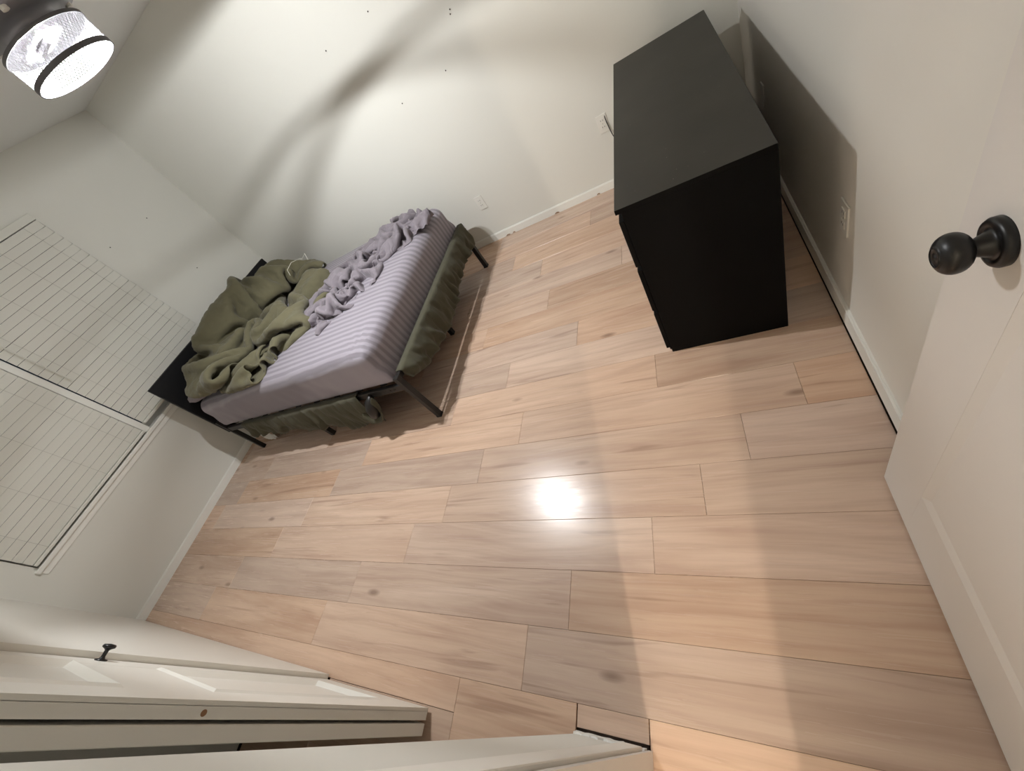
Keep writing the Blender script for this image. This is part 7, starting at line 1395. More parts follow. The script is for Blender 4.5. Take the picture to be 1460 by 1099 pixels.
13,11,15,20,8,10,17,9,-6,16,11,-11,16,9,-16,15,8,-20,16,12,-6,16,9,0,17,14,0,15,13,0,18,13,0,17,11,0,15,13,0,20,8,0,-12,-15,0,-9,6,37,-26,7,9,-24,11,-8,-21,16,-6,12,17,-17,
3,19,-15,-12,-6,29,11,5,26,17,11,6,9,8,27,18,12,-3,17,11,1,16,12,10,17,12,2,4,5,-30,-24,1,-4,-21,-1,-16,8,7,-31,17,13,7,6,15,19,11,16,9,16,12,-14,-1,-5,-37,18,0,23,-4,8,33,
2,4,-31,15,13,-5,11,14,15,13,13,6,16,12,-2,14,14,-2,13,14,-3,14,13,-9,7,18,-13,4,19,-9,-1,23,-4,-2,22,0,0,20,0,-2,22,0,-4,22,0,3,18,17,4,18,13,-10,16,-20,-2,23,2,2,16,24,
-6,-19,18,10,17,10,12,18,1,9,16,0,15,15,2,21,6,-1,22,0,-7,23,-1,-5,25,-7,-1,16,0,-23,8,15,-22,5,19,-8,4,21,1,7,18,12,4,19,11,3,12,25,7,18,9,11,17,3,21,2,-16,19,-7,-22,
-630,-928,-22,7,19,-1,8,18,0,10,17,0,8,18,6,7,16,17,-2,17,19,16,12,7,13,3,-26,17,10,-14,20,9,-9,13,13,0,14,14,0,16,12,0,16,13,0,17,13,0,17,11,0,16,13,0,20,10,0,-12,-17,0,
12,8,28,-25,7,9,-21,11,6,-23,7,18,13,14,-15,16,6,-24,-12,-19,-3,11,4,29,12,9,21,13,11,20,17,12,5,17,12,4,17,11,3,17,12,-8,-11,2,-28,-24,0,1,-12,0,-28,17,11,-15,9,13,23,12,15,10,
14,15,-3,11,11,-25,-14,-9,-20,0,10,31,22,-4,14,10,12,-18,14,12,-4,12,15,-2,8,16,-7,9,17,-8,7,18,-10,8,16,-2,3,18,-2,0,22,0,2,21,0,0,20,0,-1,20,2,-4,23,-2,0,19,11,0,21,10,
9,12,22,-7,25,3,-7,15,-25,0,20,11,-5,23,3,17,-17,-14,18,11,7,19,11,9,5,19,-4,21,3,11,17,-2,22,22,3,12,20,-3,-18,12,-2,-29,2,18,-20,4,21,-1,7,19,5,8,17,9,4,20,6,5,19,0,
4,20,4,15,14,1,11,17,1,20,8,-5,25,-5,-25,-649,-932,-5,10,17,0,9,19,0,9,18,-1,9,18,0,12,16,2,8,16,17,6,15,19,11,1,-26,16,12,-12,17,12,0,15,13,0,15,13,0,16,12,0,17,13,0,
16,12,0,17,12,0,14,13,0,16,12,1,-5,-18,0,23,8,10,-8,7,35,-18,2,24,-18,-12,12,16,5,-27,14,8,-24,-8,-13,-26,12,3,28,11,12,20,-2,21,6,22,3,8,19,5,10,21,7,13,16,11,-7,-25,-2,-10,
-23,1,-9,6,4,-33,13,13,3,14,16,11,5,17,-11,-5,19,-17,-18,22,7,4,-19,20,24,-10,-6,13,9,-19,8,17,-15,7,21,-4,5,19,0,5,19,0,6,18,0,6,20,0,7,14,18,1,16,-18,-1,21,0,2,22,0,
3,18,0,0,19,20,-5,22,-2,9,13,20,-4,22,5,3,18,14,-4,22,-4,-6,21,-10,-6,18,-15,9,14,-27,22,5,-1,21,4,0,24,2,2,21,2,14,8,-4,31,21,-2,18,21,5,-3,-10,21,-17,13,0,-27,1,21,9,
6,18,1,6,19,5,5,22,-6,7,18,-11,14,16,-12,13,15,-3,19,12,-1,12,14,0,14,16,0,18,12,2,-661,-939,-2,11,17,1,8,19,0,9,18,-1,10,18,0,11,16,0,12,17,4,7,14,26,9,4,-30,18,11,0,
17,13,0,15,14,0,15,13,0,15,12,1,18,10,16,16,13,-4,16,13,-13,14,14,1,18,1,26,15,-19,12,15,-21,-15,5,6,29,-13,4,27,-15,-14,-3,16,8,-18,15,9,-21,0,-5,-38,4,20,8,10,10,22,-10,23,-1,
8,16,18,25,-2,2,15,10,10,24,-8,-10,-15,-16,6,-22,-3,-5,15,12,-14,16,14,-5,5,19,-13,-15,21,-15,-18,20,-3,-14,18,11,12,-24,18,15,3,-23,8,19,-6,4,20,0,7,20,0,5,19,0,6,20,0,6,18,0,
6,15,23,5,18,5,0,12,-28,1,21,0,3,20,0,1,22,2,2,12,30,-1,20,9,8,13,20,0,22,7,-4,22,-1,-6,21,-15,-1,14,-24,13,8,-25,24,4,-3,20,7,0,21,7,0,22,3,0,24,1,3,8,-5,33,
22,1,11,8,17,-18,-25,15,-2,0,22,-17,11,16,-9,14,14,-1,13,16,0,18,12,0,12,14,0,16,12,0,15,15,0,16,13,0,13,16,2,14,15,11,9,17,19,-690,-915,-17,10,19,1,11,17,2,10,19,1,10,17,-3,
10,18,-3,9,16,-12,7,16,18,14,9,-19,15,12,0,14,13,0,15,13,0,16,13,1,19,7,19,16,13,-2,16,10,-18,12,16,1,17,4,25,19,-16,15,19,-18,14,4,-12,-28,9,20,8,-15,-1,26,0,-22,-14,23,-5,-15,
25,-1,-4,19,9,-15,1,18,-13,-2,25,0,3,16,23,-11,23,-11,11,13,23,20,7,9,11,-16,-24,-7,-19,0,-5,-22,3,14,12,-14,3,21,-9,-7,21,0,-20,18,0,-9,16,25,-17,21,5,9,-19,-27,8,19,-3,8,17,0,
6,20,0,5,19,0,8,20,0,4,19,0,7,20,5,7,11,26,3,20,-3,0,11,-28,2,22,0,1,20,0,1,21,9,7,4,31,4,16,21,3,18,14,-3,23,-1,-4,18,-19,8,10,-25,19,5,-17,19,8,0,15,13,16,
18,8,-1,24,-2,-10,21,9,9,20,-8,-18,20,-3,24,20,8,-8,-7,19,-25,-20,19,0,14,12,0,15,15,0,11,16,0,16,14,0,15,13,7,12,16,10,8,17,13,17,13,-1,13,16,0,17,10,-5,11,14,14,13,15,9,
-725,-884,-46,12,19,-1,11,17,0,9,19,0,8,18,0,9,18,0,10,17,0,13,14,0,14,14,0,13,12,0,15,13,0,17,11,0,14,12,14,16,11,11,16,7,-25,14,15,1,15,4,22,19,-11,21,18,-19,-3,16,-10,20,
2,10,-33,15,16,-7,-17,-8,24,12,-14,-26,24,0,-7,21,4,8,22,2,18,21,5,-10,9,12,-27,-4,23,-1,-5,22,0,-13,24,0,11,13,19,1,-21,-13,-6,-19,-6,-4,-21,0,7,14,20,9,15,4,2,21,7,-26,2,-10,
-13,18,14,-14,20,2,2,-1,-37,8,20,0,8,18,0,7,21,0,6,19,0,5,18,0,7,21,0,6,16,15,6,12,23,2,19,-11,1,12,-27,1,21,0,2,20,0,3,20,16,4,3,28,5,14,28,1,21,3,6,13,-23,
14,5,-22,21,4,-2,19,8,-2,16,9,1,19,9,7,15,11,12,17,12,7,21,-7,-13,19,-11,-16,19,3,-18,6,20,-6,-14,20,9,10,14,14,21,6,-17,14,14,-6,17,16,0,1,17,24,10,17,13,13,16,5,17,14,5,
16,10,0,17,15,-5,16,8,-2,14,18,-7,10,16,-9,-760,-855,-5,8,18,-17,12,16,-2,9,18,0,8,19,0,9,18,0,11,17,0,12,15,0,13,16,0,17,13,0,14,11,0,15,12,13,14,12,16,19,14,-8,14,3,-21,
16,3,24,19,-6,19,20,-17,7,18,-9,20,14,13,6,7,10,-28,8,14,-21,-15,-17,-9,22,-3,-18,22,4,4,20,3,18,19,1,23,19,6,-11,-6,-7,-33,-1,23,-1,1,14,22,-8,22,1,5,17,17,-5,-7,-34,-4,-19,-6,
-2,-20,1,7,16,17,16,12,-17,13,21,1,-26,8,-2,-24,6,5,-19,9,20,0,16,-25,5,19,0,9,19,0,8,18,0,5,21,0,9,18,0,2,18,3,12,7,31,2,21,2,4,11,-28,-1,21,-8,2,20,0,-2,24,0,
3,15,17,5,1,35,5,19,13,12,12,-17,25,-9,-10,20,4,-15,20,9,-14,19,10,-8,18,15,-1,15,15,2,12,17,12,6,23,13,17,-11,-25,10,-23,1,15,17,-3,8,9,28,12,13,14,15,14,7,18,9,-9,18,10,-7,
19,8,-9,2,16,22,14,16,8,16,13,-7,15,15,-8,14,13,-8,13,16,-14,6,16,-9,5,24,-7,-1,20,-1,-763,-843,27,10,17,-6,10,17,-21,8,17,0,8,19,0,10,17,0,10,18,0,11,16,0,16,13,0,15,14,0,
18,12,0,15,18,0,20,3,0,23,-14,0,24,-4,6,4,12,34,17,-4,18,19,-10,17,15,11,14,9,15,-18,5,3,-30,8,18,-7,-2,-9,-32,24,0,-2,23,2,1,18,2,22,15,2,27,15,2,-26,-13,-17,-11,-1,18,-13,
0,18,18,2,10,27,0,19,8,-7,4,-33,-1,-21,4,-7,-11,-24,14,16,0,13,16,10,16,10,21,-8,21,-19,-25,8,-4,-18,8,26,-22,7,-17,3,18,-17,8,19,0,8,19,1,8,18,-1,7,18,0,7,9,27,4,16,14,
8,9,-32,0,22,-9,-1,18,0,2,20,0,1,21,0,2,9,28,3,15,22,13,16,-10,18,-6,-18,24,3,-18,18,12,-4,17,13,0,17,12,0,16,13,0,15,16,0,11,15,0,12,19,0,7,-23,5,20,-7,22,9,17,-19,
13,14,12,12,15,8,13,13,13,20,9,-5,17,11,-3,16,4,-22,22,8,-1,21,-3,13,15,14,-7,7,18,-11,5,20,-5,4,21,0,1,20,0,3,20,0,1,23,0,-753,-845,2,5,20,-1,6,20,0,10,18,0,8,19,0,
9,18,-1,11,18,0,13,17,0,10,15,0,17,18,0,21,10,8,22,1,19,23,-18,-19,26,-12,8,23,-4,12,8,9,28,9,7,24,14,10,19,11,16,-14,8,9,-25,5,6,-29,10,16,-2,13,-1,-29,23,2,0,23,4,0,
14,2,25,19,2,22,-1,-7,-30,-14,-17,12,-1,9,-29,-3,20,14,3,3,35,1,18,14,-1,14,-26,-7,-21,-4,-1,-5,-33,15,15,6,12,11,22,16,10,20,2,21,-4,-11,18,-17,-23,11,-8,-23,6,17,-19,10,-23,9,18,-13,
9,19,0,7,18,0,9,18,1,3,5,32,6,20,-3,8,6,-27,5,16,21,1,20,-4,-10,20,-20,4,20,0,3,14,23,8,18,5,21,-1,-18,18,10,-10,17,11,0,18,11,0,17,12,0,14,13,0,16,13,0,15,14,0,
12,17,0,12,8,20,14,-20,18,21,6,5,3,12,-30,16,11,-13,16,14,1,10,14,15,19,9,-2,16,12,-2,18,10,8,20,-2,17,20,10,-4,8,-3,-33,5,18,0,5,21,0,4,19,0,2,21,0,3,20,13,3,21,1,
-707,-859,-14,5,20,0,-1,19,25,4,21,4,4,20,2,5,21,0,5,21,1,6,20,-3,10,19,-3,15,14,3,27,-5,9,24,-11,-2,24,0,3,18,5,4,23,5,-13,-2,2,28,9,9,27,15,10,15,9,6,-30,7,11,-23,
8,13,-24,13,12,-18,20,9,-5,24,5,0,21,2,0,23,2,8,14,2,27,-17,-14,-7,-11,-16,3,-7,-4,-31,0,18,19,1,4,30,1,19,16,3,17,-6,-7,-12,-30,7,1,-29,12,-4,33,17,6,23,8,18,10,3,22,0,
-1,22,-13,-13,21,-19,-22,8,-8,-26,6,11,-10,14,-29,9,17,-8,8,18,0,9,18,1,3,6,32,8,13,-23,9,17,-10,4,6,34,1,19,-2,-10,21,-17,-2,20,-15,8,19,0,16,13,0,16,10,0,18,11,0,18,10,0,
17,12,0,16,11,0,16,13,0,14,13,0,13,15,0,14,10,18,13,-8,28,20,2,13,23,7,-5,0,12,-29,7,13,-24,18,10,-1,14,14,5,17,12,10,18,8,14,21,-1,20,20,9,6,13,11,-23,3,-12,-32,6,19,0,
4,20,0,2,22,1,5,17,-1,1,21,10,5,20,-9,-659,-876,-1,2,19,19,3,21,7,3,20,0,5,20,1,4,20,3,5,21,2,5,19,3,6,17,8,8,7,-27,16,10,-16,20,8,3,16,9,15,19,5,8,23,-2,-13,
-2,9,33,11,7,22,7,11,23,24,3,-1,14,7,-23,0,16,-21,8,14,-21,17,9,-19,23,6,-6,22,3,0,22,4,8,5,-4,33,-14,-16,1,-14,-10,-17,-10,-9,-25,-2,-4,28,-1,19,17,3,18,8,6,20,-9,21,-2,-18,
20,-6,-26,-9,4,32,-3,3,30,15,8,-20,-7,19,16,-3,21,6,-3,23,-5,-6,20,-16,-25,7,11,-22,9,-19,0,19,-24,8,14,-11,10,18,1,2,8,31,9,13,-21,9,15,-11,3,20,32,23,5,20,-7,21,-11,-12,19,-12,
-3,22,-16,13,15,-13,19,11,0,17,11,0,18,10,0,17,12,0,17,11,0,15,13,2,15,9,17,13,15,-4,14,4,25,19,8,10,25,-3,-15,9,7,27,9,11,-22,2,9,-31,17,10,9,18,8,13,17,10,9,18,7,16,
18,10,15,14,13,-12,7,0,-37,9,-15,-22,2,21,0,6,20,0,0,19,0,4,22,0,6,18,0,3,20,0,-614,-893,10,4,20,7,2,21,0,5,20,4,4,21,1,5,19,5,4,21,-1,4,20,-1,8,15,17,-3,20,-1,
-5,26,-16,13,13,-22,21,4,-3,21,3,1,24,0,-1,11,5,28,19,0,19,-6,18,19,11,10,24,25,0,1,11,10,-23,1,18,-19,9,13,-21,18,8,-16,21,6,-9,22,3,12,-3,-8,31,-13,-15,-7,-13,-12,-14,-12,-7,-24,
-8,-14,19,3,19,11,9,18,-3,17,5,-15,15,11,-13,19,10,0,6,3,32,-20,3,23,6,-8,-32,-4,20,18,-8,19,17,0,18,-15,-2,20,-23,-9,24,8,-19,12,22,-4,18,-16,-10,11,-30,10,16,-4,3,13,27,18,12,5,
21,3,-4,22,9,-22,15,12,16,4,20,5,-13,25,-1,-10,19,11,-3,21,-7,5,17,-14,12,15,-16,19,9,0,17,12,0,17,10,0,15,10,19,15,12,8,14,15,4,21,8,1,23,-3,-14,21,6,6,-4,0,35,11,14,-9,
7,8,-25,18,5,18,17,9,11,17,13,7,17,12,3,18,10,-2,15,-16,-22,25,-11,0,21,5,-8,-16,26,1,-10,21,-10,0,23,-11,1,21,-9,4,21,-3,5,19,0,-568,-911,1,4,21,1,3,20,3,4,21,6,5,20,7,
5,19,5,4,21,-1,4,19,-4,1,23,3,1,20,0,-1,22,14,-4,24,0,8,16,-16,20,7,-16,24,-1,-3,26,-6,3,19,2,20,-1,16,23,-3,17,21,13,6,27,24,2,3,9,12,-23,5,16,-18,9,12,-19,12,12,-18,
24,5,9,-14,-15,13,-12,-16,6,-13,-16,-3,-14,-8,-20,-10,-9,-24,13,16,0,10,13,0,13,16,0,17,13,0,19,9,0,17,6,22,-24,-1,9,-8,-18,-15,-7,9,29,-5,23,10,-3,21,-13,-2,17,-23,-6,21,-10,-15,18,18,
-10,22,8,1,20,-12,4,13,-23,15,13,1,19,7,1,17,12,1,16,10,-3,10,8,28,17,9,30,5,18,0,1,22,-3,0,20,-12,-1,21,-6,-10,22,-8,10,14,-13,13,14,-14,18,11,-2,20,9,0,19,8,0,19,9,0,
18,8,0,20,10,0,15,7,26,-11,-13,20,10,20,0,13,13,-15,22,5,0,21,5,0,19,7,1,20,8,0,18,10,-2,24,0,4,21,-11,21,23,-6,7,-16,21,1,-3,21,-12,-3,21,-7,-4,23,-6,-4,21,-6,-3,22,-6,
-555,-919,11,8,18,1,7,19,2,7,19,5,7,20,0,7,20,2,5,20,1,6,20,-8,5,20,-4,3,20,-4,0,24,2,-2,23,4,-1,20,4,10,17,-10,16,10,-15,22,-3,-16,26,-3,-1,6,12,25,4,13,25,3,13,22,
4,7,32,19,8,-6,17,8,-16,17,4,-17,17,-2,-26,2,8,-39,-21,-7,8,-19,-5,12,-18,-5,20,-15,-14,-9,-5,-6,-31,12,16,0,11,13,15,17,13,8,19,10,5,17,13,0,15,13,-15,-17,-12,-13,-18,-11,0,-12,-2,30,
-6,19,21,-3,17,-19,-4,22,-9,-5,17,-22,-3,24,-1,-7,22,3,-9,21,-2,2,23,-1,17,13,0,20,10,0,17,9,1,16,13,10,7,-3,32,12,12,20,7,18,1,4,20,6,6,20,0,7,18,-3,7,19,-9,6,17,-13,
-1,20,-16,16,11,-5,14,13,-11,17,11,-10,20,9,-3,19,10,1,21,10,8,4,-2,30,0,-17,-20,23,8,-14,19,5,-5,25,4,3,22,5,2,22,4,5,20,9,5,21,5,0,21,4,-3,22,7,11,16,8,19,2,8,30,
-1,19,-16,-7,20,-15,-3,20,-11,-3,21,-4,-1,22,1,-603,-904,15,9,18,6,8,19,4,7,19,3,7,19,3,7,19,4,7,19,2,8,19,-1,7,19,-1,10,17,2,8,19,3,8,18,-1,8,18,-4,9,15,-9,12,15,-10,
12,12,-13,7,6,-30,9,14,16,-6,4,34,3,13,24,11,13,19,18,10,0,20,9,-4,20,5,-19,17,-1,-24,-6,6,-33,-18,-9,-13,-19,-8,3,-18,-4,23,-18,-10,4,-9,-3,-30,17,12,0,17,12,0,19,10,1,13,12,17,
15,10,15,13,14,-14,-15,-7,-19,-16,-13,0,-19,-10,13,-7,9,30,-2,21,-2,-7,18,-18,-2,22,-7,-6,21,-3,-5,23,3,0,24,8,11,17,7,16,15,0,17,11,-2,22,5,6,-3,21,-7,9,0,28,11,17,5,11,12,-18,
2,20,9,6,19,0,4,20,6,6,20,3,10,17,0,12,16,-3,14,13,-7,16,12,-10,17,10,-9,15,13,-7,12,14,-14,19,11,20,0,-17,-1,11,5,-30,27,4,0,21,5,0,22,4,0,23,4,0,22,4,0,21,6,0,
22,6,0,21,7,0,19,7,8,8,7,31,-3,5,37,14,14,6,12,15,-14,6,16,-16,2,17,-22,-1,20,-13,-649,-888,26,8,18,5,8,19,7,7,19,-2,7,19,-2,7,20,5,7,19,1,7,18,11,9,19,4,9,18,-4,
8,18,5,10,18,6,10,18,0,11,18,-8,11,15,-15,9,12,-24,5,5,-31,12,17,8,-4,5,33,7,13,21,8,12,22,18,13,4,20,5,-16,17,-11,-22,19,-16,-12,-11,22,-7,-10,12,-24,-19,-9,-8,-17,-6,22,-19,-8,7,
-9,-4,-29,17,13,0,17,11,0,19,10,0,19,11,1,5,9,31,15,11,5,-16,-5,-29,-17,-11,-8,-18,-12,1,-13,-3,28,-1,17,20,-7,21,-18,-2,22,1,4,20,15,10,17,4,14,15,-3,14,15,-3,14,13,3,7,18,12,
0,21,2,-9,16,-23,8,13,23,12,15,-9,11,8,-25,7,20,1,5,20,2,5,19,4,7,19,2,7,19,3,9,18,7,15,11,-15,15,14,-3,15,13,3,17,12,-1,14,14,-3,18,3,22,2,0,-35,21,2,-15,22,5,1,
23,5,-1,22,4,0,23,4,0,22,5,0,21,4,11,19,7,-11,21,6,0,20,7,0,0,3,35,-1,5,32,12,14,13,14,16,-1,14,14,-7,16,12,-14,12,12,-18,-687,-878,16,8,18,-6,7,19,1,7,19,2,7,19,1,
7,20,4,7,19,4,7,18,9,9,20,0,9,17,-5,9,18,4,9,18,5,11,17,-7,12,15,-14,11,14,-14,8,16,-13,10,9,-27,7,17,1,0,9,33,3,8,29,12,15,15,20,8,-11,20,-14,-17,19,-19,4,15,-11,-22,
-9,20,-12,-15,19,10,-10,19,-13,-16,-10,20,-24,-5,-9,-10,-4,-28,17,11,0,20,11,0,18,10,0,18,11,0,17,10,11,-3,6,34,-15,-8,-16,-14,-5,-27,-18,-11,-2,-16,-10,16,-4,11,35,4,16,13,16,20,4,17,7,-9,
14,14,1,9,18,6,3,20,9,-3,22,4,-5,21,-3,-2,21,-9,-4,19,-7,5,20,-7,12,11,-14,12,11,-14,4,18,5,5,20,2,6,19,0,7,20,0,8,19,1,11,18,0,14,15,-1,16,13,2,15,13,2,17,12,0,
16,10,10,17,10,4,15,1,-25,18,5,-17,21,5,-8,23,4,0,22,4,0,23,4,0,22,5,0,19,4,16,19,6,-16,20,7,0,19,8,0,12,3,28,-14,1,26,8,12,23,15,13,-13,14,14,-8,14,16,2,13,12,-16,
-690,-884,5,8,18,-3,6,19,6,7,20,3,7,19,3,7,20,2,8,19,1,9,19,-1,9,18,-1,8,18,1,8,19,5,14,15,-10,17,8,-13,20,6,-14,8,16,-16,1,20,-10,1,22,0,5,18,1,1,6,33,6,15,22,
18,11,-3,24,-12,-11,16,-19,6,18,-18,1,12,-6,-30,-7,20,-17,-13,20,0,-16,22,-2,-9,15,28,-20,-8,-7,-17,0,-21,21,10,0,17,9,0,19,10,0,19,11,0,18,10,6,-3,5,32,-19,-9,-2,-14,-4,-28,-17,-10,-8,
-18,-9,9,19,4,16,22,0,20,12,2,26,7,18,16,0,22,5,-5,23,-2,-3,21,-9,-1,19,-17,-2,21,-6,3,17,-15,-5,22,-7,8,17,-12,10,14,-11,11,15,-13,9,17,0,7,18,1,7,19,0,8,20,0,10,19,0,
10,18,0,13,18,1,12,16,3,12,17,8,13,15,9,17,12,10,17,11,6,23,4,-1,22,3,-10,16,7,-18,22,4,-8,23,4,-1,22,4,0,21,5,0,19,5,18,17,5,-18,21,7,0,21,6,0,16,6,20,-19,-1,21,
0,8,30,15,14,-3,14,14,-9,14,13,-14,15,4,-26,-693,-880,14,7,19,0,9,19,-1,8,19,0,9,18,1,8,19,0,7,19,0,7,20,1,9,19,1,10,17,0,13,15,-3,26,-6,-4,12,11,-16,9,19,-12,-1,22,0,
1,21,0,2,22,0,5,19,1,3,12,28,14,16,5,23,-5,-11,18,-21,-1,14,-19,9,17,-19,8,10,-2,-30,-10,22,-9,-13,20,0,-5,15,22,-9,16,26,-25,13,-2,-13,9,-29,16,10,-17,19,10,0,19,11,0,19,10,0,
17,12,0,1,3,33,-22,-7,-4,-15,-6,-18,-18,-9,-11,-15,-10,18,20,4,13,15,-1,24,11,-12,32,5,18,13,-2,21,-12,-3,20,-11,2,18,-18,-3,21,-10,0,19,-14,6,18,-17,13,14,-14,17,11,-3,17,12,-1,14,14,0,
9,19,0,7,19,0,7,20,0,8,19,0,9,19,0,10,17,0,12,17,0,12,17,0,11,18,0,9,19,0,9,19,0,9,19,5,13,16,12,19,9,14,24,5,-5,20,5,-12,20,4,-14,21,5,0,22,5,0,17,4,20,
17,5,-20,21,6,0,21,6,0,20,7,11,-18,-1,21,-11,3,29,14,15,1,15,7,-22,14,13,-13,15,-8,-27,-673,-879,0,6,21,0,7,19,0,10,18,0,7,20,0,9,18,0,8,19,1,6,20,1,7,19,0,4,21,3,
18,10,-4,23,-11,-1,1,22,0,2,21,0,1,21,0,0,22,0,2,22,1,5,22,1,11,17,7,24,3,-8,18,-19,-1,12,-19,12,12,-20,14,18,-20,4,8,2,-30,-13,24,0,-12,21,0,-5,25,6,3,21,8,-4,18,23,
-24,12,-3,0,11,-30,18,10,-4,21,11,0,19,10,0,16,12,0,2,4,32,-20,-8,-1,-19,-5,-12,-19,-8,-16,-10,-12,23,18,1,19,10,-11,26,7,-12,26,4,20,7,1,13,-28,-1,19,-15,4,17,-22,4,17,-18,13,14,-15,
16,12,-6,19,12,0,18,11,0,17,15,0,14,15,0,12,20,0,8,19,0,5,21,0,10,17,0,6,19,0,11,18,0,12,16,0,12,17,0,12,18,0,9,19,0,9,19,0,7,19,0,12,17,0,5,20,0,6,20,2,
19,10,-1,22,7,-1,21,5,0,22,5,1,17,4,20,17,5,-21,20,6,0,21,6,0,21,6,1,-15,0,25,-19,-2,18,12,16,8,14,5,-24,16,0,-26,15,-23,-2)
tag(cloth('crumpled_sheet', TOPSHEET, 84, 62, M_GREY, 0.003, (-2.3, 2.35, 0.66)), 'grey top sheet twisted into a crumpled strip across the striped mattress', 'sheet')



# ------------------------------------------------------------------ ceiling lamp
LX, LY = -1.80, 1.4925
ZB_, ZT_, RS = 2.013, 2.104, 0.157
lp = thing('ceiling_lamp', (LX, LY, ZB_), 'round ceiling lamp with a lit silver mesh drum shade under dark housing', 'lamp')
bm = bmesh.new()
lathe(bm, [(0.002, 2.44), (0.075, 2.44), (0.075, 2.405), (0.03, 2.395), (0.018, 2.39), (0.018, 2.33), (0.09, 2.32), (0.205, 2.295), (0.225, 2.27), (0.225, 2.20), (0.20, 2.165), (0.13, 2.150), (0.10, 2.148), (0.10, ZT_ + 0.006), (0.156, ZT_ + 0.004), (0.156, ZT_ - 0.005), (0.002, ZT_ - 0.005)], (LX, LY, 0), 'Z', 48)
put('housing', bm, M_MOTOR, lp, True)
for k in range(6):
    a = k * math.pi / 3 + .3
    bm = bmesh.new()
    lathe(bm, [(0.001, 2.163), (0.012, 2.163), (0.012, 2.150), (0.001, 2.148)], (LX + .165 * math.cos(a), LY + .165 * math.sin(a), 0), 'Z', 10)
    put('cap_screw', bm, M_OUT, lp)
def band(z0, z1, r, name, m):
    bm = bmesh.new()
    sg = 72
    R = []
    for k in range(sg):
        a = 2 * math.pi * k / sg
        R.append([bm.verts.new((LX + rr * math.cos(a), LY + rr * math.sin(a), zz)) for rr, zz in ((r, z0), (r, z1), (r - .004, z1), (r - .004, z0))])
    for k in range(sg):
        a, b = R[k], R[(k + 1) % sg]
        for j in range(4):
            bm.faces.new((a[j], a[(j + 1) % 4], b[(j + 1) % 4], b[j]))
    return put(name, bm, m, lp)
band(ZB_, ZB_ + 0.015, RS + .001, 'bottom_rim', M_RIM)
band(ZT_ - 0.006, ZT_ + 0.004, RS + .001, 'top_rim', M_RIM)
bm = bmesh.new()
nw, ns, ww = 84, 5, 0.0008
for fam in (-1, 1):
    for k in range(nw):
        a0 = 2 * math.pi * k / nw
        tw = fam * 2 * math.pi * 5.2 / nw
        ring = []
        for s in range(ns + 1):
            f = s / ns
            a = a0 + tw * f
            z = ZB_ + .012 + (ZT_ - ZB_ - .016) * f
            da = ww / RS
            r0 = RS - .002 + fam * .0004
            ring.append((bm.verts.new((LX + r0 * math.cos(a - da), LY + r0 * math.sin(a - da), z)),
                         bm.verts.new((LX + (r0 + .0008) * math.cos(a), LY + (r0 + .0008) * math.sin(a), z)),
                         bm.verts.new((LX + r0 * math.cos(a + da), LY + r0 * math.sin(a + da), z))))
        for p, q in zip(ring, ring[1:]):
            for j in range(3):
                bm.faces.new((p[j], p[(j + 1) % 3], q[(j + 1) % 3], q[j]))
put('mesh_shade', bm, M_MESH, lp)
for s in (-1, 1):
    bm = bmesh.new()
    cx, cy = (LX - 0.057 if s < 0 else LX + 0.064), LY - 0.03
    lathe(bm, [(0.0005, -s * 0.010), (0.004, -s * 0.009), (0.006, -s * 0.005), (0.006, s * 0.005), (0.004, s * 0.009), (0.0005, s * 0.010)], (cx, cy, 2.088), 'X', 12)
    put('bulb', bm, M_BULB, lp, True)
bm = bmesh.new()
bx(bm, LX - .045, LX + .052, LY - .039, LY - .021, 2.081, 2.0985, .003)
put('socket', bm, M_MOTOR, lp)

# hall lamp: a plain flush dome, off camera behind the doorway
hl = thing('hall_ceiling_lamp', (-0.076, -1.92, 2.36), 'small white hallway ceiling lamp with one bare glowing bulb', 'lamp')
bm = bmesh.new()
lathe(bm, [(0.001, 2.44), (0.075, 2.44), (0.075, 2.425), (0.001, 2.425)], (-0.076, -1.92, 0), 'Z', 24)
put('canopy', bm, M_OUT, hl)
bm = bmesh.new()
bmesh.ops.create_uvsphere(bm, u_segments=16, v_segments=10, radius=0.035)
bmesh.ops.translate(bm, verts=bm.verts, vec=(-0.076, -1.92, 2.36))
put('bulb', bm, emit('hall_bulb_glow', (1.0, 0.87, 0.73, 1), HALL_POWER / (4 * math.pi ** 2 * 0.035 ** 2)), hl, True)
bm = bmesh.new()
tube(bm, [(-0.076, -1.92, 2.390), (-0.076, -1.92, 2.426)], 0.013, 12)
put('socket', bm, M_OUT, hl)

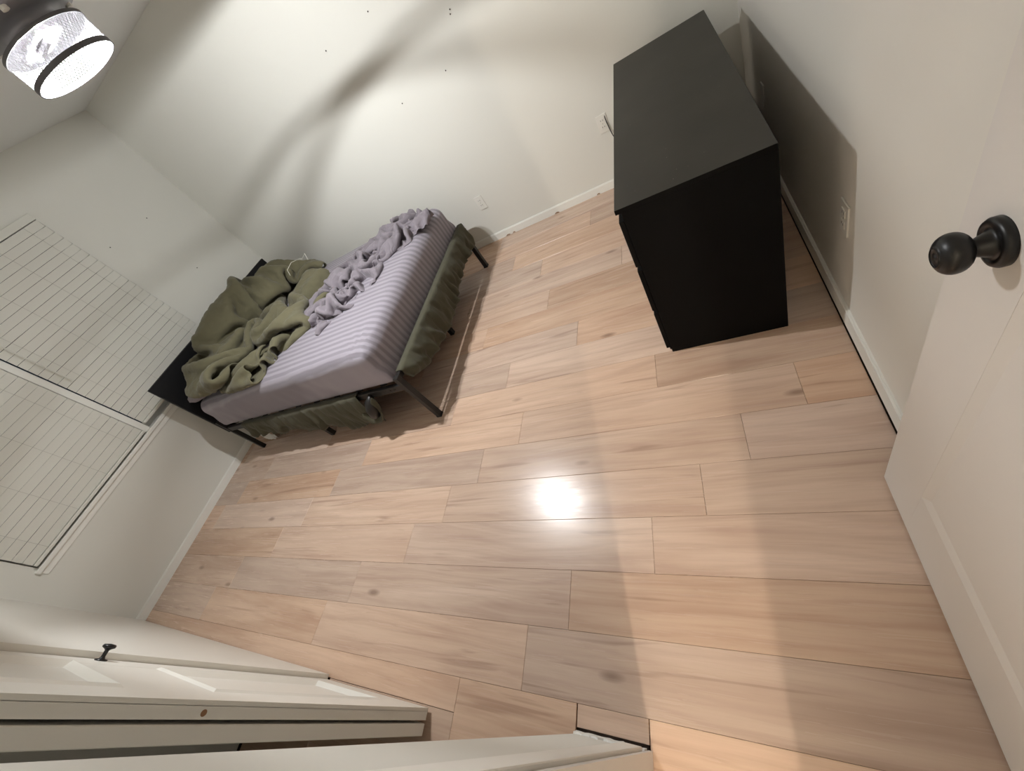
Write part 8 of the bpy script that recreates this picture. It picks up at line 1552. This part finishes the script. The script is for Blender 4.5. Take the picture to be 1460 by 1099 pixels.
# ------------------------------------------------------------------ outlets, cables, nails
def outlet(name, axis, u, z, label, blank=False, wdt=0.072, hgt=0.116):
    if axis == 'X':
        P = lambda a, b, d: (XR - d, u + a, z + b)
    else:
        P = lambda a, b, d: (u + a, YF - d, z + b)
    o = thing(name, P(0, 0, 0), label, 'outlet')
    def pl(nm, a0, a1, b0, b1, d0, d1, m, bev):
        bm = bmesh.new()
        p, q = P(a0, b0, d0), P(a1, b1, d1)
        bx(bm, p[0], q[0], p[1], q[1], p[2], q[2], bev, 2)
        return put(nm, bm, m, o)
    pl('cover_plate', -wdt / 2, wdt / 2, -hgt / 2, hgt / 2, 0, 0.006, M_OUT, 0.0022)
    if not blank:
        for s in (-1, 1):
            f = pl('socket', -0.016, 0.016, s * 0.021 - 0.014, s * 0.021 + 0.014, 0.0055, 0.0082, M_OUT, 0.001)
            for a in (-0.007, 0.007):
                bm = bmesh.new()
                p, q = P(a - .0012, s * .021 - .003, .0078), P(a + .0012, s * .021 + .006, .0087)
                bx(bm, p[0], q[0], p[1], q[1], p[2], q[2])
                put('slot', bm, M_SLOT, f)
        pl('screw', -0.003, 0.003, -0.003, 0.003, 0.0055, 0.0072, M_CORD, 0.001)
    return o
outlet('wall_outlet', 'X', 1.349, 0.424, 'white double wall outlet low on the right wall beside the dresser')
outlet('wall_outlet', 'X', 2.570, 0.381, 'blank white cover plate on the right wall in the dresser shadow', True, .06, .11)
o3 = outlet('wall_outlet', 'Y', -0.425, 0.452, 'white wall plate with a dark cable beside the dresser')
bm = bmesh.new()
tube(bm, [(-0.400, YF - .004, .495), (-0.398, YF - .010, .45), (-0.393, YF - .014, .405), (-0.386, YF - .014, .36), (-.375, YF - .012, .32), (-.36, YF - .010, .05)], .0032, 6)
put('cable', bm, M_WIRE, o3)
outlet('wall_outlet', 'Y', -1.528, 0.358, 'white wall outlet above the baseboard past the foot of the bed')

def nail(p, axis, label):
    d = -1 if axis == 'Y' else 1
    bm = bmesh.new()
    lathe(bm, [(0.0005, 0), (0.0034, 0), (0.0042, d * 0.003), (0.0025, d * 0.006), (0.0005, d * 0.0065)], p, axis, 10)
    tag(put('nail', bm, M_NAIL, origin=p), label, 'nail', 'nails left in the walls')
nail((-1.478, YF, 1.683), 'Y', 'tiny dark nail high on the long wall, between the lamp and the pair of nails')
nail((-1.017, YF, 1.439), 'Y', 'upper of the two close dark nails on the long wall')
nail((-1.028, YF, 1.421), 'Y', 'lower of the two close dark nails on the long wall')
nail((-1.227, YF, 1.217), 'Y', 'dark nail on the long wall below the close pair of nails')
nail((-1.887, YF, 1.690), 'Y', 'dark nail on the long wall that is nearest the lamp')
nail((-1.629, YF, 1.218), 'Y', 'lowest dark nail on the long wall, above the crumpled grey sheet')
nail((XW, 2.207, 1.706), 'X', 'dark nail in the window wall close to the edge of the blind')
nail((XW, 2.631, 1.707), 'X', 'topmost dark nail in the window wall, nearer the room corner')
nail((XW, 2.532, 1.226), 'X', 'lowest dark nail in the window wall, just above the headboard')
